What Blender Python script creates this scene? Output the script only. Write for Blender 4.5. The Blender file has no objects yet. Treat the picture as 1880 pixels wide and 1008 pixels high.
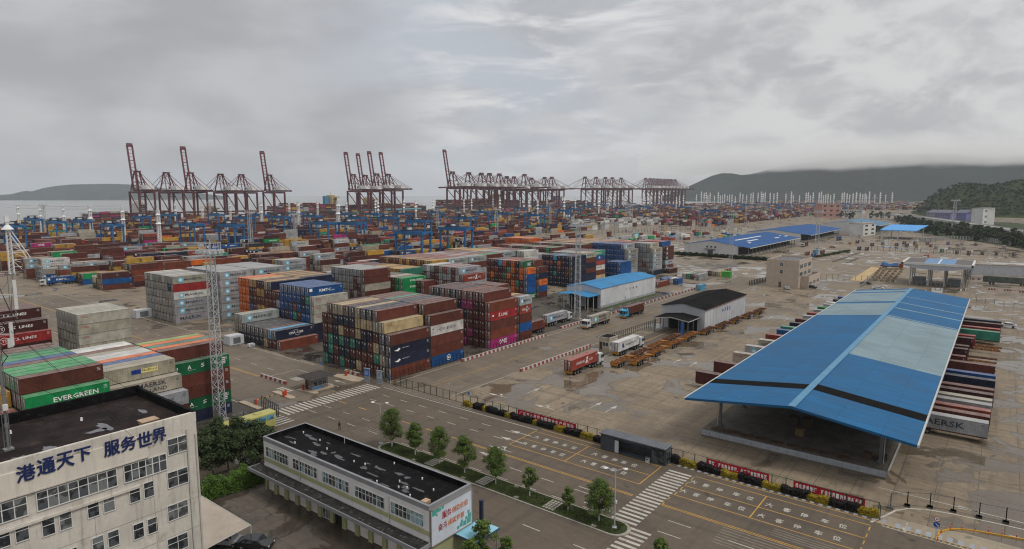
import bpy, math, random
import numpy as np
from mathutils import Vector, Matrix
from mathutils.bvhtree import BVHTree
C = bpy.context.scene.collection
RND = random.Random(7)
R = math.radians
HAZE = 5.6e-5; CLOUD = .0028
# ------------------------------------------------------------------ camera
FPX, HORI, CXP, CYP, CAMH = 1160.0, 358.0, 940.0, 504.0, 44.0
PIT = math.atan((CYP - HORI) / FPX)
YAW = math.atan(908 / math.hypot(FPX, CYP - HORI))
cam = bpy.data.objects.new('camera', bpy.data.cameras.new('camera')); C.objects.link(cam)
cam.location = (0, 0, CAMH); cam.rotation_euler = (math.pi / 2 - PIT, 0, YAW)
cam.data.sensor_width = 36; cam.data.lens = FPX / 1880 * 36
cam.data.clip_start = 0.5; cam.data.clip_end = 60000
SC = bpy.context.scene
SC.camera = cam
SC.render.engine = 'CYCLES'
SC.cycles.use_denoising = True; SC.cycles.denoiser = 'OPENIMAGEDENOISE'; SC.cycles.denoising_prefilter = 'ACCURATE'; SC.cycles.denoising_input_passes = 'RGB_ALBEDO_NORMAL'; SC.cycles.pixel_filter_type = 'BLACKMAN_HARRIS'; SC.cycles.filter_width = 1.15
SC.cycles.max_bounces = 7; SC.cycles.diffuse_bounces = 3; SC.cycles.glossy_bounces = 3
SC.cycles.transparent_max_bounces = 8; SC.cycles.volume_bounces = 3
SC.view_settings.view_transform = 'Standard'; SC.view_settings.look = 'None'
SC.view_settings.exposure = 0.20; SC.view_settings.gamma = 1.0
def px_dir(x, y):
    a = (x - CXP) / FPX; b = (CYP - y) / FPX
    c, s = math.cos(PIT), math.sin(PIT)
    fz = c + b * s; z = -s + b * c
    return Vector((-math.sin(YAW) * fz + math.cos(YAW) * a, math.cos(YAW) * fz + math.sin(YAW) * a, z))
def at(x, y, z=0.0):
    "photo pixel -> point of the place at height z"
    d = px_dir(x, y); t = (z - CAMH) / d.z
    return Vector((d.x * t, d.y * t, z))
def proj(X, Y, Z):
    d = -math.sin(YAW) * X + math.cos(YAW) * Y; r = math.cos(YAW) * X + math.sin(YAW) * Y; z = Z - CAMH
    c, s = math.cos(PIT), math.sin(PIT)
    f = d * c - z * s; u = z * c + d * s
    return (CXP + FPX * r / f, CYP - FPX * u / f, f)
def height_at(x, yb, yt):
    "height of an upright thing standing at pixel (x, yb) whose top shows at row yt"
    b = at(x, yb); lo, hi = 0, 200
    for _ in range(40):
        m = (lo + hi) / 2
        if proj(b.x, b.y, m)[1] > yt: lo = m
        else: hi = m
    return lo
# ------------------------------------------------------------------ node helpers
def nn(nt, typ, **kw):
    n = nt.nodes.new(typ)
    for k, v in kw.items():
        if k.startswith('i_'):
            key = k[2:].replace('_', ' ')
            n.inputs[key].default_value = v
        else: setattr(n, k, v)
    return n
def mth(nt, op, a, b=None, c=None, clamp=False):
    n = nt.nodes.new('ShaderNodeMath'); n.operation = op; n.use_clamp = clamp
    for i, q in enumerate((a, b, c)):
        if q is None: continue
        if hasattr(q, 'links'): nt.links.new(q, n.inputs[i])
        else: n.inputs[i].default_value = q
    return n.outputs[0]
def vscale(nt, vec, s):
    n = nt.nodes.new('ShaderNodeVectorMath'); n.operation = 'MULTIPLY'
    nt.links.new(vec, n.inputs[0]); n.inputs[1].default_value = s
    return n.outputs[0]
def noise(nt, vec, scale, detail=4, rough=.55, dist=0.0):
    n = nt.nodes.new('ShaderNodeTexNoise'); n.inputs['Scale'].default_value = scale
    n.inputs['Detail'].default_value = detail; n.inputs['Roughness'].default_value = rough; n.inputs['Distortion'].default_value = dist
    nt.links.new(vec, n.inputs['Vector']); return n.outputs['Fac']
def sstep(nt, v, a, b, o0=0.0, o1=1.0):
    n = nt.nodes.new('ShaderNodeMapRange'); n.interpolation_type = 'SMOOTHSTEP'
    nt.links.new(v, n.inputs[0]); n.inputs[1].default_value = a; n.inputs[2].default_value = b
    n.inputs[3].default_value = o0; n.inputs[4].default_value = o1
    return n.outputs[0]
def mix(nt, fac, a, b, blend='MIX'):
    n = nt.nodes.new('ShaderNodeMix'); n.data_type = 'RGBA'; n.blend_type = blend; n.clamp_factor = True
    for s, q in ((n.inputs[0], fac), (n.inputs[6], a), (n.inputs[7], b)):
        if hasattr(q, 'links'): nt.links.new(q, s)
        elif isinstance(q, (int, float)): s.default_value = q
        else: s.default_value = (*q, 1) if len(q) == 3 else q
    return n.outputs[2]
# ------------------------------------------------------------------ world: overcast sky
W = bpy.data.worlds.new('World'); SC.world = W; W.use_nodes = True
nt = W.node_tree; nt.nodes.clear()
SUN_EL, SUN_AZ = R(55), R(82)     # elevation, compass angle of the sun from +Y towards +X
sky = nn(nt, 'ShaderNodeTexSky', sky_type='NISHITA', sun_disc=False)
sky.sun_elevation = SUN_EL; sky.sun_rotation = SUN_AZ; sky.air_density = 1.3; sky.dust_density = 3.0
tc = nn(nt, 'ShaderNodeTexCoord'); D = tc.outputs['Generated']
sx = nn(nt, 'ShaderNodeSeparateXYZ'); nt.links.new(D, sx.inputs[0]); dz = sx.outputs[2]
sx2 = sx.outputs
az = mth(nt, 'ARCTAN2', sx2[0], sx2[1])
def uv(kx, kz):
    c = nn(nt, 'ShaderNodeCombineXYZ'); nt.links.new(mth(nt, 'MULTIPLY', az, kx), c.inputs[0]); nt.links.new(mth(nt, 'MULTIPLY', dz, kz), c.inputs[1]); return c.outputs[0]
nA = noise(nt, uv(1, 2.6), 3.2, 4, .5, .3); nB = noise(nt, uv(1, 1.9), 8.5, 8, .56, .25); nS = noise(nt, uv(1, 4.5), 5.5, 7, .58, .35)
s_ = mth(nt, 'ADD', mth(nt, 'MULTIPLY', nA, .62), mth(nt, 'MULTIPLY', nB, .38))
base = mix(nt, sstep(nt, s_, .40, .60), (.375, .377, .392), (.480, .481, .488))
def blob(px, py, r0, r1):
    d = px_dir(px, py).normalized()
    q = nn(nt, 'ShaderNodeVectorMath', operation='DOT_PRODUCT'); nt.links.new(D, q.inputs[0]); q.inputs[1].default_value = d
    return sstep(nt, q.outputs['Value'], math.cos(R(r1)), math.cos(R(r0)))
# bluish thinner sheet above, a bright torn streak, heavier grey on the left, piled bank on the right
base = mix(nt, mth(nt, 'MULTIPLY', blob(900, 10, 2, 22), sstep(nt, nA, .42, .58, .25, .75)), base, (.40, .435, .49))
base = mix(nt, mth(nt, 'MULTIPLY', blob(1010, 95, 1, 17), sstep(nt, nS, .44, .66, 0, .85)), base, (.66, .655, .655))
base = mix(nt, mth(nt, 'MULTIPLY', blob(250, 200, 3, 24), sstep(nt, nA, .35, .6, .7, .25)), base, (.305, .306, .325))
base = mix(nt, mth(nt, 'MULTIPLY', blob(1640, 200, 5, 22), sstep(nt, nB, .42, .60, .1, .9)), base, (.575, .572, .57))
base = mix(nt, mth(nt, 'MULTIPLY', blob(1080, 275, 2, 13), sstep(nt, nB, .47, .58, 0, .55)), base, (.47, .468, .47))
base = mix(nt, mth(nt, 'MULTIPLY', mth(nt, 'MULTIPLY', blob(1620, 300, 6, 20), sstep(nt, dz, .015, .10, 1, 0)), sstep(nt, nB, .36, .58, 0, .9)), base, (.47, .468, .475))
base = mix(nt, sstep(nt, mth(nt, 'ABSOLUTE', dz), .0, .05, .55, 0), base, (.37, .374, .39))
# an overcast sky is brightest overhead
base = mix(nt, sstep(nt, dz, .30, .80), base, (.82, .815, .81))
add = nn(nt, 'ShaderNodeVectorMath', operation='MULTIPLY_ADD')
nt.links.new(sky.outputs[0], add.inputs[0]); add.inputs[1].default_value = (.004, .004, .004); nt.links.new(base, add.inputs[2])
bg = nn(nt, 'ShaderNodeBackground'); bg.inputs['Strength'].default_value = 1.0
nt.links.new(add.outputs[0], bg.inputs['Color'])
wo = nn(nt, 'ShaderNodeOutputWorld'); nt.links.new(bg.outputs[0], wo.inputs['Surface'])
sd = bpy.data.lights.new('sun', 'SUN'); sd.energy = 1.5; sd.angle = R(14); sd.color = (1, .95, .88)
sun = bpy.data.objects.new('sun', sd); C.objects.link(sun)
sdir = Vector((math.sin(SUN_AZ) * math.cos(SUN_EL), math.cos(SUN_AZ) * math.cos(SUN_EL), math.sin(SUN_EL)))
sun.rotation_euler = sdir.to_track_quat('Z', 'Y').to_euler()
# ------------------------------------------------------------------ materials
MATS = {}
def mat(name, col, rough=.7, metal=0.0, var=.18, scale=.6, streak=0.0, stain=None, stain_amt=.0, bump=0.0, bscale=6.0, spec=.25, coords='Object', alpha=None, fine=True):
    if name in MATS: return MATS[name]
    m = bpy.data.materials.new(name); m.use_nodes = True; t = m.node_tree
    p = t.nodes['Principled BSDF']
    p.inputs['Roughness'].default_value = rough; p.inputs['Metallic'].default_value = metal
    p.inputs['Specular IOR Level'].default_value = spec
    c = nn(t, 'ShaderNodeTexCoord')
    if coords == 'World':
        g = nn(t, 'ShaderNodeNewGeometry'); vec = g.outputs['Position']
    else: vec = c.outputs['Object']
    col = tuple(col)
    dark = tuple(x * (1 - var) for x in col); lite = tuple(min(1, x * (1 + var)) for x in col)
    out = mix(t, sstep(t, noise(t, vec, scale, 5, .6), .3, .7), dark, lite)
    if fine: out = mix(t, sstep(t, noise(t, vec, scale * 9, 3, .6), .35, .7, 0, .5), out, dark)
    if streak:
        sv = vscale(t, vec, (1, 1, .07))
        out = mix(t, sstep(t, noise(t, sv, 2.2, 4, .6), .5, .75, 0, streak), out, tuple(x * .42 for x in col))
    if stain_amt:
        out = mix(t, sstep(t, noise(t, vec, scale * 2.3, 6, .65, .4), .55, .68, 0, stain_amt), out, stain)
    t.links.new(out, p.inputs['Base Color'])
    if bump:
        b = nn(t, 'ShaderNodeBump'); b.inputs['Strength'].default_value = bump; b.inputs['Distance'].default_value = .1
        t.links.new(noise(t, vec, bscale, 4, .6), b.inputs['Height']); t.links.new(b.outputs[0], p.inputs['Normal'])
    MATS[name] = m; return m
def flat(name, col, rough=.6, metal=0.0, **k): return mat(name, col, rough, metal, var=k.pop('var', .08), fine=False, **k)
def glass(name='glass', col=(.03, .035, .04)):
    if name in MATS: return MATS[name]
    m = bpy.data.materials.new(name); m.use_nodes = True; t = m.node_tree; p = t.nodes['Principled BSDF']
    c = nn(t, 'ShaderNodeTexCoord')
    o = mix(t, sstep(t, noise(t, c.outputs['Object'], .9, 2), .45, .55), col, tuple(min(1, x * 2.6 + .02) for x in col))
    t.links.new(o, p.inputs['Base Color']); p.inputs['Roughness'].default_value = .08; p.inputs['Specular IOR Level'].default_value = .6
    MATS[name] = m; return m
# ------------------------------------------------------------------ mesh builder
class MB:
    def __init__(s): s.v = []; s.f = []; s.m = []; s.smooth = False
    def add(s, vs, fs, m=0):
        o = len(s.v); s.v.extend([tuple(q) for q in vs])
        for f in fs: s.f.append(tuple(i + o for i in f)); s.m.append(m)
        return s
    def box(s, x0, y0, z0, x1, y1, z1, m=0, bottom=True):
        if x0 > x1: x0, x1 = x1, x0
        if y0 > y1: y0, y1 = y1, y0
        vs = [(x0, y0, z0), (x1, y0, z0), (x1, y1, z0), (x0, y1, z0), (x0, y0, z1), (x1, y0, z1), (x1, y1, z1), (x0, y1, z1)]
        fs = [(4, 5, 6, 7), (0, 1, 5, 4), (1, 2, 6, 5), (2, 3, 7, 6), (3, 0, 4, 7)]
        if bottom: fs.append((3, 2, 1, 0))
        return s.add(vs, fs, m)
    def quad(s, a, b, c, d, m=0): return s.add([a, b, c, d], [(0, 1, 2, 3)], m)
    def bar(s, p, q, w, h=None, m=0, n=4):
        "beam from p to q, w wide (radius w/2), n sides"
        p = Vector(p); q = Vector(q); d = (q - p)
        if d.length < 1e-6: return s
        d.normalize(); up = Vector((0, 0, 1)) if abs(d.z) < .95 else Vector((0, 1, 0))
        a = d.cross(up).normalized(); b = a.cross(d).normalized(); h = h or w
        vs = []
        for e in (p, q):
            for i in range(n):
                t = 2 * math.pi * (i + .5) / n; k = 1 / math.cos(math.pi / n) if n == 4 else 1
                vs.append(e + a * (math.cos(t) * w / 2 * k) + b * (math.sin(t) * h / 2 * k))
        fs = [(i, (i + 1) % n, n + (i + 1) % n, n + i) for i in range(n)] + [tuple(range(n))[::-1], tuple(range(n, 2 * n))]
        return s.add(vs, fs, m)
    def cone(s, x, y, z0, z1, r0, r1, n=10, m=0, caps=True):
        vs = [(x + r * math.cos(2 * math.pi * i / n), y + r * math.sin(2 * math.pi * i / n), z) for z, r in ((z0, r0), (z1, r1)) for i in range(n)]
        fs = [(i, (i + 1) % n, n + (i + 1) % n, n + i) for i in range(n)]
        if caps: fs += [tuple(range(n))[::-1], tuple(range(n, 2 * n))]
        return s.add(vs, fs, m)
    def cyl(s, x, y, z0, z1, r, n=10, m=0): return s.cone(x, y, z0, z1, r, r, n, m)
    def wheel(s, x, y, z, r, w, axis='x', m=0, n=14):
        for k in (0, 1):
            pass
        p = Vector((x, y, z)); a = Vector((w / 2, 0, 0)) if axis == 'x' else Vector((0, w / 2, 0))
        return s.bar(p - a, p + a, 2 * r, 2 * r, m, n)
    def prism(s, poly, z0, z1, m=0):
        n = len(poly); vs = [(x, y, z0) for x, y in poly] + [(x, y, z1) for x, y in poly]
        return s.add(vs, [tuple(range(n))[::-1], tuple(range(n, 2 * n))] + [(i, (i + 1) % n, n + (i + 1) % n, n + i) for i in range(n)], m)
    def profile_y(s, prof, y0, y1, m=0):
        "extrude a closed x-z outline along y"
        n = len(prof); vs = [(x, y0, z) for x, z in prof] + [(x, y1, z) for x, z in prof]
        return s.add(vs, [tuple(range(n)), tuple(range(n, 2 * n))[::-1]] + [(i, n + i, n + (i + 1) % n, (i + 1) % n) for i in range(n)], m)
    def profile_x(s, prof, x0, x1, m=0):
        n = len(prof); vs = [(x0, y, z) for y, z in prof] + [(x1, y, z) for y, z in prof]
        return s.add(vs, [tuple(range(n))[::-1], tuple(range(n, 2 * n))] + [(i, (i + 1) % n, n + (i + 1) % n, n + i) for i in range(n)], m)
    def mesh(s, name, mats):
        me = bpy.data.meshes.new(name); me.from_pydata(s.v, [], s.f)
        for q in (mats if isinstance(mats, (list, tuple)) else [mats]): me.materials.append(q)
        me.polygons.foreach_set('material_index', s.m)
        if s.smooth: me.polygons.foreach_set('use_smooth', [True] * len(s.f))
        me.update(); return me
    def build(s, name, mats, parent=None, loc=None, label=None):
        o = bpy.data.objects.new(name, s.mesh(name, mats)); C.objects.link(o)
        if parent is not None: o.parent = parent
        if loc is not None: o.location = loc
        if label: o['label'] = label
        return o
def link(name, me, parent=None, loc=(0, 0, 0), rz=0):
    o = bpy.data.objects.new(name, me); C.objects.link(o); o.parent = parent; o.location = loc; o.rotation_euler = (0, 0, rz); return o
def tag(o, label, cat, group=None):
    o['label'] = label; o['category'] = cat
    if group: o['group'] = group
    return o
def thing(name, label, cat, loc=(0, 0, 0), rz=0.0, group=None):
    o = bpy.data.objects.new(name, None); C.objects.link(o); o.location = loc; o.rotation_euler = (0, 0, rz)
    o.empty_display_size = .2
    return tag(o, label, cat, group)
def struct(o): o['kind'] = 'structure'; return o
def dup(root, loc, rz=None, label=None):
    r = root.copy(); C.objects.link(r); r.location = loc
    if rz is not None: r.rotation_euler = (0, 0, rz)
    if label: r['label'] = label
    for ch in list(root.children):
        c = ch.copy(); C.objects.link(c); c.parent = r
        for g in list(ch.children):
            d = g.copy(); C.objects.link(d); d.parent = c
    return r
ORD = 'first second third fourth fifth sixth seventh eighth ninth tenth eleventh twelfth thirteenth fourteenth fifteenth sixteenth seventeenth eighteenth nineteenth twentieth'.split()
_TX = {}
def text2d(s, bold=.0, res=2):
    "outline of a text as flat polygons, normalised to a unit box"
    key = (s, bold, res)
    if key in _TX: return _TX[key]
    cu = bpy.data.curves.new('text', 'FONT'); cu.body = s; cu.resolution_u = res; cu.offset = bold; cu.size = 1
    o = bpy.data.objects.new('text', cu); C.objects.link(o)
    bpy.context.view_layer.update()
    dg = bpy.context.evaluated_depsgraph_get(); me = o.evaluated_get(dg).to_mesh()
    vs = np.array([v.co[:2] for v in me.vertices]); fs = [tuple(p.vertices) for p in me.polygons]
    o.evaluated_get(dg).to_mesh_clear(); bpy.data.objects.remove(o); bpy.data.curves.remove(cu)
    if not len(vs): vs = np.zeros((3, 2)); fs = []
    mn, mx = vs.min(0), vs.max(0); vs = (vs - mn) / np.maximum(mx - mn, 1e-6)
    _TX[key] = (vs, fs, (mx - mn)[0] / (mx - mn)[1]); return _TX[key]
def put_text(mb, s, o, u, v, m=0, bold=.02, res=2):
    "text filling the parallelogram o + a*u + b*v"
    vs, fs, _ = text2d(s, bold, res); o = Vector(o); u = Vector(u); v = Vector(v)
    mb.add([o + u * float(a) + v * float(b) for a, b in vs], fs, m)
# ------------------------------------------------------------------ ground, sea, roads
def ground_mat(name, base, patch, dark, joints=0.0, puddle=(.60, .64), wet=.5, zones=(), pz=1.0):
    m = bpy.data.materials.new(name); m.use_nodes = True; t = m.node_tree; p = t.nodes['Principled BSDF']
    g = nn(t, 'ShaderNodeNewGeometry'); v = vscale(t, g.outputs['Position'], (1, 1, 0))
    big = noise(t, v, .012, 4, .55, .3); mid = noise(t, v, .07, 5, .6, .5); fine = noise(t, v, .9, 5, .65); grit = noise(t, v, 6, 2, .6)
    c = mix(t, sstep(t, mid, .3, .7), base, patch)
    c = mix(t, sstep(t, big, .35, .68, 0, .55), c, tuple(x * .72 for x in base))
    c = mix(t, sstep(t, fine, .35, .75, 0, .5), c, dark)
    c = mix(t, sstep(t, grit, .3, .8, 0, .25), c, tuple(x * 1.35 for x in base))
    # tyre wear running both ways across the slabs
    w1 = noise(t, vscale(t, v, (.9, .02, 1)), 1, 4, .6, .2); w2 = noise(t, vscale(t, v, (.02, .9, 1)), 1, 4, .6, .2)
    c = mix(t, sstep(t, w1, .50, .70, 0, .48), c, dark); c = mix(t, sstep(t, w2, .50, .70, 0, .48), c, dark)
    c = mix(t, sstep(t, noise(t, v, .035, 6, .62, .8), .52, .62, 0, .42), c, dark)
    if joints:
        bt = nn(t, 'ShaderNodeTexBrick'); bt.offset = 0; bt.inputs['Scale'].default_value = 1; bt.inputs['Mortar Size'].default_value = .05
        bt.inputs['Brick Width'].default_value = 5.0; bt.inputs['Row Height'].default_value = 4.2; bt.inputs['Color1'].default_value = (.40, .40, .40, 1); bt.inputs['Color2'].default_value = (.58, .58, .58, 1); bt.inputs['Mortar'].default_value = (.0, .0, .0, 1)
        t.links.new(v, bt.inputs['Vector'])
        c = mix(t, .55, c, mix(t, 1.0, c, mix(t, 1, (2, 2, 2), bt.outputs['Color'], 'MULTIPLY'), 'MULTIPLY'))
        c = mix(t, mth(t, 'MULTIPLY', bt.outputs['Fac'], joints), c, dark)
    # oil spots and hairline cracks
    c = mix(t, sstep(t, noise(t, v, .33, 3, .5, .6), .66, .74, 0, .65), c, tuple(x * .5 for x in dark))
    vo = nn(t, 'ShaderNodeTexVoronoi', feature='DISTANCE_TO_EDGE'); vo.inputs['Scale'].default_value = .11; wv = nn(t, 'ShaderNodeVectorMath', operation='ADD'); t.links.new(v, wv.inputs[0]); nv = nn(t, 'ShaderNodeTexNoise'); nv.inputs['Scale'].default_value = .3; t.links.new(v, nv.inputs['Vector']); t.links.new(vscale(t, nv.outputs['Color'], (4, 4, 0)), wv.inputs[1]); t.links.new(wv.outputs[0], vo.inputs['Vector'])
    c = mix(t, mth(t, 'MULTIPLY', sstep(t, vo.outputs['Distance'], .004, .012, .7, 0), sstep(t, big, .45, .6)), c, dark)
    # rain water: damp rim, then standing water
    pn = noise(t, v, .075 * pz, 5, .55, 1.1); reg = noise(t, v, .0075, 2, .5)
    q = mth(t, 'ADD', pn, mth(t, 'MULTIPLY', mth(t, 'SUBTRACT', reg, .5), .30))
    if zones:    # low lying parts of the yard where rain collects
        sp = nn(t, 'ShaderNodeSeparateXYZ'); t.links.new(v, sp.inputs[0])
        for (xa, xb, ya, yb, gain) in zones:
            zx = mth(t, 'MULTIPLY', sstep(t, sp.outputs[0], xa - 8, xa + 8), sstep(t, sp.outputs[0], xb + 8, xb - 8)); zy = mth(t, 'MULTIPLY', sstep(t, sp.outputs[1], ya - 12, ya + 12), sstep(t, sp.outputs[1], yb + 12, yb - 12))
            q = mth(t, 'ADD', q, mth(t, 'MULTIPLY', mth(t, 'MULTIPLY', zx, zy), gain))
    damp = sstep(t, q, puddle[0] - .012, puddle[0]); water = sstep(t, q, puddle[0] + .016, puddle[0] + .034)
    c = mix(t, mth(t, 'MULTIPLY', damp, wet), c, tuple(x * .36 for x in base))
    t.links.new(c, p.inputs['Base Color'])
    rr = mth(t, 'SUBTRACT', .82, mth(t, 'ADD', mth(t, 'MULTIPLY', damp, .38), mth(t, 'MULTIPLY', water, .40)))
    t.links.new(rr, p.inputs['Roughness']); p.inputs['Specular IOR Level'].default_value = .42
    b = nn(t, 'ShaderNodeBump'); b.inputs['Distance'].default_value = .03
    t.links.new(mth(t, 'MULTIPLY', mth(t, 'SUBTRACT', 1.0, water), .35), b.inputs['Strength']); t.links.new(fine, b.inputs['Height']); t.links.new(b.outputs[0], p.inputs['Normal'])
    return m
yard_m = ground_mat('yard_concrete', (.235, .184, .127), (.172, .135, .095), (.082, .066, .049), joints=.55, puddle=(.545, .570), wet=.75, zones=[(-88, -46, 122, 300, .055), (7, 60, 108, 280, .05), (-154, -114, 262, 400, .05), (-16, 30, 104, 128, .05)])
road_m = ground_mat('asphalt', (.110, .084, .060), (.086, .067, .049), (.052, .042, .033), puddle=(.70, .76), wet=.4)
road2_m = ground_mat('worn_road', (.160, .125, .089), (.122, .096, .070), (.085, .070, .056), joints=.5, puddle=(.62, .70))
lot_m = ground_mat('wet_yard', (.135, .110, .086), (.085, .070, .056), (.046, .040, .034), joints=.5, puddle=(.50, .66), wet=.7, pz=2.0)
dirt_m = ground_mat('dirty_ground', (.085, .073, .060), (.055, .048, .040), (.032, .029, .026), puddle=(.60, .66), pz=2.5)
def sheet(name, pts, z, m, kind='structure'):
    mb = MB(); mb.add([(x, y, z) for x, y in pts], [tuple(range(len(pts)))])
    o = mb.build(name, m); o['kind'] = kind; return o
QX = -1105.0
g = MB(); g.add([(QX, -400, 0), (6000, -400, 0), (6000, 14000, 0), (QX, 14000, 0)], [(0, 1, 2, 3)])
g.add([(QX, -400, -8), (QX, -400, 0), (QX, 14000, 0), (QX, 14000, -8)], [(0, 1, 2, 3)])
struct(g.build('ground', yard_m))
m = bpy.data.materials.new('sea_water'); m.use_nodes = True; t = m.node_tree; p = t.nodes['Principled BSDF']
p.inputs['Base Color'].default_value = (.20, .20, .19, 1); p.inputs['Roughness'].default_value = .22; p.inputs['Specular IOR Level'].default_value = .5
gg = nn(t, 'ShaderNodeNewGeometry'); b = nn(t, 'ShaderNodeBump'); b.inputs['Strength'].default_value = .35; b.inputs['Distance'].default_value = 1.0
t.links.new(noise(t, vscale(t, gg.outputs['Position'], (.06, .03, 1)), 1, 5, .6), b.inputs['Height']); t.links.new(b.outputs[0], p.inputs['Normal'])
s = MB(); s.add([(-24000, -6000, -5), (QX + .5, -6000, -5), (QX + .5, 24000, -5), (-24000, 24000, -5)], [(0, 1, 2, 3)]); struct(s.build('sea', m))
sheet('road', [(-116, 57.6), (70, 57.6), (70, 95.6), (-116, 95.6)], .008, road_m)
sheet('side_road', [(-330, 66.5), (-116, 66.5), (-116, 95.6), (-330, 95.6)], .008, road2_m)
sheet('yard_road', [(-112.6, 95.6), (-92.8, 95.6), (-92.8, 345), (-112.6, 345)], .008, road2_m)
sheet('parking_yard', [(-96, 12), (-30, 12), (-30, 57.6), (-96, 57.6)], .006, lot_m)
sheet('bare_ground', [(-134, 40), (-107.5, 40), (-107.5, 68.2), (-134, 68.2)], .012, dirt_m)
foot_m = ground_mat('stack_foot', (.085, .069, .052), (.055, .046, .036), (.030, .026, .022), joints=.5, puddle=(.52, .6), wet=.7, pz=2.2)
sheet('stack_foot', [(-186, 96.6), (-112.8, 96.6), (-112.8, 158), (-186, 158)], .006, foot_m)
sheet('shed_apron', [(-158, 160), (-113.4, 160), (-113.4, 268), (-158, 268)], .007, foot_m)
white = flat('road_paint_white', (.37, .35, .31), .75, stain=(.16, .14, .12), stain_amt=.75, var=.15, scale=.5, coords='World')
worn = flat('road_paint_worn', (.165, .145, .12), .8, stain=(.12, .10, .085), stain_amt=.9, var=.2, scale=.8, coords='World')
yellow = flat('road_paint_yellow', (.42, .24, .05), .75, stain=(.20, .15, .08), stain_amt=.7, var=.15, scale=.5, coords='World')
greyp = flat('road_paint_grey', (.26, .27, .29), .75, stain=(.14, .14, .14), stain_amt=.6, scale=.5, coords='World')
RM = [white, yellow, worn, greyp]
mk = MB(); ZM = .016
def rect(x0, y0, x1, y1, m=0, z=None):
    z = (z or ZM) + (.004 if abs(y1 - y0) > abs(x1 - x0) else 0) + m * .001
    mk.quad((x0, y0, z), (x1, y0, z), (x1, y1, z), (x0, y1, z), m)
def stroke(pts, w, m=0):
    for i_, ((x0, y0), (x1, y1)) in enumerate(zip(pts, pts[1:])):
        ZM = globals()['ZM'] + .006 + .002 * (i_ % 2) + m * .001
        d = Vector((x1 - x0, y1 - y0)); L = d.length
        if L < 1e-5: continue
        n = Vector((-d.y, d.x)) / L * w / 2
        mk.quad((x0 - n.x, y0 - n.y, ZM), (x1 - n.x, y1 - n.y, ZM), (x1 + n.x, y1 + n.y, ZM), (x0 + n.x, y0 + n.y, ZM), m)
def dash(x0, y0, x1, y1, L, gap, w, m=0):
    d = Vector((x1 - x0, y1 - y0)); n = d.length; d /= n; s = 0
    while s < n:
        e = min(n, s + L); stroke([(x0 + d.x * s, y0 + d.y * s), (x0 + d.x * e, y0 + d.y * e)], w, m); s += L + gap
def arrow(x, y, dx, dy, L=4.5, turn=None, m=0):
    d = Vector((dx, dy)).normalized(); n = Vector((-d.y, d.x))
    P = lambda a, b: (x + d.x * a + n.x * b, y + d.y * a + n.y * b)
    stroke([P(0, 0), P(L * .58, 0)], .22, m)
    mk.add([(*P(L * .58, .55), ZM), (*P(L * .58, -.55), ZM), (*P(L, 0), ZM)], [(0, 1, 2)], m)
    if turn:
        stroke([P(L * .3, turn * .12), P(L * .42, turn * .75)], .22, m)
        a = P(L * .36, turn * .75); b_ = P(L * .62, turn * 1.0); c = P(L * .40, turn * 1.45)
        mk.add([(*a, ZM), (*b_, ZM), (*c, ZM)], [(0, 1, 2)], m)
# zebra crossings
for i in range(23): rect(-115.6 + .02 * i, 69.4 + i * 1.04, -110.8 + .02 * i, 69.4 + i * 1.04 + .5)
for i in range(5): rect(-112.3 + i * 1.15, 62.2, -111.9 + i * 1.15, 68.4)
for i in range(19): rect(-39.6 + .09 * 0, 73.2 + i * 1.04, -35.8, 73.2 + i * 1.04 + .5)
for i in range(16): rect(-36.2, 56.4 + i * 1.04, -33.2, 56.4 + i * 1.04 + .5)
# coach bays with the words for "coach parking space"
for X0, X1, X2 in ((-66.4, -54.8, -41.1), (-35.4, -24.5, -11.0)):
    for y in (92.6, 88.55, 84.75): rect(X0, y - .07, X2, y + .07, 1)
    for x in (X0, X1, X2):
        if x in (-35.4, -11.0): dash(x, 84.7, x, 92.6, 1.1, 1.0, .15, 1)
        else: rect(x - .08, 84.75, x + .08, 92.6, 1)
rect(-75, 80.9, -40.2, 81.03, 1); rect(-75, 80.55, -40.2, 80.68, 1); rect(-35.5, 80.9, 12, 81.03, 1); rect(-35.5, 80.55, 12, 80.68, 1)
dash(-35.6, 80.8, -35.6, 84.7, 1.0, .9, .15, 1)
for xs, ys in (([-64.5, -62.4, -60.4, -58.4, -56.5], (90.5, 86.75)), ([-52.2, -50.3, -48.4, -46.7, -44.8], (90.4, 86.75)), ([-34.8, -32.8, -30.7, -28.2, -26.2], (90.5, 86.7)), ([-23.4, -21.0, -18.7, -16.1, -13.9], (90.1, 86.3))):
    for y in ys:
        for x, ch in zip(xs, '大客停车位'): put_text(mk, ch, (x - .5, y - .62, ZM + .012), (1.0, 0, 0), (0, 1.24, 0), 0, .025, 1)
# lane lines of the main road
rect(-110, 93.3, -66.4, 93.5); rect(-66, 94.1, -40, 94.25, 1); rect(-34, 94.1, -10, 94.25, 1)
rect(-9.8, 93.35, 30, 93.5)
for y in (89.6, 86.0): dash(-106, y, -68, y, 2.2, 3.6, .16)
dash(-110, 77.2, -41, 77.2, 2.4, 3.8, .16); dash(-110, 73.6, -84, 73.6, 2.4, 3.8, .16)
dash(-33, 77.2, 20, 77.2, 3.2, 5, .16); dash(-33, 73.8, 20, 73.8, 3.2, 5, .16)
dash(-110, 81.0, -75, 81.0, 2.4, 4.2, .22, 1); dash(-48, 64.2, 25, 64.2, 2.8, 5.2, .16); dash(-82, 73.4, -41, 73.4, 2.6, 2.8, .14)
for x, y, tr in ((-68.5, 90.2, None), (-68.0, 86.6, None), (-67.0, 82.2, -1), (-66.6, 79.0, None)): arrow(x + 3.0, y, -1, .0, 5, tr)
arrow(-44.8, 74.6, 1, 0, 5, -1); arrow(-48, 78.4, 1, 0, 5)
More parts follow.
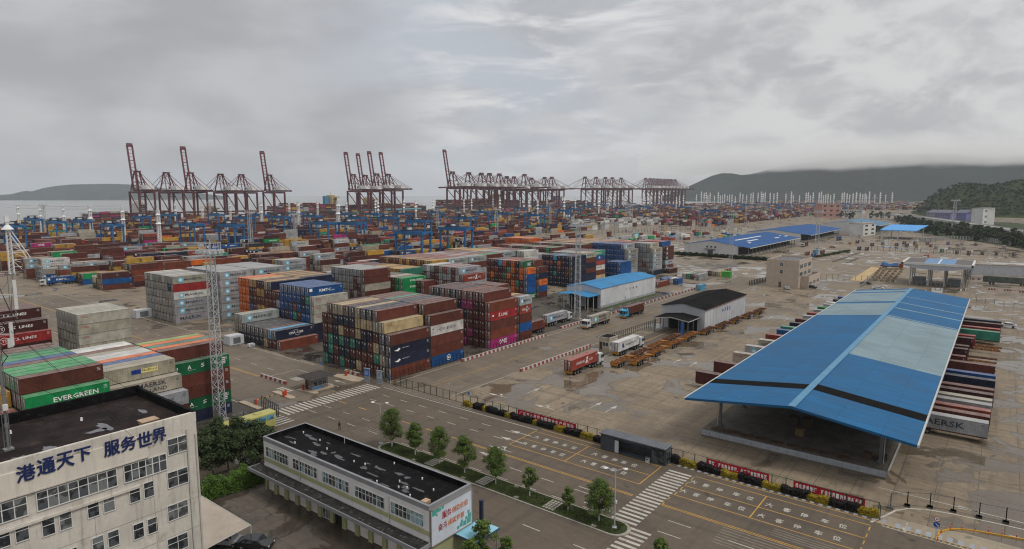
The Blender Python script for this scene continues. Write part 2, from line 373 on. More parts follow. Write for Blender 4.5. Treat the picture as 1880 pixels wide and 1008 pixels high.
for x, tr in ((-84.4, 1), (-71.8, 1)):
    arrow(x + 1.5, 104.9, -1, 0.02, 5.5, -1)
for x in (-81.2, -65.0, -61.3): arrow(x, 110, 0, 1, 5.2)
arrow(2.5, 94.3, 1, 0, 5); arrow(-5.5, 106.0, 1, 0, 6); arrow(3.6, 100.9, 1, 0, 5)
arrow(-7.2, 96.4, 0, -1, 3)
for x0, yy in ((-93.4, 71.2), (-60, 0)):
    if yy:
        for i in range(6): rect(x0 + i * .9, yy, x0 + i * .9 + .16, yy + 4.2, 2)
for i in range(7): rect(-26.5, 75.6 + i * .72, -18.5 + i * .2, 75.6 + i * .72 + .22, 2)
for i in range(7): rect(-21.0, 81.9 + i * .6, -12.5, 81.9 + i * .6 + .2, 2) if i < 4 else None
# hatched strip behind the fence line on the left, walk strip on the right
for i in range(30): rect(-111.5 + i * .93, 93.9, -111.0 + i * .93, 95.3, 2)
for i in range(27): rect(-39.2 + i * 1.12, 94.45, -38.65 + i * 1.12, 95.55, 3)
for i in range(14): rect(-8.4 + i * 1.15, 94.0, -7.8 + i * 1.15, 95.4, 3)
for i in range(24): rect(-9.9 + i * .62, 93.62, -9.6 + i * .62, 93.85, 1)
# kerb-side lines of the yard road and lanes
rect(-110.9, 98, -110.7, 340); rect(-93.3, 98, -93.1, 340); dash(-105.5, 99, -105.5, 330, 2.5, 3.5, .15, 2); dash(-98.5, 99, -98.5, 330, 2.5, 3.5, .15, 2)
dash(-102, 99, -102, 330, 12, 2, .14, 1)
for x in (-108, -103.6, -100.2, -96.4): arrow(x, 102, 0, 1, 4, None, 2)
# side road
rect(-330, 80.35, -141, 80.5, 1); rect(-330, 80.75, -141, 80.9, 1); dash(-330, 86, -141, 86, 3, 5, .18); dash(-330, 75.2, -141, 75.2, 3, 5, .18)
rect(-330, 95.1, -139, 95.3); rect(-330, 67.2, -126.5, 67.4)
for i in range(7): rect(-133.4, 84.1 + i * .45, -130.2, 84.25 + i * .45 + .08)
for a, b_ in (((-139, 82), (-139, 90)), ((-139, 90), (-129.8, 90))): stroke([a, b_], .15)
for x in (-128.6, -127.4, -126.2, -125): rect(x, 77.6, x + .6, 79.4)
for x, y in ((-123.5, 90), (-122.5, 87.4)): arrow(x + 4, y, -1, 0, 4.5)
# dock lanes both sides of the transit shed
for i in range(34): rect(-56, 112 + i * 4.4, -43, 112 + i * 4.4 + .12, 2)
for i in range(34): rect(-6.5, 112 + i * 4.4, 6.5, 112 + i * 4.4 + .12, 2)
rect(-60, 106.2, -14, 106.4, 2); rect(-12, 105.9, 12, 106.1); rect(-75, 118, -75 + .15, 150, 2)
for i in range(6): rect(6.3, 165 + .0, 6.5, 165.1, 2)
dash(1.5, 155.3, 12, 155.3, .45, .45, .25)
for x, y in ((-66, 154), (-61.5, 154), (-79, 243), (-64, 232), (-58.5, 232)): arrow(x, y, 0, 1, 5.5)
struct(mk.build('road_markings', RM))
# curved white lane edge at the gate mouth
cv = MB(); pts = [(-11.1, 93.6), (-10.6, 95.0), (-10.0, 96.4), (-8.9, 99.4), (-7.5, 101.2), (-5.3, 102.4), (-2.5, 103.1), (2.8, 103.7), (16, 104.4)]
mk = cv; stroke(pts, .3, 0); pts2 = [(-3.7, 93.6), (-3.6, 96.2), (-2.6, 97.8), (-1.4, 98.8), (0, 99.4), (5.2, 100.7), (16, 103)]
struct(cv.build('lane_edge_line', RM))
sheet('concrete_apron', [(-10.6, 94.0), (20, 94.0), (20, 97.6), (-1, 98.0), (-4, 97), (-9.6, 97.0)], .012, ground_mat('pale_concrete', (.30, .25, .18), (.25, .21, .155), (.16, .135, .10), puddle=(.7, .75)))
# planted traffic island
kerb_m = mat('kerb_stone', (.27, .25, .22), .85, var=.25, scale=1.2)
soil_m = mat('turf_soil', (.030, .040, .012), .95, var=.35, scale=.7, stain=(.05, .045, .02), stain_amt=.6)
def island_pts(off=0.0, z=0):
    x0, x1, y0, y1 = -83.6 - off, -37.6 + off, 69.2 - off, 72.6 + off
    r = (y1 - y0) / 2; cy = (y0 + y1) / 2; P = []
    for k in range(13):
        a = -math.pi / 2 + math.pi * k / 12; P.append((x1 - .2 + r * math.cos(a), cy + r * math.sin(a)))
    for k in range(13):
        a = math.pi / 2 + math.pi * k / 12; P.append((x0 + 1.2 + r * .8 * math.cos(a), cy + r * math.sin(a)))
    return P
k = MB(); k.prism(island_pts(.25), -.02, .15); struct(k.build('island_kerb', kerb_m))
k = MB(); k.prism(island_pts(0), .10, .20); struct(k.build('island_soil', soil_m))
pav = MB()
for xa in (-72.3, -61.2, -48.6):
    for i in range(4):
        for j in range(5): pav.box(xa + i * .5, 69.5 + j * .56, .19, xa + i * .5 + .36, 69.5 + j * .56 + .42, .235)
for x in (-77, -66, -55.6, -42.5): pav.box(x, 72.0, .19, x + .7, 72.45, .23); pav.box(x + 2, 69.3, .19, x + 2.7, 69.8, .23)
struct(pav.build('paving_slabs', kerb_m))
gm = mat('grass_blades', (.050, .075, .016), .8, var=.4, scale=.5, coords='World')
gb = MB(); rr = random.Random(3)
for i in range(15000):
    x = rr.uniform(-83, -37); y = rr.uniform(69.35, 72.45)
    if any(xa - .1 < x < xa + 2 for xa in (-72.3, -61.2, -48.6)): continue
    a = rr.uniform(0, 6.28); h = rr.uniform(.05, .16); w = rr.uniform(.04, .10)
    dx, dy = math.cos(a) * w, math.sin(a) * w
    gb.add([(x - dx, y - dy, .18), (x + dx, y + dy, .18), (x + dy * .8, y - dx * .8, .2 + h)], [(0, 1, 2)])
o = gb.build('grass', gm); o['kind'] = 'stuff'
# ------------------------------------------------------------------ shipping containers
PAL = dict(b=(.108, .032, .022), d=(.062, .019, .018), n=(.014, .019, .044), t=(.41, .31, .17), g=(.036, .20, .14), G=(.008, .24, .070), u=(.009, .105, .042),
           s=(.29, .30, .31), e=(.32, .29, .235), w=(.54, .535, .51), o=(.60, .130, .016), y=(.40, .23, .04), B=(.010, .070, .225), c=(.065, .28, .47), r=(.27, .026, .026),
           m=(.33, .024, .14), k=(.027, .029, .037), p=(.35, .335, .285), a=(.165, .043, .024), h=(.235, .045, .030), l=(.21, .32, .08), i=(.23, .26, .32))
CNAME = dict(b='reddish brown', d='dark maroon', n='navy blue', t='tan', g='teal green', G='bright green', u='dark green', s='light grey', e='weathered beige', w='white', o='orange', y='mustard yellow',
             B='royal blue', c='sky blue', r='red', m='magenta', k='charcoal', p='pale grey', a='rust brown', h='brick red', l='olive green', i='pale blue')
CL, CW, CH, CT, RP = 12.6, 2.09, 2.60, 2.7, 2.26
def paint_mat(name, stuff=False):
    m = bpy.data.materials.new(name); m.use_nodes = True; t = m.node_tree; p = t.nodes['Principled BSDF']
    g = nn(t, 'ShaderNodeNewGeometry')
    if stuff:
        a = nn(t, 'ShaderNodeAttribute', attribute_name='Col'); col = a.outputs['Color']; vec = g.outputs['Position']
    else:
        oi = nn(t, 'ShaderNodeObjectInfo'); col = oi.outputs['Color']
        ad = nn(t, 'ShaderNodeVectorMath', operation='ADD'); t.links.new(g.outputs['Position'], ad.inputs[0]); ad.inputs[1].default_value = (0, 0, 0); vec = ad.outputs[0]
    c = mix(t, 1.0, col, mix(t, sstep(t, noise(t, vec, .45, 5, .62), .28, .72), (.72, .72, .72), (1.18, 1.16, 1.14)), 'MULTIPLY')
    sv = vscale(t, vec, (1, 1, .10))
    c = mix(t, sstep(t, noise(t, sv, 2.6, 4, .65), .54, .74, 0, .50), c, mix(t, 1.0, col, (.45, .40, .36), 'MULTIPLY'))
    rust = mth(t, 'MULTIPLY', sstep(t, noise(t, vec, 1.5, 6, .7, .5), .60, .70), sstep(t, noise(t, vec, .13, 2), .50, .62, .05, .75))
    c = mix(t, rust, c, (.105, .048, .022))
    # dust settles on roofs and bleaches their paint
    sp = nn(t, 'ShaderNodeSeparateXYZ'); t.links.new(g.outputs['Normal'], sp.inputs[0])
    up = sstep(t, sp.outputs[2], .55, .9)
    c = mix(t, mth(t, 'MULTIPLY', up, sstep(t, noise(t, vec, .8, 5, .65), .25, .75, .10, .42)), c, (.36, .34, .32))
    t.links.new(c, p.inputs['Base Color']); p.inputs['Roughness'].default_value = .6; p.inputs['Specular IOR Level'].default_value = .22
    return m
PAINT = paint_mat('container_paint'); PAINT2 = paint_mat('container_paint_far', True)
steel_m = flat('galvanised_rod', (.40, .39, .37), .5, .1); black_m = flat('dark_rubber', (.012, .012, .013), .8); 
seal_m = flat('door_seal', (.03, .03, .03), .7)
white_p = flat('lettering_white', (.72, .72, .70), .6); dark_p = flat('lettering_dark', (.035, .04, .055), .6); cyan_p = flat('lettering_cyan', (.13, .42, .58), .6)
red_p = flat('lettering_red', (.36, .03, .03), .6); blue_p = flat('lettering_blue', (.02, .045, .25), .6); yel_p = flat('lettering_yellow', (.62, .52, .20), .6); pink_p = flat('lettering_brown', (.05, .02, .02), .6)
LM = [white_p, dark_p, cyan_p, red_p, blue_p, yel_p]
LCOL = [(.72, .72, .70), (.035, .04, .055), (.13, .42, .58), (.36, .03, .03), (.02, .045, .25), (.62, .52, .20)]
# lettering layouts on the long side: y from -1 (left) to 1 (right), z from 0 to 1
def LOGO(mb, kind, L, H, x):
    P = lambda y, z: (x, y * L / 2, z * H)
    def T(s, y0, y1, z0, z1, m=0, b=.03): put_text(mb, s, P(y0, z0), (0, (y1 - y0) * L / 2, 0), (0, 0, (z1 - z0) * H), m, b * .35, 1)
    def Q(y0, y1, z0, z1, m, dx=0): mb.add([(x + dx, y0 * L / 2, z0 * H), (x + dx, y1 * L / 2, z0 * H), (x + dx, y1 * L / 2, z1 * H), (x + dx, y0 * L / 2, z1 * H)], [(0, 1, 2, 3)], m)
    def star(yc, zc, r, m, n=7, inner=.38):
        vs = [(x + .004, yc * L / 2 + (r if k % 2 == 0 else r * inner) * math.sin(math.pi * k / n), zc * H + (r if k % 2 == 0 else r * inner) * math.cos(math.pi * k / n)) for k in range(2 * n)]
        vs.append((x + .004, yc * L / 2, zc * H)); mb.add(vs, [(2 * n, (k + 1) % (2 * n), k) for k in range(2 * n)], m)
    def square_star(yc=-.60, w=.125): Q(yc - w, yc + w, .20, .80, 2); star(yc, .5, .27 * H, 0)
    def ring(yc, zc, r, m, w=.12):
        n = 20; vs = []
        for k in range(n):
            a = 2 * math.pi * k / n
            for q in (r, r - w): vs.append((x, yc * L / 2 + q * math.sin(a), zc * H + q * math.cos(a)))
        mb.add(vs, [(2 * k, 2 * ((k + 1) % n), 2 * ((k + 1) % n) + 1, 2 * k + 1) for k in range(n)], m)
    if kind == 'maersk': square_star(); T('MAERSK', -.40, .62, .36, .66, 1, .018)
    elif kind == 'maersktext': T('MAERSK', -.75, .45, .30, .74, 1, .02)
    elif kind == 'sealand': square_star(-.56, .13); T('MAERSK', -.22, .56, .54, .86, 1, .018); T('SEALAND', -.22, .58, .14, .42, 1, .01)
    elif kind == 'evergreen': T('EVERGREEN', -.38, .70, .36, .68, 0, .03)
    elif kind == 'italia': T('ITALIA', -.25, .45, .35, .70, 0, .05)
    elif kind == 'uasc':
        for k, ch in enumerate('UASC'): T(ch, -.78 + k * .42, -.66 + k * .42, .40, .72, 0, .03)
        T('UNITED ARAB', -.35, -.12, .28, .33, 0, .0); Q(.74, .86, .30, .85, 0); 
        for k in range(3): Q(.75, .85, .36 + k * .16, .44 + k * .16, 1, .004)
    elif kind == 'uascbig': T('UASC', -.05, .75, .2, .75, 0, .05)
    elif kind == 'oocl': T('OOCL', -.88, -.60, .62, .84, 3, .05)
    elif kind == 'cosco': 
        for k, ch in enumerate('COSCO'): T(ch, -.52 + k * .22, -.36 + k * .22, .36, .66, 1, .04)
        T('COSCO', -.88, -.70, .74, .80, 1, .01); mb.add([P(-.92, .60), P(-.80, .60), P(-.86, .72)], [(0, 1, 2)], 1)
    elif kind == 'kline': T('K', -.40, -.28, .30, .76, 0, .04); T('LINE', -.20, .26, .34, .66, 0, .03); Q(-.86, -.76, .45, .62, 0)
    elif kind == 'one': T('ONE', -.40, .20, .26, .80, 0, .05)
    elif kind == 'hamburg': T('HAMBURG', -.62, .02, .36, .64, 0, .0); T('SÜD', .30, .62, .36, .66, 0, .0); mb.add([P(.04, .2), P(.12, .2), P(.26, .86), P(.18, .86)], [(0, 1, 2, 3)], 0); mb.add([P(.22, .2), P(.27, .2), P(.12, .8), P(.08, .8)], [(0, 1, 2, 3)], 0)
    elif kind == 'cma': T('CMA CGM', -.34, .42, .36, .64, 0, .04); Q(-.12, .14, .76, .79, 0); Q(.0, .26, .2, .23, 0)
    elif kind == 'kmtc': T('KMTC', -.40, .28, .36, .70, 0, .05); T('LINE', .31, .48, .38, .48, 0, .02); Q(-.96, -.80, .5, .86, 0)
    elif kind == 'tslines': ring(-.66, .5, .34 * H, 0, .10); T('TS', -.74, -.58, .36, .64, 0, .03); T('T.S. LINES', -.40, .46, .38, .66, 0, .04)
    elif kind == 'pno': Q(-.22, .04, .38, .70, 4); T('P&O', -.19, .01, .44, .64, 0, .03); Q(.04, .50, .38, .70, 5); T('Nedlloyd', .07, .47, .42, .66, 4, .01)
    elif kind == 'china': T('CHINA SHIPPING', -.46, -.10, .60, .68, 0, .0); mb.add([P(-.86, .52), P(-.66, .40), P(-.54, .60), P(-.62, .72), P(-.70, .58)], [(0, 1, 2, 3, 4)], 0)
    elif kind == 'ringmark': ring(.05, .52, .30 * H, 0, .16); Q(-.02, .12, .42, .62, 0)
    elif kind == 'hapag': Q(-.58, -.50, .35, .75, 4); T('HL', -.64, -.42, .30, .72, 4, .06); T('Hapag-Lloyd', -.30, .62, .32, .66, 1, .01)
    elif kind == 'hapagdark': T('HL', -.2, -.06, .32, .68, 4, .05); T('Hapag-Lloyd', .06, .86, .34, .64, 1, .01)
    elif kind == 'zim': T('ZIM-WIM', -.5, .4, .32, .66, 0, .02)
    elif kind == 'safmarine': T('Safmarine', -.35, .65, .3, .75, 0, .02)
    elif kind == 'mscbox': Q(-.06, .10, .22, .82, 1); T('MSC', -.03, .07, .40, .62, 5, .03)
    elif kind == 'capital': T('CAPITAL', -.88, -.45, .40, .70, 1, .04)
    # small numbers stencilled by the door end
    if kind not in ('oocl',): 
        for k in range(3): Q(.84, .93, .82 - k * .09, .84 - k * .09, 1 if kind in ('maersk', 'maersktext', 'sealand', 'cosco', 'pno', 'hapag', 'capital') else 0)
    return mb
MARKW = dict(maersk='white star on blue square', maersktext='big dark lettering', sealand='white star and two dark words', evergreen='white lettering', italia='white lettering', uasc='spaced white letters', uascbig='bold white letters', oocl='small red lettering', cosco='spaced dark letters',
             kline='white lettering', one='big white lettering', hamburg='white lettering and cross', cma='white lettering between arcs', kmtc='bold white lettering', tslines='white lettering and ring', pno='blue and cream name plates', china='white bird mark', ringmark='white ring mark',
             hapag='blue emblem and dark words', hapagdark='dark lettering', zim='white lettering', safmarine='white lettering', mscbox='dark square mark', capital='dark lettering', plain='white number marks')
_CM = {}
def container_mesh(L, H=CH):
    key = ('c', round(L, 2))
    if key in _CM: return _CM[key]
    mb = MB(); w = CW / 2; h = L / 2; pst = .13
    for sx in (-1, 1):
        for sy in (-1, 1): mb.box(sx * w, sy * h, 0, sx * (w - pst), sy * (h - pst), H)
        mb.box(sx * w, -h + pst, 0, sx * (w - .07), h - pst, .15); mb.box(sx * w, -h + pst, H - .09, sx * (w - .07), h - pst, H - .004)
        n = int((L - 2 * pst) / .28); y = -h + pst; st = (L - 2 * pst) / n / 4; xs = (w - .012, w - .012, w - .055, w - .055)
        vs = []; 
        for k in range(n * 4 + 1):
            xx = sx * xs[k % 4]
            vs += [(xx, y + k * st, .15), (xx, y + k * st, H - .09)]
        mb.add(vs, [((2 * k, 2 * k + 2, 2 * k + 3, 2 * k + 1) if sx > 0 else (2 * k + 2, 2 * k, 2 * k + 1, 2 * k + 3)) for k in range(n * 4)])
    mb.box(-w + pst, -h, H - .10, w - pst, -h + .08, H - .006); mb.box(-w + pst, h, 0, w - pst, h - .05, H - .006); mb.box(-w + pst, -h, 0, w - pst, -h + .08, .14)
    mb.box(-w + .05, -h + .06, H - .06, w - .05, h - .04, H - .02)
    for k in range(int(L / .6)): mb.box(-w + .12, -h + .35 + k * .6, H - .03, w - .12, -h + .55 + k * .6, H - .008, 0, False)
    mb.box(-w + .05, -h + .1, .06, w - .05, h - .06, .12)
    _CM[key] = mb.mesh('container', [PAINT]); return _CM[key]
def door_mesh(side):
    key = ('d', side)
    if key in _CM: return _CM[key]
    mb = MB(); w = CW / 2 - .13; x0, x1 = (-w, -.012) if side < 0 else (.012, w)
    mb.box(x0, .03, .15, x1, .07, CH - .11, 0)
    for k in range(4): mb.box(x0 + .06, .005, .24 + k * .58, x1 - .06, .03, .24 + k * .58 + .40, 0, False)
    for fx in (.28, .74):
        x = x0 + (x1 - x0) * fx
        mb.box(x - .04, -.06, .06, x + .04, -.003, CH - .05, 1)
        for z in (.22, 1.0, 1.75, CH - .28): mb.box(x - .06, -.03, z, x + .06, 0, z + .07, 1)
        mb.box(x - .02, -.06, 1.05, x + .30, -.04, 1.10, 1)
    mb.box(x0 - .02, -.004, .13, x1 + .02, .028, .19, 2); mb.box(x0 - .02, -.004, CH - .15, x1 + .02, .028, CH - .09, 2); mb.box(x0 - .05, -.004, .13, x0 + .05, .028, CH - .09, 2); mb.box(x1 - .05, -.004, .13, x1 + .05, .028, CH - .09, 2)
    if side > 0:
        mb.box(x0 + .32, -.03, 1.8, x1 - .22, 0, 2.25, 3); mb.box(x0 + .36, -.03, 1.3, x1 - .36, 0, 1.6, 3)
    else: mb.box(x0 + .3, -.012, 2.05, x1 - .4, 0, 2.25, 3)
    _CM[key] = mb.mesh('door', [PAINT, steel_m, seal_m, white_p]); return _CM[key]
def logo_mesh(kind, L):
    key = ('l', kind, round(L, 1))
    if key not in _CM: _CM[key] = LOGO(MB(), kind, L, CH, CW / 2 + .012).mesh('lettering', LM)
    return _CM[key]
CONT = []      # every container of the place: dict(x, y, z, L, T, rz, col, logo, desc, tier, row, sid, end, top)
def cont(x, y, z, col, logo=None, L=CL, T=CT, rz=0.0, desc='', row=-1, tier=-1, n_t=1, label=None, bay=0, key=None):
    d = dict(x=x, y=y, z=z, L=L, T=T, rz=rz, col=col, logo=logo, desc=desc, row=row, tier=tier, label=label, key=key, nt=n_t, nr=0)
    CONT.append(d); return d
def bay(desc, xr, y0, heights, L=CL, T=CT, rp=RP, tiers=None, pal='bbbbbnstyegr', logos=None, seed=0, side=None):
    """one bay of a stack. heights[0] is the row nearest the camera's right (its long side shows); tiers: {tier: 'colours from left to right'};
    logos: {(row, tier): style}; side: {tier: style} given to the outermost container of that tier"""
    r = random.Random(seed * 77 + int(abs(xr) * 10) + int(y0)); n = len(heights)
    for i, hh in enumerate(heights):
        for k in range(1, hh + 1):
            col = None
            if tiers and k in tiers:
                s = tiers[k]; rows_here = [q for q in range(n) if heights[q] >= k]
                rows_lr = rows_here[::-1]; j = rows_lr.index(i)
                jj = j - (len(rows_lr) - len(s))        # strings are aligned to the right-hand end
                if 0 <= jj < len(s) and s[jj] != '.': col = s[jj]
            if col is None: col = r.choice(pal)
            lg = (logos or {}).get((i, k))
            if side and k in side and all(heights[q] < k for q in range(i)): lg = side[k]
            d = cont(xr - i * rp - CW / 2, y0 + L / 2, (k - 1) * T, col, lg, L, T, 0, desc, i, k, hh)
            d['nr'] = n
# ---- near stacks
H1 = [4, 5] + [6] * 9 + [5]
bay('stack behind the gate booth', -113.5, 99.0, H1, tiers={6: 'bttbntnnb', 5: 'bbnnnntttet', 4: 'bbntbbtnnbnb', 3: 'bgngngnnbtnn', 2: 'ngbnnbbbbgtn', 1: 'gnbgbntbbbna'}, side={6: 'plain', 5: 'oocl', 4: 'plain', 3: 'china', 2: 'china', 1: 'plain'}, L=12.9)
bay('second bay behind the gate booth', -113.5, 112.35, [5] + [6] * 10 + [5], tiers={6: 'bbbbgbnnbbb', 5: '..........b', 4: 'w', 3: 'b', 2: 'b', 1: 'B'}, pal='bbbnbtg', side={6: 'plain', 5: 'plain', 4: 'cosco', 3: 'plain', 2: 'plain', 1: 'ringmark'}, L=12.3)
bay('low stack by the white generator', -159.6, 98.4, [1] + [2] * 8 + [3, 3], tiers={3: 'es', 2: 'eekkkkkbcn', 1: 'enkkkkktbba'}, side={3: 'maersk', 2: 'cma', 1: 'plain'}, L=12.5)
bay('blue stack behind the low stack', -162.3, 111.6, [5] + [6] * 7 + [5, 5] + [6] * 9, tiers={6: 'oootyddynBBBBBBB', 5: 'ooodbyydbbbBBBBBngp', 4: 'ooodbbdbbbiBBBaBnBp', 3: 'oooBbyybbBBBbBgbBBp', 2: 'oooBybbybbbbBhbBBgn', 1: 'oooBybbynnbnnbnnBnn'}, side={6: 'kmtc', 5: 'oocl', 4: 'oocl', 3: 'oocl'}, L=12.6)
bay('orange topped stack', -186.4, 124.7, [6] * 10, tiers={6: 'dydybydydn'}, pal='bnby', side={6: 'plain'})
bay('weathered grey stack by the yard road', -223.6, 98.3, [6] * 10, tiers={6: 'wewssewese', 5: 'esesesesnr', 4: 'seseseseew', 3: 'esseeseees', 2: 'eseseesees', 1: 'eseseseses'}, side={6: 'maersk', 5: 'plain', 4: 'maersk', 3: 'maersk', 2: 'maersk', 1: 'maersktext'})
bay('clean grey stack', -217.0, 111.4, [6] * 11, T=2.85, pal='s', side={k: 'maersk' for k in range(1, 7)})
bay('far clean grey stack', -217.0, 124.6, [6] * 11, T=2.85, pal='s', side={k: 'maersk' for k in range(1, 7)})
bay('pale grey block by the road', -186.2, 57.6, [5] * 7, pal='p', logos={(0, k): 'oocl' for k in range(1, 6)}, L=12.4)
bay('maroon stack at the left edge', -200.6, 43.4, [3, 4, 4, 5, 5, 5, 5, 5], tiers={5: 'bbbbd', 4: 'bbbbbdd', 3: 'r'}, pal='ddb', side={5: 'tslines', 4: 'tslines', 3: 'tslines'}, L=12.4)
bay('low maroon stack at the left edge', -194.5, 30.2, [3, 3, 4, 4, 4, 4], tiers={4: 'bhbb', 3: 'ah'}, pal='bad', L=12.4)
bay('stack behind the office roof', -108.7, 26.9, [5, 6] + [7] * 11, L=11.1, T=2.43, tiers={7: 'bbuGGBbGGGb', 6: 'bbbbbbbbbbbG', 5: 'h'}, pal='bGbu', side={7: 'plain', 6: 'evergreen', 5: 'plain'})
bay('stack left of the mast', -110.0, 14.6, [4, 5, 5, 6, 6, 6, 6, 6], L=12.0, T=2.43, tiers={6: 'yyyyy', 5: 'hh', 4: 'h'}, pal='bhy', side={6: 'plain', 5: 'plain'})
bay('weathered stack behind the office roof', -111.4, 38.4, [4, 5] + [6] * 10, L=11.9, T=2.5, rp=2.2, tiers={6: 'wwbewwoBee', 5: 'e', 4: 's'}, pal='estb', side={6: 'pno', 5: 'sealand', 4: 'maersk'})
bay('stack beside the lattice tower', -121.3, 51.0, [5] + [6] * 6, L=12.2, T=2.46, tiers={6: 'blogob', 5: 'u', 4: 'b', 3: 'b', 2: 'u', 1: 'n'}, pal='bono', side={6: 'plain', 5: 'uasc', 4: 'plain', 3: 'plain', 2: 'uasc', 1: 'plain'})
bay('stack beyond the fenced corner', -113.8, 136.5, [5] + [6] * 10, tiers={6: 'bbnbbnbabbb', 5: 'bmnmbnmmbba', 4: 'bbnbbcbnbbbr', 3: 'mbbmbnbbbbbb', 2: 'bbmbnmbbmbba', 1: 'nbmbbnmmbbbm'}, side={6: 'plain', 5: 'plain', 4: 'kline', 3: 'plain', 2: 'plain', 1: 'one'}, L=12.6)
bay('short stack beyond the fenced corner', -113.4, 149.8, [5] + [5] * 3 + [6] * 4, tiers={6: 'bbbb', 5: 's', 4: 'h', 3: 'b', 2: 'B', 1: 'b'}, side={5: 'maersk', 4: 'hamburg', 3: 'plain', 2: 'plain'}, L=6.3)
bay('grey topped stack', -187.0, 151.0, [6] * 9, tiers={6: 'sssssssb', 5: 'sssssbsb', 4: 'sessesbbe'}, pal='sebbs', side={6: 'plain', 5: 'plain'})
bay('green stack', -180.5, 164.0, [5] * 9, T=2.45, tiers={5: 'bbgbeebGG', 4: 'bgGbebbGG', 3: 'GbGbbbbbG'}, pal='bGbb', side={5: 'evergreen', 4: 'evergreen'})
bay('brown end stack', -176.0, 171.0, [4] * 2, pal='b', L=6.0)
bay('yellow and teal stack', -195.0, 177.5, [5] * 12, tiers={5: 'bbbyytbyyyyg', 4: 'bbbbybbyybyb'}, pal='bby', side={5: 'plain'})
bay('striped grey stack', -161.8, 178.2, [5] + [6] * 9, tiers={6: 'swsbshsbs', 5: 'bsbbsssbsh', 4: 'bbshsbsbbs'}, pal='bsbh', side={6: 'maersk', 5: 'hamburg'})
bay('yellow topped stack', -191.2, 187.2 + 3, [6] * 15, tiers={6: 'aaybabyaybbybyy', 5: 'bbybbybybbbbbby'}, pal='bby', side={6: 'plain'}, L=9.5)
bay('long grey stack', -190.2, 200.0, [6] * 14, tiers={6: 'bhhbhbhbhhaass'}, pal='bsb', side={6: 'maersk'})
bay('second long grey stack', -190.0, 212.7, [6] * 14, tiers={6: 'hsshshhsshhsss'}, pal='bsb', side={6: 'maersk'})
bay('third long stack', -190.0, 225.4, [6] * 14, tiers={6: 'bbbhbbsbbhbGGb'}, pal='bsb', side={6: 'plain'})
bay('fourth long stack', -193.0, 239.0, [6] * 16, tiers={6: 'yyybyyyyysssbsss'}, pal='bsy', side={6: 'maersk'})
bay('white stack', -188.0, 251.6, [6] * 14, tiers={6: 'bbybbhbbbbbgww', 5: 'w'}, pal='bw', side={6: 'plain', 5: 'plain'})
for j in range(4): bay('brown long stack', -189 + j, 264.5 + j * 12.8, [5 + (j % 2)] * 16, tiers={6: 'bbhsbbbGbbshbbGb'}, pal='bbhs', seed=j, side={6: 'plain', 5: 'plain'})
for j in range(3): bay('far yellow long stack', -182 + j, 318.0 + j * 12.8, [6] * 18, tiers={6: 'yhbhbyyybhsbyyhbyy'}, pal='bbyh', seed=j, side={6: 'safmarine' if j == 2 else 'plain'})
bay('multicoloured stack by the blue shed', -156.6, 212.2, [5] + [6] * 9, tiers={6: 'bbbncobonu', 5: 'bbbhnbgoboo', 4: 'bbaobbgoaboB', 3: 'bbbnbabogbB', 2: 'bhbabngoabB', 1: 'bbnbbanbbbu'}, side={6: 'uascbig', 5: 'hapagdark', 4: 'plain', 1: 'uascbig'}, L=6.3)
bay('brown end of the multicoloured stack', -155.4, 219.0, [5] + [6] * 9, tiers={6: 'b', 5: 'b', 4: 'n', 3: 'o', 2: 'B', 1: 'b'}, pal='bhb', side={6: 'plain', 3: 'hapagdark'}, L=6.3)
bay('navy stack', -160.6, 253.8, [6] * 8, T=2.5, tiers={6: 'nnncnnnn', 5: 'naanoknn', 4: 'nnnnanak', 3: 'nnngnnan', 2: 'nnnnnnnn'}, pal='nnnk', L=12.4)
bay('mixed stack behind the navy stack', -163.0, 267.4, [6] * 9, T=2.55, tiers={6: 'ssseeete'}, pal='bns', side={6: 'maersk'})
bay('tall mixed stack behind the navy stack', -165.5, 281.0, [6] * 9, T=2.55, tiers={6: 'bbbnbnbg', 5: 'B', 4: 'h', 3: 'w', 2: 'b', 1: 't'}, pal='bbn', side={6: 'zim', 5: 'ringmark', 4: 'plain', 3: 'cosco', 2: 'plain', 1: 'plain'})
bay('low blue stack', -160.5, 301.5, [3] * 4, T=2.75, pal='B', side={1: 'plain', 2: 'plain', 3: 'plain'})
bay('tall blue stack', -163.4, 315.0, [5] + [6] * 10, T=2.8, tiers={6: 'BBBBBBBBBs', 5: 'BBBBBBBBBBe', 4: 's', 3: 'e', 2: 's', 1: 's'}, pal='B', side={6: 'maersk', 5: 'maersk', 4: 'sealand', 3: 'sealand', 2: 'maersk'})
bay('brown row by the blue shed', -140.5, 268, [1], pal='h', L=6.3)
bay('red and grey stack', -156.5, 333.0, [5] + [6] * 11, T=2.75, tiers={6: 'sbrrbrrsssse', 5: 'bessbbesssee', 4: 'sersssssssss', 3: 'sssesssesss', 2: 'srrbnssrss', 1: 'ssssssssss'}, pal='s', side={k: 'maersk' for k in range(1, 7)}, L=12)
bay('grey end stack', -157.0, 350.4, [5] + [6] * 9, T=2.75, tiers={6: 'rrrrrB'}, pal='sbs', side={k: 'maersk' for k in range(1, 6)}, L=12)
bay('low navy row', -150.0, 320.5, [1, 1], pal='n', L=12)
bay('low maroon row', -146.5, 334, [1, 1], pal='d', L=10)
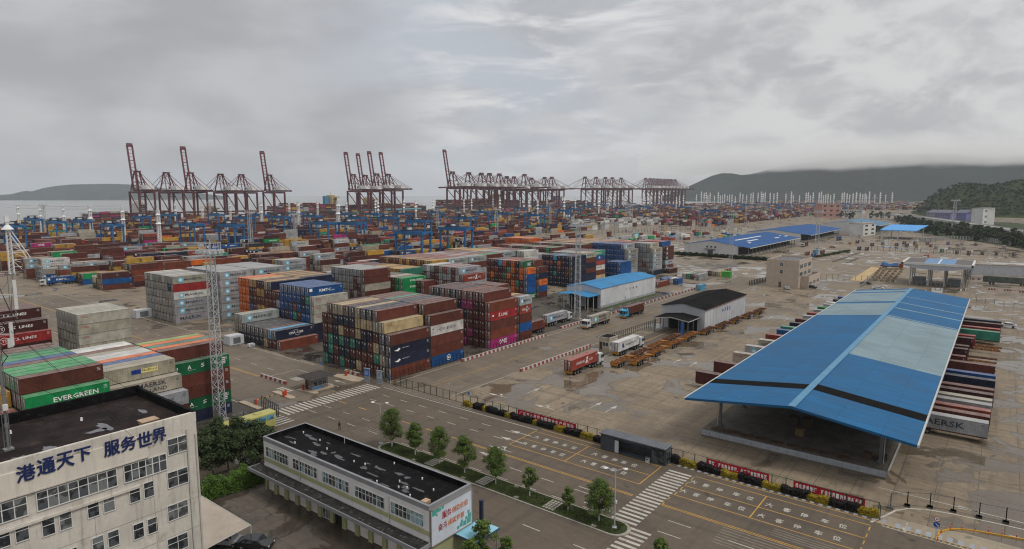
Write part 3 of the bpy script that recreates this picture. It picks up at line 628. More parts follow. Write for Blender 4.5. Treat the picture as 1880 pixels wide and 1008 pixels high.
# ---- low rows on the wet ground by the far road
for i, (x, y, col, rz, L) in enumerate([(-128.8, 285, 'a', 0, 12.4), (-131.5, 297, 'B', 0, 12.4), (-126.9, 299.5, 'B', 0, 6.2), (-129.3, 299.5, 'w', 0, 6.2), (-134, 299, 'B', 0, 6.2), (-129.6, 325, 'g', 0, 12.2), (-127.2, 325, 'b', 0, 12.2), (-124.8, 325, 's', 0, 12.2), (-132, 325, 'e', 0, 12.2), (-125.5, 344, 'b', 0, 12.2), (-123.2, 344, 'e', 0, 12.2), (-120.9, 344, 't', 0, 12.2), (-122, 357, 'a', 0, 6.2)]):
    cont(x, y, 0, col, 'plain', L, key=None, label=None, desc='row on the wet ground by the road', row=i, tier=1)['single'] = True
# ---- loading docks of the big shed: containers on trailers, ends tucked under the eaves
DOCK_R = [(0.6, 136.5, 's', 'maersktext', 12.4), (0.7, 140.6, 'b', 'plain', 12.4), (.8, 144.4, 'h', 'plain', 12.4), (.9, 148.8, 's', 'maersktext', 12.4), (.9, 152.3, 'e', 'plain', 12.4), (1.0, 157.0, 'd', 'plain', 12.4), (1.1, 161, 'b', 'plain', 12.4), (1.2, 169.5, 'n', 'plain', 12.4), (1.2, 174.2, 'B', 'plain', 12.4), (1.0, 184.4, 'b', 'plain', 12.4), (-5.0, 191, 'b', 'plain', 6.2), (-4.9, 200.5, 'd', 'plain', 6.2), (-4.8, 205, 'b', 'plain', 6.2), (-4.2, 217, 'd', 'plain', 6.2), (-3.9, 221.5, 'r', 'plain', 6.2), (1.6, 231.5, 'g', 'plain', 12.4), (1.7, 237, 'h', 'plain', 12.4), (1.8, 246.5, 'd', 'plain', 12.4), (1.9, 252.5, 'k', 'plain', 12.4)]
DOCK_L = [(-53.3, 137.4, 'd', 'plain'), (-53.2, 148.6, 'b', 'plain'), (-52.6, 160.4, 'e', 'oocl'), (-52.6, 170, 's', 'maersk'), (-51.8, 179.3, 'e', 'capital'), (-52.3, 187.6, 'h', 'plain'), (-51.6, 196.4, 'B', 'plain'), (-52, 202, 'g', 'plain'), (-51.4, 210, 'n', 'plain'), (-51.6, 217.6, 'b', 'plain'), (-51, 225, 's', 'maersk'), (-51.3, 231.6, 'h', 'plain'), (-50.8, 239, 's', 'maersk'), (-51, 246, 'G', 'plain'), (-50.6, 253.5, 's', 'maersk'), (-50.8, 259, 'w', 'plain'), (-50.2, 268, 'k', 'plain'), (-50, 276, 'B', 'plain')]
DOCKS = []
for i, (xr, y, col, lg, L) in enumerate(DOCK_R):
    d = cont(xr - L / 2 + 6.2 * 0, y + CW / 2, 1.25, col, lg, L, CT, -math.pi / 2, 'right side of the big shed', i, 1)
    d['label'] = f"{CNAME[col]} container parked at the {ORD[i]} dock right of the blue roofed shed"; DOCKS.append(d)
for i, (xl, y, col, lg) in enumerate(DOCK_L):
    d = cont(xl + 6.2, y + CW / 2, 1.25, col, lg, 12.4, CT, -math.pi / 2, 'left side of the big shed', i, 1)
    d['label'] = f"{CNAME[col]} container parked at the {ORD[i]} dock left of the blue roofed shed"; DOCKS.append(d)
# ---- the container yard behind: blocks of six rows between crane lanes
rb = random.Random(21)
WP = 'bbbbbbbbbbbbbdddddddaaaannnBBssssyyyyyeeewrhhGgmkko'
LOGOBY = dict(s='maersk', w='maersk', G='evergreen', m='one', y='mscbox', n='kmtc', B='kmtc', r='hamburg', h='hamburg', g='zim', p='oocl', e='oocl')
for bi in range(31):
    xr = -242.0 - bi * 28.5
    if xr < -1062: break
    y = 113.0 if bi > 2 else 152.0
    if bi in (0, 1): y = 168.0
    yend = 480 if xr > -410 else (1500 if xr > -800 else 1650)
    if xr < -930: y = 150.0
    nb = 0
    while y < yend or (-410 < xr < -320 and y < 1500):
        nb += 1
        if xr > -410 and yend < y < 870: y = 870.0
        if nb % 9 == 0 or rb.random() < .06: y += 13 * (1 if nb % 9 else 1.4); continue
        dens = rb.random(); hb = rb.choice((1, 2, 2, 3, 3, 3, 4)) if dens > .15 else 1
        colb = rb.choice('bbbbbddaynse'); WQ = WP
        if -450 < xr < -405 and 690 < y < 900: colb = RND.choice('wes'); WQ = 'wwssebd'; hb = 3
        for row in range(6):
            hh = max(0, min(5, hb + rb.choice((-1, 0, 0, 0, 1, -2))))
            for k in range(1, hh + 1):
                col = colb if rb.random() < .45 else rb.choice(WQ)
                lg = LOGOBY.get(col) if rb.random() < .75 else None
                cont(xr - row * 2.35 - CW / 2, y + CL / 2, (k - 1) * CT, col, lg, CL, CT, 0, 'crane yard', row, k)
        y += 13.0 if rb.random() > .1 else 14.5
# ---- hand placed yard stacks that stand out, then which containers show largest
def yard(px, py, z, col, logo, n=1, rows=1, T=CT, back=False):
    p = at(px, py, z); k = int(round(z / T))
    for r_ in range(rows):
        for q in range(k):
            cc = col[(k - 1 - q) % len(col)] if r_ == 0 else RND.choice('bbdsye')
            cont(p.x - CW / 2 - r_ * 2.3, p.y + CL / 2, q * T, cc, (logo[(k - 1 - q) % len(logo)] if r_ == 0 else None), CL, T, 0, 'front edge of the crane yard', -1, q + 1)
FRONT = [(76, 476, 10.8, 'wweB', ['maersk', 'maersk', 'plain', 'kmtc'], 3), (152, 503, 5.4, 'GB', ['evergreen', 'italia'], 4), (133, 482, 8.1, 'sse', ['maersk', 'plain', 'plain'], 3), (187, 502, 8.1, 'dBb', ['mscbox', 'plain', 'plain'], 3), (96, 463, 10.8, 'GGbb', ['evergreen', 'evergreen', None, None], 4),
         (57, 447, 10.8, 'mbdb', ['one', None, None, None], 3), (209, 480, 10.8, 'bynb', ['plain', 'mscbox', 'plain', None], 3), (46, 475, 10.8, 'ssbb', ['maersk', 'maersk', None, None], 3), (0, 463, 10.8, 'yybd', ['mscbox', 'mscbox', None, None], 3), (235, 487, 8.1, 'hbb', ['plain', 'plain', None], 4), (100, 449, 10.8, 'ybbb', ['mscbox', None, None, None], 3),
         (345, 472, 10.8, 'sbbd', ['maersk', 'plain', None, None], 4), (699, 461, 8.1, 'BBB', ['plain', 'plain', 'plain'], 3), (595, 470, 10.8, 'bsss', ['plain', 'maersk', 'maersk', None], 3), (519, 478, 13.5, 'ssbbb', ['maersk', 'maersk', None, None, None], 4), (578, 467, 13.5, 'ssbbb', ['maersk', None, None, None, None], 2), (551, 463, 13.5, 'sbbbb', ['maersk', None, None, None, None], 3), (614, 440, 13.5, 'wbsbb', ['maersk', 'plain', 'maersk', None, None], 3), (650, 460, 10.8, 'bbbb', ['plain'] * 4, 2)]
for f in FRONT: yard(f[0], f[1], f[2], f[3], f[4], rows=f[5])
for r_ in range(9):
    for k in range(6): cont(-240 - r_ * 2.3 - 1.1, 334.5, k * CT, 'o', 'hapagdark' if r_ == 0 and k == 5 else None, CL, CT, 0, 'orange stack in the middle of the yard', r_, k + 1)
# drop generated boxes that collide with a hand placed one (grid test)
occ = {}
def cell(d): return (int((d['x'] + 3000) // 2.0), int(d['y'] // 6.0))
keep = []
order = [d for d in CONT if d['desc'] != 'crane yard'] + [d for d in CONT if d['desc'] == 'crane yard']
boxes = []
pad = {}
for d in order:
    if d['desc'] == 'crane yard':
        hit = False
        gx, gy = int(d['x'] // 14), int(d['y'] // 14)
        for ax in (-1, 0, 1):
            for ay in (-1, 0, 1):
                for q in pad.get((gx + ax, gy + ay), ()):
                    if abs(q['x'] - d['x']) < CW + .02 and abs(q['y'] - d['y']) < (q['L'] + d['L']) / 2 + .1: hit = True; break
        if hit: continue
    else: pad.setdefault((int(d['x'] // 14), int(d['y'] // 14)), []).append(d)
    keep.append(d)
CONT = keep
def corners(d):
    a, b = d['L'] / 2, CW / 2
    if d['rz']: a, b = b, a
    else: pass
    hx, hy = (CW / 2, d['L'] / 2) if not d['rz'] else (d['L'] / 2, CW / 2)
    return d['x'] - hx, d['y'] - hy, d['z'], d['x'] + hx, d['y'] + hy, d['z'] + CH * d['T'] / CT
def infr(d):
    for X, Y, Z in ((d['x'], d['y'] - d['L'] / 2, d['z'] + 2.6), (d['x'], d['y'] + d['L'] / 2, d['z'] + 2.6)):
        u, v, f = proj(X, Y, Z)
        if f > 1 and -120 < u < 2000 and v < 1150: return True
    return False
CONT = [d for d in CONT if infr(d)]
# exposed faces
grid = {}
for d in CONT: grid.setdefault((round(d['x'] / 2.26 * 2), round(d['y'] / 3), round(d['z'] / d['T'])), d)
near_idx = {}
for i, d in enumerate(CONT): near_idx.setdefault((int(d['x'] // 15), int(d['y'] // 15)), []).append(i)
def neigh(d):
    gx, gy = int(d['x'] // 15), int(d['y'] // 15)
    for ax in (-1, 0, 1):
        for ay in (-1, 0, 1):
            for i in near_idx.get((gx + ax, gy + ay), ()):
                if CONT[i] is not d: yield CONT[i]
for d in CONT:
    x0, y0, z0, x1, y1, z1 = corners(d); top = side = end = back = left = True; under = False
    for q in neigh(d):
        a0, b0, c0, a1, b1, c1 = corners(q)
        oy = min(y1, b1) - max(y0, b0); ox = min(x1, a1) - max(x0, a0); oz = min(z1, c1) - max(z0, c0)
        if oz > 2.0 and oy > (y1 - y0) * .85 and -.1 < a0 - x1 < .35: side = False
        if oz > 2.0 and oy > (y1 - y0) * .85 and -.1 < x0 - a1 < .35: left = False
        if oz > 2.0 and ox > (x1 - x0) * .85 and -.1 < y0 - b1 < .20: end = False
        if ox > (x1 - x0) * .7 and oy > (y1 - y0) * .7 and -.2 < c0 - z1 < .3: top = False
    d.update(top=top, side=side, end=end, left=left)
# visible picture area of each, by rays against all the boxes and the large buildings
bv, bf = [], []
def bbox(x0, y0, z0, x1, y1, z1):
    o = len(bv); bv.extend([(x0, y0, z0), (x1, y0, z0), (x1, y1, z0), (x0, y1, z0), (x0, y0, z1), (x1, y0, z1), (x1, y1, z1), (x0, y1, z1)])
    bf.extend([(o + 4, o + 5, o + 6, o + 7), (o, o + 1, o + 5, o + 4), (o + 1, o + 2, o + 6, o + 5), (o + 2, o + 3, o + 7, o + 6), (o + 3, o, o + 4, o + 7)])
for d in CONT: bbox(*corners(d))
for q in ((-81, -30, 0, -69.5, 32, 20), (-85, 48.5, 0, -50, 56, 8.3), (-42, 105.5, 8.2, -7.5, 270, 9.5), (-137, 211, 0, -122, 261, 8), (-88, 190, 0, -74, 234, 7.5)): bbox(*q)
bvh = BVHTree.FromPolygons(bv, bf)
eye = Vector((0, 0, CAMH))
def tri_area(P):
    a = 0
    for i in range(len(P)): a += P[i][0] * P[(i + 1) % len(P)][1] - P[(i + 1) % len(P)][0] * P[i][1]
    return abs(a) / 2
def facevis(quad):
    P = [proj(*q) for q in quad]
    if min(p[2] for p in P) < 1: return 0
    cx = sum(p[0] for p in P) / 4
    A = tri_area(P)
    if A < 2: return 0
    hit = 0; n = 0
    o, u, v = Vector(quad[0]), Vector(quad[1]) - Vector(quad[0]), Vector(quad[3]) - Vector(quad[0])
    for fu in (.12, .37, .63, .88):
        for fv in (.2, .5, .8):
            p = o + u * fu + v * fv; n += 1
            x, y, f = proj(*p)
            if not (0 <= x <= 1880 and 0 <= y <= 1008): continue
            dv = p - eye; L = dv.length; dv /= L
            r = bvh.ray_cast(eye, dv, L - .12)
            if r[0] is None: hit += 1
    return A * hit / n
for d in CONT:
    d['vis'] = 0.0; d['vend'] = d['vside'] = 0.0
    if math.hypot(d['x'], d['y']) > 640: continue
    x0, y0, z0, x1, y1, z1 = corners(d)
    if d['top']: d['vis'] += facevis([(x0, y0, z1 + .02), (x1, y0, z1 + .02), (x1, y1, z1 + .02), (x0, y1, z1 + .02)])
    if d['side'] and x1 < 0: d['vside'] = facevis([(x1 + .02, y0, z0), (x1 + .02, y1, z0), (x1 + .02, y1, z1), (x1 + .02, y0, z1)])
    if d['end']: d['vend'] = facevis([(x0, y0 - .02, z0), (x1, y0 - .02, z0), (x1, y0 - .02, z1), (x0, y0 - .02, z1)])
    if d['left'] and x0 > 0: d['vside'] += facevis([(x0 - .02, y0, z0), (x0 - .02, y1, z0), (x0 - .02, y1, z1), (x0 - .02, y0, z1)])
    d['vis'] += d['vside'] + d['vend']
TRUCK_BOXES = 6
vis = sorted([d for d in CONT if d['vis'] > 6], key=lambda d: -d['vis'])
IND = [d for d in vis if d in DOCKS]
ids = set(id(d) for d in IND)
for d in vis:
    if len(IND) >= 300 - TRUCK_BOXES: break
    if id(d) not in ids: IND.append(d); ids.add(id(d))
GROUPN = 'shipping containers of the port'
seen_l = {}
def place_container(d, label):
    L, T = d['L'], d['T']
    base = 12.6 if L > 9 else 6.2
    o = link('shipping_container', container_mesh(base), None, (d['x'], d['y'], d['z']), d['rz'])
    o.scale = (1, L / base, T / CT); j = RND.uniform(.84, 1.14); c = PAL[d['col']]
    colr = tuple(min(1, q * j * RND.uniform(.96, 1.04)) for q in c) + (1,); o.color = colr
    tag(o, label, 'container', GROUPN)
    hidden_end = bool(d['rz'])
    if not hidden_end and d.get('vend', 1) > 3 or d.get('door'):
        for s in (-1, 1):
            q = link('door', door_mesh(s), o, (0, -base / 2, 0)); q.color = colr
    if d['logo'] and d.get('vside', 1) > 3 or d.get('force') or (d['rz'] and d['logo'] and d['logo'] != 'plain'):
        q = link('lettering', logo_mesh(d['logo'] or 'plain', base), o)
    return o
for d in IND:
    if d.get('label'): lb = d['label']
    else:
        tiern = 'top tier' if d['tier'] == d['nt'] and d['top'] else ORD[max(0, d['tier'] - 1)] + ' tier up'
        mk_ = d['logo'] and d['vside'] > 12 and d['logo'] != 'plain'
        if d['row'] >= 0 and d['nr']:
            rown = ORD[min(19, d['row'])] + ' row from right'
            lb = f"{CNAME[d['col']]} container, {tiern}, {rown}, {d['desc']}"
        elif d.get('single'): lb = f"{CNAME[d['col']]} container, {ORD[d['row']]} in the {d['desc']}"
        else:
            px, py, _ = proj(d['x'], d['y'], d['z'])
            lb = f"{CNAME[d['col']]} container, {tiern}, {'with ' + MARKW[d['logo']] + ', ' if mk_ else ''}{d['desc']}"
    n = seen_l.get(lb, 0); seen_l[lb] = n + 1
    if n:
        side_w = 'nearer the sea' if n == 1 else ORD[min(19, n)] + ' along'
        lb = lb + ', ' + side_w
    if len(lb.replace(',', '').split()) > 16: lb = ' '.join(lb.split()[:16])
    place_container(d, lb)
# everything else is one mass
REST = [d for d in CONT if id(d) not in ids]
V = []; Fc = []; COLS = []
lv, lf, lc = [], [], []
for d in REST:
    x0, y0, z0, x1, y1, z1 = corners(d); o = len(V)
    V += [(x0, y0, z0), (x1, y0, z0), (x1, y1, z0), (x0, y1, z0), (x0, y0, z1), (x1, y0, z1), (x1, y1, z1), (x0, y1, z1)]
    fl = []
    if d['top']: fl.append((o + 4, o + 5, o + 6, o + 7))
    if d['end']: fl.append((o, o + 1, o + 5, o + 4))
    if d['side']: fl.append((o + 1, o + 2, o + 6, o + 5))
    if d['left']: fl.append((o + 3, o, o + 4, o + 7))
    fl.append((o + 2, o + 3, o + 7, o + 6))
    j = RND.uniform(.8, 1.15); c = tuple(min(1, q * j) for q in PAL[d['col']]); Fc += fl; COLS += [c] * len(fl)
    if d['end'] and not d['rz'] and math.hypot(d['x'], d['y']) < 430:
        yy = y0 - .012; hh = z1 - z0; o = len(V); q_ = []
        for a0, a1, b0, b1, cc_ in [(x0 + .10, x0 + .17, 0, 1, 0), (x1 - .17, x1 - .10, 0, 1, 0), ((x0 + x1) / 2 - .05, (x0 + x1) / 2 + .05, .04, .96, 0), (x0, x1, .0, .05, 0)] + [(x0 + f_ * CW - .035, x0 + f_ * CW + .035, .03, .97, 1) for f_ in (.20, .38, .62, .80)] + [(x0 + CW * .64, x0 + CW * .78, .62, .80, 2), (x0 + CW * .24, x0 + CW * .36, .74, .84, 2)]:
            k_ = len(V); V += [(a0, yy - cc_ * .02, z0 + hh * b0), (a1, yy - cc_ * .02, z0 + hh * b0), (a1, yy - cc_ * .02, z0 + hh * b1), (a0, yy - cc_ * .02, z0 + hh * b1)]; Fc.append((k_, k_ + 1, k_ + 2, k_ + 3)); COLS.append(((.012, .012, .013), tuple(.5 * w_ + .12 for w_ in c), (.55, .55, .53))[cc_])
    if d['logo'] and d['side'] and math.hypot(d['x'], d['y']) < 520 and not d['rz']:
        mb = LOGO(MB(), d['logo'], d['L'], CH, CW / 2 + .03); o = len(V)
        V += [(d['x'] + a, d['y'] + b, d['z'] + c_) for a, b, c_ in mb.v]; Fc += [tuple(i + o for i in f) for f in mb.f]; COLS += [LCOL[q] for q in mb.m]
# the far end of the yard, one body per bay of a block
for bi in range(-8, 24):
    xr = -430 - bi * 28.5
    if xr < -1050: break
    y = 1500 if xr > -800 else 1650
    if xr > -320: y = 2050 + (xr + 320) * 2
    while y < 4300:
        st = 13.2 if y < 2400 else 26
        if rb.random() < .14: y += st; continue
        for part in range(2 if y < 2400 else 1):
            hh = rb.choice((1, 2, 2, 3, 3, 4)); w = 7.2 if y < 2400 else 14.5
            for k in range(hh):
                x1 = xr - part * 7.3; x0 = x1 - w; z0 = k * 2.7; z1 = z0 + 2.65; o = len(V)
                V += [(x0, y, z0), (x1, y, z0), (x1, y + st - .8, z0), (x0, y + st - .8, z0), (x0, y, z1), (x1, y, z1), (x1, y + st - .8, z1), (x0, y + st - .8, z1)]
                fl = [(o + 4, o + 5, o + 6, o + 7), (o, o + 1, o + 5, o + 4), (o + 1, o + 2, o + 6, o + 5)]
                Fc += fl; c = PAL[rb.choice(WP)]; COLS += [c] * 3
        y += st
me = bpy.data.meshes.new('yard_containers'); me.from_pydata(V, [], Fc); me.materials.append(PAINT2)
at_ = me.attributes.new('Col', 'FLOAT_COLOR', 'CORNER')
buf = np.ones((len(me.loops), 4), dtype=np.float32); tot = np.array([len(f) for f in Fc]); buf[:, :3] = np.repeat(np.array(COLS, dtype=np.float32), tot, axis=0)
at_.data.foreach_set('color', buf.ravel())
o = bpy.data.objects.new('container_yard', me); C.objects.link(o); o['kind'] = 'stuff'
tag(o, 'thousands of stacked shipping containers filling the port yard beyond the near stacks', 'containers')
import sys; print('containers', len(CONT), 'individual', len(IND), 'faces', len(Fc), 'min vis', IND[-1]['vis'])
# ------------------------------------------------------------------ office block at the lower left
off_wall = mat('office_wall', (.52, .485, .43), .85, var=.14, scale=.25, streak=.55, stain=(.22, .19, .15), stain_amt=.35)
off_band = mat('office_band', (.57, .53, .46), .8, var=.08, scale=.4, streak=.25)
roof_felt = mat('roof_felt', (.020, .014, .013), .8, spec=.1, var=.5, scale=.35, stain=(.055, .045, .042), stain_amt=.6)
felt_black = mat('black_felt', (.0055, .0055, .006), .8, spec=.08, var=.4, scale=.6, stain=(.03, .03, .032), stain_amt=.6)
frame_w = flat('window_frame_white', (.55, .55, .53), .5); gl = glass('glass', (.018, .021, .024)); gl2 = glass('glass_curtain', (.05, .055, .055)); gl3 = glass('glass_blue', (.08, .125, .14))
navy_l = flat('sign_navy', (.012, .022, .085), .45); conc = mat('concrete', (.27, .25, .22), .85, var=.25, scale=.6, streak=.4); puddle_m = flat('standing_water', (.10, .10, .11), .06, spec=.7)
pipe_w = flat('pipe_grey', (.42, .41, .38), .6)
def window(parent, o, u, v, nx, ny, W_, H_, depth=.12, gm=None, frame=None, name='window', fw=.07, opens=None):
    "window in the plane o + u*a + v*b (unit vectors u, v), recessed frame with panes as a sub-part"
    o = Vector(o); u = Vector(u).normalized(); v = Vector(v).normalized(); n = u.cross(v).normalized()
    f = MB(); g = MB()
    def rc(mb, a0, b0, a1, b1, d0, d1, m=0):
        P = [o + u * a + v * b + n * d for d in (d0, d1) for a, b in ((a0, b0), (a1, b0), (a1, b1), (a0, b1))]
        mb.add(P, [(0, 1, 2, 3)[::-1], (4, 5, 6, 7), (0, 1, 5, 4), (1, 2, 6, 5), (2, 3, 7, 6), (3, 0, 4, 7)], m)
    rc(f, -fw, -fw, W_ + fw, 0, -.02, .07); rc(f, -fw, H_, W_ + fw, H_ + fw, -.02, .05); rc(f, -fw, 0, 0, H_, -.02, .05); rc(f, W_, 0, W_ + fw, H_, -.02, .05)
    for i in range(1, nx): rc(f, W_ * i / nx - fw * .45, 0, W_ * i / nx + fw * .45, H_, .0, .045)
    ys = [H_ * .62] if ny == 2 else [H_ * j / ny for j in range(1, ny)]
    for b in ys: rc(f, 0, b - fw * .4, W_, b + fw * .4, 0, .04)
    mats = gm or [gl, gl2]; r = random.Random(int(o.x * 31 + o.y * 17 + o.z * 7))
    for i in range(nx): rc(g, W_ * i / nx, 0, W_ * (i + 1) / nx, H_, .0, .018, 0 if r.random() < .72 else 1)
    fo = f.build(name, frame or frame_w, parent); g.build('pane', mats, fo)
    return fo
OX, OY0, OY1, OZ = -69.5, -30.0, 32.0, 20.0
b = thing('office_building', 'cream office block with large dark blue rooftop lettering and flat dark roof', 'building', (OX, OY1, 0))
w = MB(); w.box(-14.8, -62, 0, 0, 0, OZ - 1.0); w.box(0, -62, 13.6, .25, -6.2, 13.85); w.box(-.02, -62, 16.72, .22, -5.2, OZ - 1.0, 1); w.box(0, -62, 16.6, .26, -5.2, 16.72); 
w.box(.0, -4.9, 2, .08, -4.85, 16); 
for z in (3.4, 6.8, 10.2): w.box(0, -62, z - .02, .015, 0, z + .02, 2)
for y in (-10.5, -20.5, -30.5): w.box(0, y - .02, 0, .015, y + .02, 13.5, 2)
w.build('wall', [off_wall, off_band, conc], b)
w = MB(); w.box(-.35, -62, OZ - 1, .02, .02, OZ, 0); w.box(-14.8, -62, OZ - 1, -14.4, 0, OZ + .35, 1); w.box(-14.4, -.35, OZ - 1, -.35, .02, OZ + .0, 1); w.box(-14.6, -.36, OZ, -.1, .0, OZ + .18, 1); w.box(-.36, -62, OZ, .0, 0, OZ + .05, 0)
w.build('parapet', [off_wall, felt_black], b)
w = MB(); w.box(-14.4, -62, OZ - 1.0, -.35, -.35, OZ - .82); rf = w.build('roof', roof_felt, b)
w = MB(); r = random.Random(5)
def blobshape(mb, cx, cy, z, rx, ry, n=14, m=0):
    mb.add([(cx + rx * (1 + r.uniform(-.35, .35)) * math.cos(2 * math.pi * k / n), cy + ry * (1 + r.uniform(-.35, .35)) * math.sin(2 * math.pi * k / n), z) for k in range(n)], [tuple(range(n))], m)
for x, y, a, c in ((-5.6, -7.2, 1.7, .5), (-4.8, -8.2, .5, .9), (-3.2, -12.8, .9, .5), (-2.5, -15.4, .7, .9), (-2, -16.5, .6, .4), (-9, -24, .8, .5), (-7.5, -2.5, .9, .3), (-1.6, -2.4, .7, .8)): w = MB(); blobshape(w, x, y, OZ - .815, a, c); w.build('puddle', puddle_m, rf)
w = MB(); w.box(-3.4, -4.6, OZ - .8, -2.3, -3.0, OZ - .45); w.box(-3.5, -4.7, OZ - .45, -2.2, -2.9, OZ - .35); w.build('roof_hatch', mat('hatch_board', (.38, .27, .18), .8), rf)
for (x, y) in ((-13.9, -22.2), (-13.9, -21.0)):
    w = MB(); w.cyl(x, y, OZ - .8, OZ + .7, .10, 8); w.build('vent_pipe', pipe_w, rf)
w = MB()
for x, y in ((-9.5, -8), (-6, -19), (-8, -27), (-11, -14), (-4, -21)): w.cone(x, y, OZ - .8, OZ - .45, .14, .10, 8)
w.build('roof_outlet', white_p, rf)
def office_px(px, py, x=OX):
    d = px_dir(px, py); t_ = x / d.x; return d.y * t_ - OY1, CAMH + d.z * t_
office_px0 = office_px(346.5, 860)[0]
w = MB(); w.cyl(.12, office_px0, 0, OZ - 1.6, .09, 8); w.cyl(.10, -.2, 2, OZ - 2.4, .07, 6); w.build('drainpipe', pipe_w, b)
def office_px(px, py, x=OX):
    d = px_dir(px, py); t_ = x / d.x; return d.y * t_ - OY1, CAMH + d.z * t_
sg = MB()
for ch, px, py, w_ in (('港', 48, 863.5, 29), ('通', 85, 851, 28), ('天', 120, 840, 27), ('下', 152, 830.5, 25), ('服', 205.5, 818.5, 25), ('务', 235.5, 810, 24), ('世', 265, 802.5, 23), ('界', 292, 795, 22)):
    y0, z0 = office_px(px, py); hgt_ = 1.72 if ch not in '下' else 1.5
    for q_, (ya, za) in enumerate(((0, 0), (.05, 0), (-.05, 0), (0, .05), (0, -.05), (.04, .04), (-.04, -.04))): put_text(sg, ch, (.30 + .003 * q_, y0 - .80 + ya, z0 - hgt_ / 2 + za), (0, 1.38, 0), (0, 0, hgt_ * .86), 0, 0, 2)
sg.build('sign_lettering', navy_l, b)
Uy, Uz = (0, 1, 0), (0, 0, 1)
def off_win(px0, py0, px1, py1, nx, ny=2, depth=0.02, W_=None, H_=None, opens=None):
    "px0,py0 lower left corner; px1 upper right"
    y0, z0 = office_px(px0, py0); y1, z1 = office_px(px1, py1)
    return window(b, (.03, y0, z0), Uy, Uz, nx, ny, W_ or (y1 - y0), H_ or (z1 - z0))
# top floor band windows, then the small pairs and the corner windows below
yA = [office_px(66, 900)[0], office_px(211, 848)[0], office_px(227, 855)[0], office_px(303, 828)[0], office_px(-60, 940)[0], office_px(47, 915)[0]]
z_lo, z_hi = 14.6, 16.35
def bandwin(y0, y1, nx): window(b, (.05, y0, z_lo), Uy, Uz, nx, 2, y1 - y0, z_hi - z_lo, fw=.09)
bandwin(yA[0], yA[1], 8); bandwin(yA[2], yA[3], 6); bandwin(yA[5] - 7.4, yA[5], 8)
for py in (813, 873, 933, 993):
    yc_, z0 = office_px(329, py + 15); window(b, (.03, yc_ - 1.15, z0 - .1), Uy, Uz, 2, 2, 2.1, 1.7)
for (px, py) in ((249, 903), (256, 970), (173, 930), (182, 995), (91, 963), (8, 985), (102, 1030)):
    y0, z0 = office_px(px, py + 8)
    window(b, (.03, y0 - .55, z0 - .55), Uy, Uz, 1, 2, .95, 1.6); 
    window(b, (.03, y0 + .85, z0 - .55), Uy, Uz, 1, 2, .95, 1.6)
for px, py in ((263, 1035), (180, 1060), (20, 1060)):
    y0, z0 = office_px(px, py); window(b, (.03, y0 - .55, z0 - .55), Uy, Uz, 1, 2, .95, 1.6)
# antenna mast on the office roof
mast_m = flat('mast_steel', (.20, .20, .20), .5, .4)
M0 = at(16, 826, 19.2)
mt = thing('antenna_mast', 'grey steel antenna mast with panel aerials and guy wires on the office roof', 'mast', M0)
mt.scale = (1, 1, 1.41)
w = MB(); w.cyl(0, 0, 0, 12.6, .11, 8); w.box(-.4, -.4, 0, .4, .4, .12)
for z in (1.6, 4.0, 6.4): w.cyl(0, 0, z, z + .3, .16, 8)
for dx in (-.45,): 
    w.bar((dx, -.2, 0), (dx, -.2, 13), .06); w.bar((dx, .3, 0), (dx, .3, 13), .06)
    for k in range(22): w.bar((dx, -.2, k * .58), (dx, .3, k * .58), .03)
w.build('pole', mast_m, mt)
w = MB(); top = at(0, 0, 0)
A = [(-.6, -1.6), (-.6, 1.4), (1.2, 1.4), (1.2, -1.6)]
for z in (9.4, 12.2):
    for p, q in zip(A, A[1:] + A[:1]): w.bar((*p, z), (*q, z), .06)
for p in A: w.bar((*p, 9.2), (*p, 12.4), .05)
w.bar((-.6, 1.4, 9.4), (1.2, 1.4, 12.2), .04); w.bar((-.6, 1.4, 12.2), (1.2, 1.4, 9.4), .04); w.bar((1.2, -1.6, 9.4), (1.2, 1.4, 12.2), .04)
w.build('platform_frame', mast_m, mt)
for p, z0, z1 in (((1.35, 1.4), 9.9, 11.9), ((1.0, .9), 7.4, 9.0)):
    w = MB(); w.box(p[0] - .09, p[1] - .14, z0, p[0] + .09, p[1] + .14, z1); w.bar((0, 0, (z0 + z1) / 2), (p[0], p[1], (z0 + z1) / 2), .06); w.build('panel_antenna', flat('antenna_white', (.55, .55, .54), .5), mt)
w = MB(); w.box(.75, .55, 7.3, 1.05, .95, 7.9); w.box(.15, -.2, 2.9, .45, .2, 3.3); w.build('radio_box', flat('antenna_white', (.55, .55, .54), .5), mt)
w = MB()
for (q, z) in (((13.5 - 3, 8.2, .2), 9.4), ((.9, 9.5, .3), 9.4), ((-2.0, 14.5, .3), 9.4), ((-1.5, 9.0, .3), 5.6)): w.bar((0, 0, z), q, .035, n=3)
pts = [(-.1, .2, 12.4), (.5, 1.5, 8.6), (.2, .9, 7.6), (-.2, .3, 7.0), (.25, .6, 6.6), (0, .12, 6)]
for p, q in zip(pts, pts[1:]): w.bar(p, q, .07, n=5)
w.build('cable', black_m, mt)
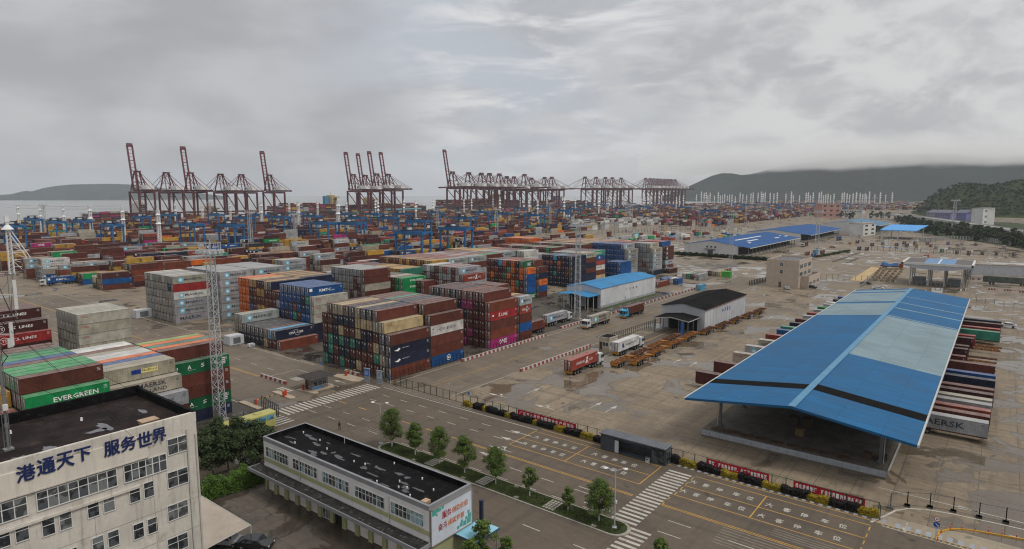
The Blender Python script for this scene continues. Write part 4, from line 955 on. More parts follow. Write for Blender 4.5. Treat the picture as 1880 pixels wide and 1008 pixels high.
# ------------------------------------------------------------------ white two storey workshop
WX0, WX1, WY0, WY1, WZ = -84.8, -50.0, 48.7, 56.0, 8.3
white_w = mat('white_render', (.56, .56, .56), .8, var=.07, scale=.3, streak=.22); green_w = mat('pale_green_render', (.33, .33, .18), .85, var=.10, scale=.3, streak=.3); cop = mat('grey_coping', (.21, .215, .23), .75, var=.12)
shut = mat('roller_shutter', (.62, .61, .57), .6, var=.08)
b = thing('workshop_building', 'long white two storey workshop with black felt roof and roller shutters', 'building', (WX0, WY0, 0))
LX, LY = WX1 - WX0, WY1 - WY0
w = MB(); w.box(0, .0, 4.0, LX, LY, WZ - 1.0, 0); w.box(0, .5, 0, LX, LY, 4.0, 1); w.box(-.03, -.03, 4.55, LX + .03, LY + .03, 5.15, 1); w.box(-.03, -.03, 3.8, LX + .03, LY + .03, 4.1, 0)
w.box(LX, .2, 3.2, LX + .05, LY - .2, 3.9, 0)
for k in range(14): x = k * LX / 13; w.box(x - .38 if k else 0, -.02, 0, x + .38 if k < 13 else LX, .52, 3.75, 1)
w.build('wall', [white_w, green_w], b)
w = MB(); w.box(0, -.02, WZ - 1, LX, .33, WZ - .62, 0)
for a in ((-.05, -.05, LX + .05, .28), (-.05, LY - .28, LX + .05, LY + .05), (-.05, .28, .28, LY - .28), (LX - .28, .28, LX + .05, LY - .28)): w.box(a[0], a[1], WZ - .62, a[2], a[3], WZ, 1)
for a in ((.28, .28, LX - .28, .30), (.28, LY - .30, LX - .28, LY - .28), (.28, .30, .30, LY - .3), (LX - .3, .3, LX - .28, LY - .3)): w.box(a[0], a[1], WZ - .9, a[2], a[3], WZ + .012, 2)
w.build('parapet', [white_w, cop, felt_black], b)
w = MB(); w.box(.3, .3, WZ - 1.0, LX - .3, LY - .3, WZ - .72); rf = w.build('roof', felt_black, b)
w = MB(); r = random.Random(11)
fw_ = flat('felt_water', (.045, .045, .05), .14, spec=.5)
for k in range(30): w = MB(); blobshape(w, 1.5 + (LX - 6) * ((k * .618) % 1), r.uniform(.8, LY - .9) * .8 + .4, WZ - .715 + .0004 * k, r.uniform(.25, 1.1), r.uniform(.12, .38), 12); w.build('puddle', fw_, rf)
w = MB(); w.box(LX - 2.2, .8, WZ - .7, LX - 1.4, 1.7, WZ - .3); w.build('roof_hatch', mat('hatch_board', (.38, .27, .18), .8), rf)
w = MB()
for k in range(14): w.cyl(r.uniform(2, LX - 2), r.uniform(.8, LY - .8), WZ - .72, WZ - .45, .09, 7)
w.build('roof_outlet', white_p, rf)
w = MB(); w.cyl(9.2, .02 - .1, 4, WZ - .8, .06, 6); w.cyl(27.9, -.1, 4, WZ - .8, .06, 6); w.cyl(10.4, LY - .5, WZ - .7, WZ + .35, .05, 6); w.build('drainpipe', pipe_w, b)
for k in range(5):
    x0 = .7 + k * 6.9; gm_ = [gl, gl3] if k < 4 else [gl3, gl]
    window(b, (x0, -.03, 5.45), (1, 0, 0), Uz, 8, 2, 5.6, 1.45, gm=gm_, fw=.08)
w = MB(); w.box(-1.1, -1.9, 3.55, LX + .1, -.02, 3.75, 0); w.box(-1.1, -2.0, 3.35, LX + .1, -1.86, 3.85, 1); w.box(-1.2, -2.0, 3.35, -1.1, 0, 3.85, 1); w.box(LX + .1, -2, 3.35, LX + .2, 0, 3.85, 1); w.build('awning', [mat('awning_top', (.022, .021, .020), .85, var=.6, scale=.8, stain=(.17, .16, .15), stain_amt=.6), cop], b)
for k in range(13):
    x0, x1 = k * LX / 13 + .38, (k + 1) * LX / 13 - .38
    if k in (5,):
        f = window(b, (x0 + .1, .3, .1), (1, 0, 0), Uz, 3, 2, x1 - x0 - .2, 3.0, name='glass_door'); continue
    if k == 6:
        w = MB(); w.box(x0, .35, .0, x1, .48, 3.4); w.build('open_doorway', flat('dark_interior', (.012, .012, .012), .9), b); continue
    w = MB(); w.box(x0, .30, .02, x1, .42, 3.4)
    for j in range(11): w.box(x0, .285, .1 + j * .3, x1, .30, .33 + j * .3, 0, False)
    w.build('roller_shutter', shut, b)
# billboard on its end wall
bb = thing('billboard', 'light blue and white billboard with red and orange Chinese slogans on workshop end wall', 'billboard', (WX1, WY0, 0))
w = MB(); w.box(.12, .15, 3.3, .20, LY - .1, 7.7); w.build('panel', mat('billboard_blue', (.52, .56, .62), .6, var=.12, scale=.25), bb)
w = MB()
for z in (3.25, 7.75): w.bar((.25, .05, z), (.25, LY, z), .10); w.bar((.10, .05, z), (.10, LY, z), .08)
for y in (.08, LY - .02): w.bar((.25, y, 3.2), (.25, y, 7.8), .10); w.bar((.10, y, 3.2), (.10, y, 7.8), .08)
for k in range(12): w.bar((.10, .08, 3.3 + k * .37), (.25, .08, 3.6 + k * .37), .04); w.bar((.10, LY, 3.3 + k * .37), (.25, LY, 3.6 + k * .37), .04)
w.build('truss_frame', flat('truss_steel', (.22, .20, .18), .6), bb)
w = MB(); red2 = flat('slogan_red', (.28, .02, .03), .6); org2 = flat('slogan_orange', (.52, .15, .03), .6)
for row, (s1, s2, y0, z0) in enumerate((('服务', '创造价值', 1.95, 5.95), ('奋斗', '成就梦想', 1.25, 4.65))):
    for k, ch in enumerate(s1):
        for q_ in (0, .03, .06): put_text(w, ch, (.215 + q_ * .05, y0 + k * .80 + q_, z0), (0, .74, 0), (0, 0, .86), 0, 0, 2)
    for k, ch in enumerate(s2):
        for q_ in (0, .03, .06): put_text(w, ch, (.215 + q_ * .05, y0 + 1.68 + k * .72 + q_, z0 + .04), (0, .64, 0), (0, 0, .74), 1, 0, 2)
w.build('lettering', [red2, org2], bb)
w = MB()
for y, z, s_, m_ in ((.3, 6.9, .6, 0), (.3, 7.3, .35, 2), (.9, 7.1, .5, 1), (1.4, 7.1, .4, 0), (1.9, 7.2, .35, 2), (.9, 6.7, .3, 0), (6.3, 3.5, .7, 1), (5.6, 3.5, .6, 0), (5.0, 3.6, .5, 1), (4.5, 3.5, .4, 2), (6.5, 4.2, .55, 0), (6.4, 4.8, .4, 1), (6.0, 4.15, .4, 2), (5.2, 4.1, .35, 0)): w.box(.205, y, z, .212 + .002 * m_, y + s_, z + s_)
w.f = w.f; w.build('square_pattern', flat('square_teal', (.07, .30, .25), .6), bb)
# small blue canopy and post at its far corner
b = thing('entrance_canopy', 'light blue flat canopy beside the far end of the white workshop', 'canopy', (-49.8, 52.8, 0))
w = MB(); w.box(0, 0, 3.0, 3.4, 4.4, 3.15, 0); w.box(-.05, -.05, 2.9, 3.45, 0, 3.2, 1); w.box(3.4, 0, 2.9, 3.45, 4.4, 3.2, 1); w.build('roof', [flat('canopy_blue', (.22, .45, .56), .4), flat('canopy_edge', (.05, .08, .12), .6)], b)
w = MB(); w.bar((3.2, .3, 0), (3.2, .3, 3), .12); w.bar((3.2, 4.1, 0), (3.2, 4.1, 3), .12); w.build('post', conc, b)
p = at(884, 975, 0)
b = thing('gate_post', 'square dark blue steel post by the light blue canopy', 'post', (p.x, p.y, 0)); w = MB(); w.box(-.2, -.2, 0, .2, .2, 4.2); w.box(-.22, -.22, 4.2, .22, .22, 4.3); w.build('shaft', flat('post_navy', (.02, .03, .06), .5), b)
w = MB(); w.box(-.5, -.5, 0, .5, .5, .15); w.build('base', conc, b)
# beige canvas canopy beside the office
b = thing('parking_canopy', 'pale stretched canvas parking canopy beside the cream office block', 'canopy', (-69.3, 32.5, 0))
def offz(px, py, z): q = at(px, py, z); return (q.x + 69.3, q.y - 32.5, z)
w = MB(); P = [offz(369, 910, 3.0), offz(460, 964, 2.6), offz(378, 1008, 2.4), offz(360, 1030, 2.7)]
n = 8; V_ = []
for i in range(n + 1):
    for j in range(n + 1):
        a, c = i / n, j / n; q = (Vector(P[0]) * (1 - a) + Vector(P[1]) * a) * (1 - c) + (Vector(P[3]) * (1 - a) + Vector(P[2]) * a) * c
        q.z -= .25 * math.sin(math.pi * a) * math.sin(math.pi * c); V_.append(q)
w.add(V_, [(i * (n + 1) + j, i * (n + 1) + j + 1, (i + 1) * (n + 1) + j + 1, (i + 1) * (n + 1) + j) for i in range(n) for j in range(n)])
w.add([q - Vector((0, 0, .06)) for q in V_], [(i * (n + 1) + j, (i + 1) * (n + 1) + j, (i + 1) * (n + 1) + j + 1, i * (n + 1) + j + 1) for i in range(n) for j in range(n)])
w.build('canvas', mat('canvas', (.36, .31, .26), .8, var=.10, scale=.5, stain=(.26, .22, .18), stain_amt=.5), b)
w = MB()
for q in P[1:3]: w.bar((q[0], q[1], 0), (q[0], q[1], q[2]), .1)
w.bar(P[1], P[2], .08); w.bar(P[0], P[1], .08); w.build('frame', pipe_w, b)
# ------------------------------------------------------------------ generic sheds
def corr_mat(name, col, pitch, axis, rough=.45, spec=.18, var=.06):
    m = bpy.data.materials.new(name); m.use_nodes = True; t = m.node_tree; p = t.nodes['Principled BSDF']
    tc_ = nn(t, 'ShaderNodeTexCoord'); v = tc_.outputs['Object']; sp = nn(t, 'ShaderNodeSeparateXYZ'); t.links.new(v, sp.inputs[0])
    sv = vscale(t, v, (.06, 1.5, 1) if axis == 'y' else (1.5, .06, 1))
    c = mix(t, sstep(t, noise(t, sv, 1, 4, .6), .3, .7), tuple(x * (1 - var) for x in col), tuple(min(1, x * (1 + var)) for x in col))
    c = mix(t, sstep(t, noise(t, v, .12, 4, .6), .42, .72, 0, .6), c, tuple(x * .58 + .018 for x in col))
    c = mix(t, sstep(t, noise(t, sv, 2.7, 5, .7), .55, .70, 0, .5), c, tuple(x * .5 + .04 for x in col))
    c = mix(t, sstep(t, noise(t, v, .7, 6, .7), .62, .72, 0, .35), c, (.10, .075, .055))
    wn = nn(t, 'ShaderNodeTexWhiteNoise', noise_dimensions='2D'); cx_ = nn(t, 'ShaderNodeCombineXYZ'); t.links.new(mth(t, 'FLOOR', mth(t, 'DIVIDE', sp.outputs[1 if axis == 'y' else 0], pitch * 3)), cx_.inputs[0]); t.links.new(mth(t, 'FLOOR', mth(t, 'DIVIDE', sp.outputs[0 if axis == 'y' else 1], 6.3)), cx_.inputs[1]); t.links.new(cx_.outputs[0], wn.inputs['Vector'])
    c = mix(t, sstep(t, wn.outputs['Value'], 0, 1, 0, .34), c, tuple(x * .62 + .01 for x in col))
    lap = sstep(t, mth(t, 'ABSOLUTE', mth(t, 'SUBTRACT', mth(t, 'FRACT', mth(t, 'DIVIDE', sp.outputs[0 if axis == 'y' else 1], 6.3)), .5)), .485, .495)
    c = mix(t, mth(t, 'MULTIPLY', lap, .35), c, tuple(x * .4 for x in col))
    f = mth(t, 'FRACT', mth(t, 'DIVIDE', sp.outputs[1 if axis == 'y' else 0], pitch))
    rib = sstep(t, mth(t, 'ABSOLUTE', mth(t, 'SUBTRACT', f, .5)), .30, .45)
    c = mix(t, mth(t, 'MULTIPLY', rib, .30), c, tuple(x * .45 for x in col))
    t.links.new(c, p.inputs['Base Color']); p.inputs['Roughness'].default_value = rough; p.inputs['Specular IOR Level'].default_value = spec
    b_ = nn(t, 'ShaderNodeBump'); b_.inputs['Strength'].default_value = .5; b_.inputs['Distance'].default_value = .06; t.links.new(rib, b_.inputs['Height']); t.links.new(b_.outputs[0], p.inputs['Normal'])
    MATS[name] = m; return m
# ------------------------------------------------------------------ the large open transit shed
SX0, SX1, SXR, SY0, SY1 = -42.3, -7.4, -24.6, 104.6, 268.0
ZE, ZR = 8.25, 10.4
roof_blue = corr_mat('roof_sheet_blue', (.010, .104, .245), .9, 'y', .65, var=.14); roof_grey = corr_mat('roof_sheet_faded', (.185, .262, .295), .9, 'y', .6, var=.12); roof_black = mat('roof_patch_black', (.008, .0075, .0075), .9, var=.3, scale=.8, spec=.05); ridge_m = flat('ridge_cap_blue', (.085, .215, .34), .6)
b = thing('transit_shed', 'huge open sided freight shed with blue and faded grey sheet roof', 'building', (SXR, SY0, 0))
RL, RRt = SX0 - SXR, SX1 - SXR; LN = SY1 - SY0
bands_l = [(0, 11.5, 0), (11.5, 14.9, 2), (14.9, 99, 0), (99, 124.5, 1), (124.5, 128.5, 0), (128.5, 152, 1), (152, 155, 0), (155, 160, 1), (160, LN, 0)]
bands_r = [(0, 12.0, 0), (12.0, 15.8, 2), (15.8, 44, 0), (44, 98, 1), (98, 99, 0), (99, 100, 1), (100, 114, 0), (114, 115.2, 1), (115.2, 126, 0), (126, 127, 1), (127, 141, 0), (141, 141.7, 1), (141.7, LN, 0)]
w = MB()
for bands, xe in ((bands_l, RL), (bands_r, RRt)):
    for y0, y1, m_ in bands:
        skew = 4.5 * (1 if xe < 0 else 1) * (0 if y0 == 0 else 1)
        e0 = y0 + (0 if y0 == 0 else 0); up = .0 if m_ != 2 else .03
        P = [(0, y0, ZR + up), (xe, y0, ZE + up), (xe, y1, ZE + up), (0, y1, ZR + up)]
        if xe < 0: P = P[::1]
        else: P = P[::-1]
        w.add(P, [(0, 1, 2, 3)], m_); w.add([(x, y, z - .12) for x, y, z in P], [(3, 2, 1, 0)], 0)
o = w.build('roof', [roof_blue, roof_grey, roof_black], b)
w = MB(); w.box(-.55, -.05, ZR - .02, .55, LN, ZR + .10); w.build('ridge_cap', ridge_m, o)
w = MB(); w.box(RL - .25, -.1, ZE - .35, RL, LN, ZE + .06); w.box(RRt, -.1, ZE - .35, RRt + .25, LN, ZE + .06); w.build('gutter', flat('gutter_grey', (.40, .40, .39), .5), o)
w = MB(); w.add([(RL, -.06, ZE - .35), (0, -.06, ZR - .35), (RRt, -.06, ZE - .35), (RRt, -.06, ZE + .05), (0, -.06, ZR + .05), (RL, -.06, ZE + .05)], [(0, 1, 4, 5), (1, 2, 3, 4)]); w.build('fascia', roof_blue, o)
PX0, PX1, PY0 = -41.0 - SXR, -11.5 - SXR, 109.6 - SY0
w = MB(); w.box(PX0, PY0, 0, PX1, LN - 4, 1.32, 0); w.box(PX0 - .04, PY0 - .05, .35, PX1 + .04, PY0, 1.36, 1)
for k in range(20): w.box(PX0 + k * 1.5, PY0 - .06, .36, PX0 + k * 1.5 + .02, PY0 - .045, 1.33, 0)
w.build('platform', [mat('platform_concrete', (.135, .118, .098), .85, var=.3, scale=.4), mat('platform_edge', (.30, .32, .35), .7, var=.15, scale=.8, streak=.4)], b)
steel_g = flat('steel_grey', (.13, .14, .15), .5, .2)
for k in range(12):
    y = 8.8 + k * 13.2
    for x in (RL + 3.4, RRt - 5.4):
        c_ = MB(); c_.bar((x, y, 1.3), (x, y, ZE + .1), .42); c_.box(x - .4, y - .4, 1.3, x + .4, y + .4, 1.6); c_.build('column', steel_g, b)
w = MB()
for k in range(12):
    y = 8.8 + k * 13.2
    w.bar((RL + .3, y, ZE - .45), (0, y, ZR - .5), .25); w.bar((0, y, ZR - .5), (RRt - .3, y, ZE - .45), .25)
for x in (RL + 3.4, RL + 10, RRt - 5.4, RRt - 10):
    z = ZR + (ZE - ZR) * abs(x) / abs(RL if x < 0 else RRt) - .4; w.bar((x, 1, z), (x, LN - 1, z), .15)
w.build('roof_truss', steel_g, b)
w = MB()
for x in (RL + 3.0, RRt - 4.9): w.bar((x, 8.3, 1.3), (x, 8.3, ZE - .5), .12, n=6); w.bar((x, 8.3, ZE - .6), (x + (.7 if x > 0 else -.7), 8, ZE - .2), .12, n=6)
for x in (-9, 9.4): w.bar((x, 3, 8.2), (x, 3, 9.5), .03); w.cone(x, 3, 7.95, 8.25, .05, .14, 8)
w.build('downpipe', pipe_w, b)
w = MB(); w.bar((PX1 + .3, PY0, 1.5), (PX1 + .3, PY0 + 14, 1.5), .2); w.bar((PX1 + .3, PY0, 1.1), (PX1 + .3, PY0, 1.6), .14); w.build('edge_rail', flat('gutter_grey', (.40, .40, .39), .5), b)
# goods on the platform
crate_m = mat('pallet_wood', (.10, .062, .040), .85, var=.35, scale=1.5)
for i, (px, py, n_) in enumerate(((1553, 838, 3), (1592, 842, 5), (1620, 846, 5))):
    q = at(px, py, 1.32); b = thing('pallet_stack', ['low stack of brown pallets on the shed platform edge', 'middle stack of brown pallets on the shed platform edge', 'right stack of brown pallets near the shed corner column'][i], 'pallets', (q.x, q.y + .6, 1.36))
    for k in range(n_):
        w = MB()
        for a in range(5): w.box(-.6 + a * .26, -.6, .11, -.6 + a * .26 + .18, .6, .15)
        for a in (-.55, -.05, .45): w.box(-.6, a, .0, .6, a + .1, .11)
        w.build('pallet', crate_m, b, (0, 0, k * .17 + .0))
for i, (px, py, s_) in enumerate(((1468, 800, 1.3), (1458, 780, 1.5), (1482, 783, 1.5))):
    q = at(px, py, 1.32); b = thing('wooden_crate', ['pale wooden crate nearest the shed opening', 'brown crate at the left behind the pale crate', 'tall brown crate at the right behind the pale crate'][i], 'crate', (q.x, q.y, 1.36))
    w = MB(); w.box(-s_ / 2, -s_ / 2, .1, s_ / 2, s_ / 2, s_ * 1.1)
    for a in (-s_ / 2, s_ / 2 - .1): w.box(a, -s_ / 2 - .03, .1, a + .1, -s_ / 2, s_ * 1.1); w.box(-s_ / 2, -s_ / 2 - .04, .1 + (a + s_ / 2) * .9, s_ / 2, -s_ / 2 - .005, .22 + (a + s_ / 2) * .9)
    w.build('case', mat('crate_wood%d' % (i == 0), (.17, .12, .06) if i == 0 else (.07, .05, .03), .8), b); w = MB()
    for a in (-s_ / 2, 0, s_ / 2 - .12): w.box(a, -s_ / 2, 0, a + .12, s_ / 2, .1)
    w.build('skid', crate_m, b)
for i in range(9):
    q = Vector((-38.5 + i * 2.6, 110.0 + .25 * (i % 2), 0)); b = thing('flat_pallet', f"dark flat pallet lying on the shed platform edge, {ORD[i]} from the left", 'pallet', (q.x, q.y + 1.3, 1.34), .1 * (i % 3), 'flat pallets along the platform edge')
    w = MB(); [w.box(-1.1 + a * .45, -.7, .1, -.75 + a * .45, .7, .15) for a in range(5)]; w.build('deck', crate_m, b); w = MB(); [w.box(-1.1, a, 0, 1.05, a + .1, .1) for a in (-.65, -.05, .55)]; w.build('bearer', crate_m, b)
for i, (x, y, h) in enumerate(((-30, 135, 2.2), (-22, 142, 2.6), (-17, 131, 1.8), (-34, 150, 2.4), (-27, 158, 2.2))):
    b = thing('goods_stack', ['stack of dark goods at the left inside the shed', 'tall stack of goods in the middle of the shed', 'low stack of goods at the right inside the shed', 'stack of goods deep on the left side of the shed', 'stack of goods farthest back in the shed'][i], 'goods', (x, y, 1.33)); w = MB()
    for k in range(3): w.box(-1.4 + .1 * k, -1.2, .12 + k * h / 3, 1.4, 1.2 - .1 * k, .12 + (k + .95) * h / 3)
    w.build('load', mat('goods_dark', (.07, .055, .04), .9, var=.4, scale=1.2), b); w = MB(); w.box(-1.4, -1.2, 0, 1.4, 1.2, .11); w.build('pallet', crate_m, b)
# ------------------------------------------------------------------ blue roofed shed, black roofed shed
def gable_shed(name, label, x0, x1, y0, y1, ze, zr, roof_m, wall_m, over=.5, rib='x', group=None, ridge=None):
    b = thing(name, label, 'building', ((x0 + x1) / 2, y0, 0)); hx = (x1 - x0) / 2; L = y1 - y0
    w = MB(); w.profile_y([(-hx, 0), (hx, 0), (hx, ze), (0, zr - .1), (-hx, ze)], 0, L); w.build('wall', wall_m, b)
    w = MB(); k = (zr - ze) / hx
    for s in (-1, 1):
        a = [(0, -over, zr), (s * (hx + over), -over, ze - k * over + .02), (s * (hx + over), L + over, ze - k * over + .02), (0, L + over, zr)]
        a = a if s < 0 else a[::-1]
        w.add([(x, y, z + .12) for x, y, z in a], [(0, 1, 2, 3)]); w.add([(x, y, z + .02) for x, y, z in a], [(3, 2, 1, 0)])
        w.add([(s * (hx + over), -over, ze - k * over + .04), (s * (hx + over), L + over, ze - k * over + .04), (s * (hx + over), L + over, ze - k * over + .14), (s * (hx + over), -over, ze - k * over + .14)], [(0, 1, 2, 3)])
        for yy in (-over, L + over): w.add([(0, yy, zr + .02), (s * (hx + over), yy, ze - k * over + .04), (s * (hx + over), yy, ze - k * over + .14), (0, yy, zr + .12)], [(0, 1, 2, 3)])
    o = w.build('roof', roof_m, b)
    w = MB(); w.box(-.25, -over, zr + .05, .25, L + over, zr + .17); w.build('ridge_cap', ridge or roof_m, o)
    return b
sky_roof = corr_mat('roof_sheet_sky_blue', (.030, .205, .430), .8, 'y', .6); wall_sheet = corr_mat('wall_sheet_white', (.58, .59, .61), .9, 'y', .5); wall_dim = mat('wall_sheet_lower', (.30, .31, .33), .6)
tar = corr_mat('roof_sheet_tar', (.006, .0055, .006), 1.0, 'y', .9, .04, .3)
b = gable_shed('blue_roofed_shed', 'long white inspection shed with bright sky blue roof beside the lattice tower', -137.6, -122.0, 213.5, 262.5, 7.7, 9.0, sky_roof, wall_sheet, .3)
w = MB(); w.box(7.8, 0, 0, 7.83, 49, .9); w.box(7.8, 20, .1, 7.86, 20.9, 2.1, 0); w.build('plinth', wall_dim, b)
w = MB()
for k, ch in enumerate('下查查棚'): put_text(w, ch, (7.84, 21 + k * 3.0, 4.6), (0, .9, 0), (0, 0, .95), 0, .02, 1)
w.build('wall_lettering', flat('sign_black', (.03, .03, .04), .6), b)
w = MB(); w.box(-8.2, -9.2, 5.6, -2, 0, 5.75, 0); 
w = MB(); zc = 5.4
for s in (-1, 1):
    a = [(0, -9, 6.3), (s * 7.6, -9, 5.5), (s * 7.6, -.05, 5.5), (0, -.05, 6.3)]; a = a if s < 0 else a[::-1]
    w.add(a, [(0, 1, 2, 3)]); w.add([(x, y, z - .15) for x, y, z in a], [(3, 2, 1, 0)]); w.add([(s * 7.6, -9, 5.3), (s * 7.6, 0, 5.3), (s * 7.6, 0, 5.5), (s * 7.6, -9, 5.5)], [(0, 1, 2, 3)]); w.add([(0, -9, 6.15), (s * 7.6, -9, 5.3), (s * 7.6, -9, 5.5), (0, -9, 6.3)], [(0, 1, 2, 3)])
w.build('porch_roof', sky_roof, b)
for x in (-7.2, -3.6, 0, 3.6, 7.2):
    for y in (-8.6, -4.5):
        w = MB(); w.bar((x, y, 0), (x, y, 5.6), .22); w.build('post', pipe_w, b)
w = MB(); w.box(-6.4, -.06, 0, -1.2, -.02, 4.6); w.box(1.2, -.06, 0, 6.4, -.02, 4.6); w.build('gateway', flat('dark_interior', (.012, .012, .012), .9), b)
b = gable_shed('black_roofed_shed', 'white sheet inspection shed with tar black roof beside orange trailers', -88.6, -73.8, 196.3, 236.5, 7.3, 8.7, tar, corr_mat('wall_sheet_grey', (.50, .515, .54), 2.6, 'y', .5), .4)
w = MB(); w.box(7.4, .0, 7.1, 7.85, 40.2, 7.28); w.build('rust_trim', mat('rust_trim', (.16, .05, .035), .7), b)
w = MB(); 
for k, ch in enumerate('中海码头'): put_text(w, ch, (7.43, 16 + k * 2.3, 3.9), (0, 1.3, 0), (0, 0, 1.7), 0, .02, 1)
w.build('wall_lettering', flat('sign_blue', (.03, .06, .28), .6), b)
for y in (10.5, 25.5): 
    w = MB(); w.box(7.4, y, 0, 7.44, y + .12, 7.1); w.build('wall_joint', pipe_w, b)
w = MB()
for s in (-1, 1):
    a = [(0, -9.6, 5.6), (s * 6.0, -9.6, 4.8), (s * 6.0, -.05, 4.8), (0, -.05, 5.6)]; a = a if s < 0 else a[::-1]
    w.add(a, [(0, 1, 2, 3)]); w.add([(x, y, z - .2) for x, y, z in a], [(3, 2, 1, 0)], 1); w.add([(s * 6.0, -9.6, 4.5), (s * 6.0, 0, 4.5), (s * 6.0, 0, 4.8), (s * 6.0, -9.6, 4.8)], [(0, 1, 2, 3)], 1); w.add([(0, -9.62, 5.3), (s * 6.0, -9.62, 4.5), (s * 6.0, -9.62, 4.8), (0, -9.62, 5.6)], [(0, 1, 2, 3)], 1)
w.build('porch_roof', [tar, pipe_w], b)
for x in (-5.6, -2.6, 2.6, 5.6):
    for y in (-9.2, -5):
        w = MB(); w.bar((x, y, 0), (x, y, 4.8), .2); w.build('post', steel_g, b)
w = MB(); w.box(3.4, -9.5, .2, 3.46, -8.7, 4.2); w.box(3.3, -9.4, .2, 4.2, -9.34, 4.4); w.build('blue_panel', flat('panel_blue', (.03, .12, .36), .5), b)
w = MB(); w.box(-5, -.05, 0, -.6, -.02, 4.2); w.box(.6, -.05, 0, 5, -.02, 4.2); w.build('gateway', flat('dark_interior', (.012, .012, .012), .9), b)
sheet('porch_lane', [(-86.5, 168), (-75.5, 168), (-75.5, 196), (-86.5, 196)], .012, road_m)
mk = MB()
for x in (-83.2, -79.6): rect(x, 150, x + .25, 196, 1, .018)
rect(-84.4, 144, -78.4, 166, 2, .017); struct(mk.build('weighbridge_lines', RM))
# ------------------------------------------------------------------ three storey office, booths, kiosks
beige = mat('beige_render', (.42, .345, .275), .85, var=.08, scale=.4, streak=.3)
b = thing('small_office', 'three storey beige office block standing alone in the truck yard', 'building', (-89.5, 317.2, 0))
w = MB(); w.box(0, 0, 0, 14.8, 25, 12.4); w.box(14.8, 4, 0, 18.5, 27, 4.4)
for z in (4.3, 8.3): w.box(0, -.02, z, 14.8, 0, z + .04)
w.build('wall', beige, b)
w = MB(); 
for a in ((0, 0, 14.8, .3), (0, 24.7, 14.8, 25), (0, .3, .3, 24.7), (14.5, .3, 14.8, 24.7)): w.box(a[0], a[1], 12.4, a[2], a[3], 13.2)
for a in ((14.8, 4, 18.5, 4.25), (14.8, 26.7, 18.5, 27), (18.2, 4.2, 18.5, 26.8)): w.box(a[0], a[1], 4.4, a[2], a[3], 5.6)
w.build('parapet', beige, b)
w = MB(); w.box(.3, .3, 12.38, 14.5, 24.7, 12.5); w.box(14.9, 4.3, 4.38, 18.2, 26.7, 4.5); w.build('roof', mat('grey_gravel_roof', (.13, .13, .14), .7, var=.7, scale=.7, stain=(.30, .31, .33), stain_amt=.7), b)
for z in (6.6, 10.2): window(b, (6.2, -.02, z), (1, 0, 0), Uz, 2, 1, 1.3, 1.7)
w = MB(); w.box(5.9, -.05, 0, 7.1, -.01, 2.6); w.build('door', mat('door_brown', (.10, .07, .05), .7), b)
for z in (5.6, 9.2):
    for k in range(3): window(b, (14.82, 1.2 + k * 8, z), Uy, Uz, 4, 1, 5.6, 2.0, gm=[gl, gl3])
for k in range(3): window(b, (18.52, 5 + k * 7.4, 1.3), Uy, Uz, 4, 1, 5.0, 1.6)
sheet('office_forecourt', [(-70.8, 320), (-66, 320), (-66, 345), (-70.8, 345)], .03, mat('forecourt', (.20, .19, .18), .8))
def booth(name, label, x, y, sx, sy, h, wallm, roofm, over, rz=0, win=True):
    b = thing(name, label, 'booth', (x, y, 0), rz)
    w = MB(); w.box(-sx / 2, -sy / 2, 0, sx / 2, sy / 2, h); w.build('wall', wallm, b)
    w = MB(); w.box(-sx / 2 - over, -sy / 2 - over, h, sx / 2 + over, sy / 2 + over, h + .35, 0); w.box(-sx / 2 - over + .2, -sy / 2 - over + .2, h + .35, sx / 2 + over - .2, sy / 2 + over - .2, h + .38, 1); w.build('roof', [roofm, felt_black], b)
    if win:
        window(b, (sx / 2 + .01, -sy / 2 + .3, 1.0), Uy, Uz, 3, 1, sy - .6, 1.1)
        window(b, (-sx / 2 + 1.2, -sy / 2 - .01, 1.0), (1, 0, 0), Uz, 2, 1, sx - 1.6, 1.1)
        w = MB(); w.box(-sx / 2 + .2, -sy / 2 - .04, 0, -sx / 2 + 1.0, -sy / 2 - .005, 2.1); w.build('door', flat('door_dark', (.05, .035, .03), .6), b)
    return b
q = at(1105, 641)
b = booth('guard_booth', 'cream flat roofed guard booth beside the white container truck', q.x + .6, q.y + 2.5, 3.4, 4.6, 3.2, mat('cream_render', (.42, .37, .30), .8), mat('cream_render', (.42, .37, .30), .8), .12)
b = booth('gatehouse', 'grey gatehouse with wide dark hip roof on the gate island', -121.7, 83.6, 2.6, 4.2, 2.7, mat('grey_render', (.17, .165, .165), .8), mat('slate', (.04, .036, .034), .8), 0)
w = MB(); z = 3.0
w.add([(-3.4, -3.3, z), (3.0, -3.3, z), (3.0, 3.4, z), (-3.4, 3.4, z), (-.4, -.8, z + .9), (-.4, 1.4, z + .9)], [(0, 1, 4), (1, 2, 5, 4), (2, 3, 5), (3, 0, 4, 5), (3, 2, 1, 0)]); w.build('hip_roof', mat('slate', (.04, .036, .034), .8), b)
w = MB(); w.box(1.32, -1.6, .35, 1.36, .3, .75); w.build('blue_sign', flat('sign_sky', (.04, .20, .55), .5), b)
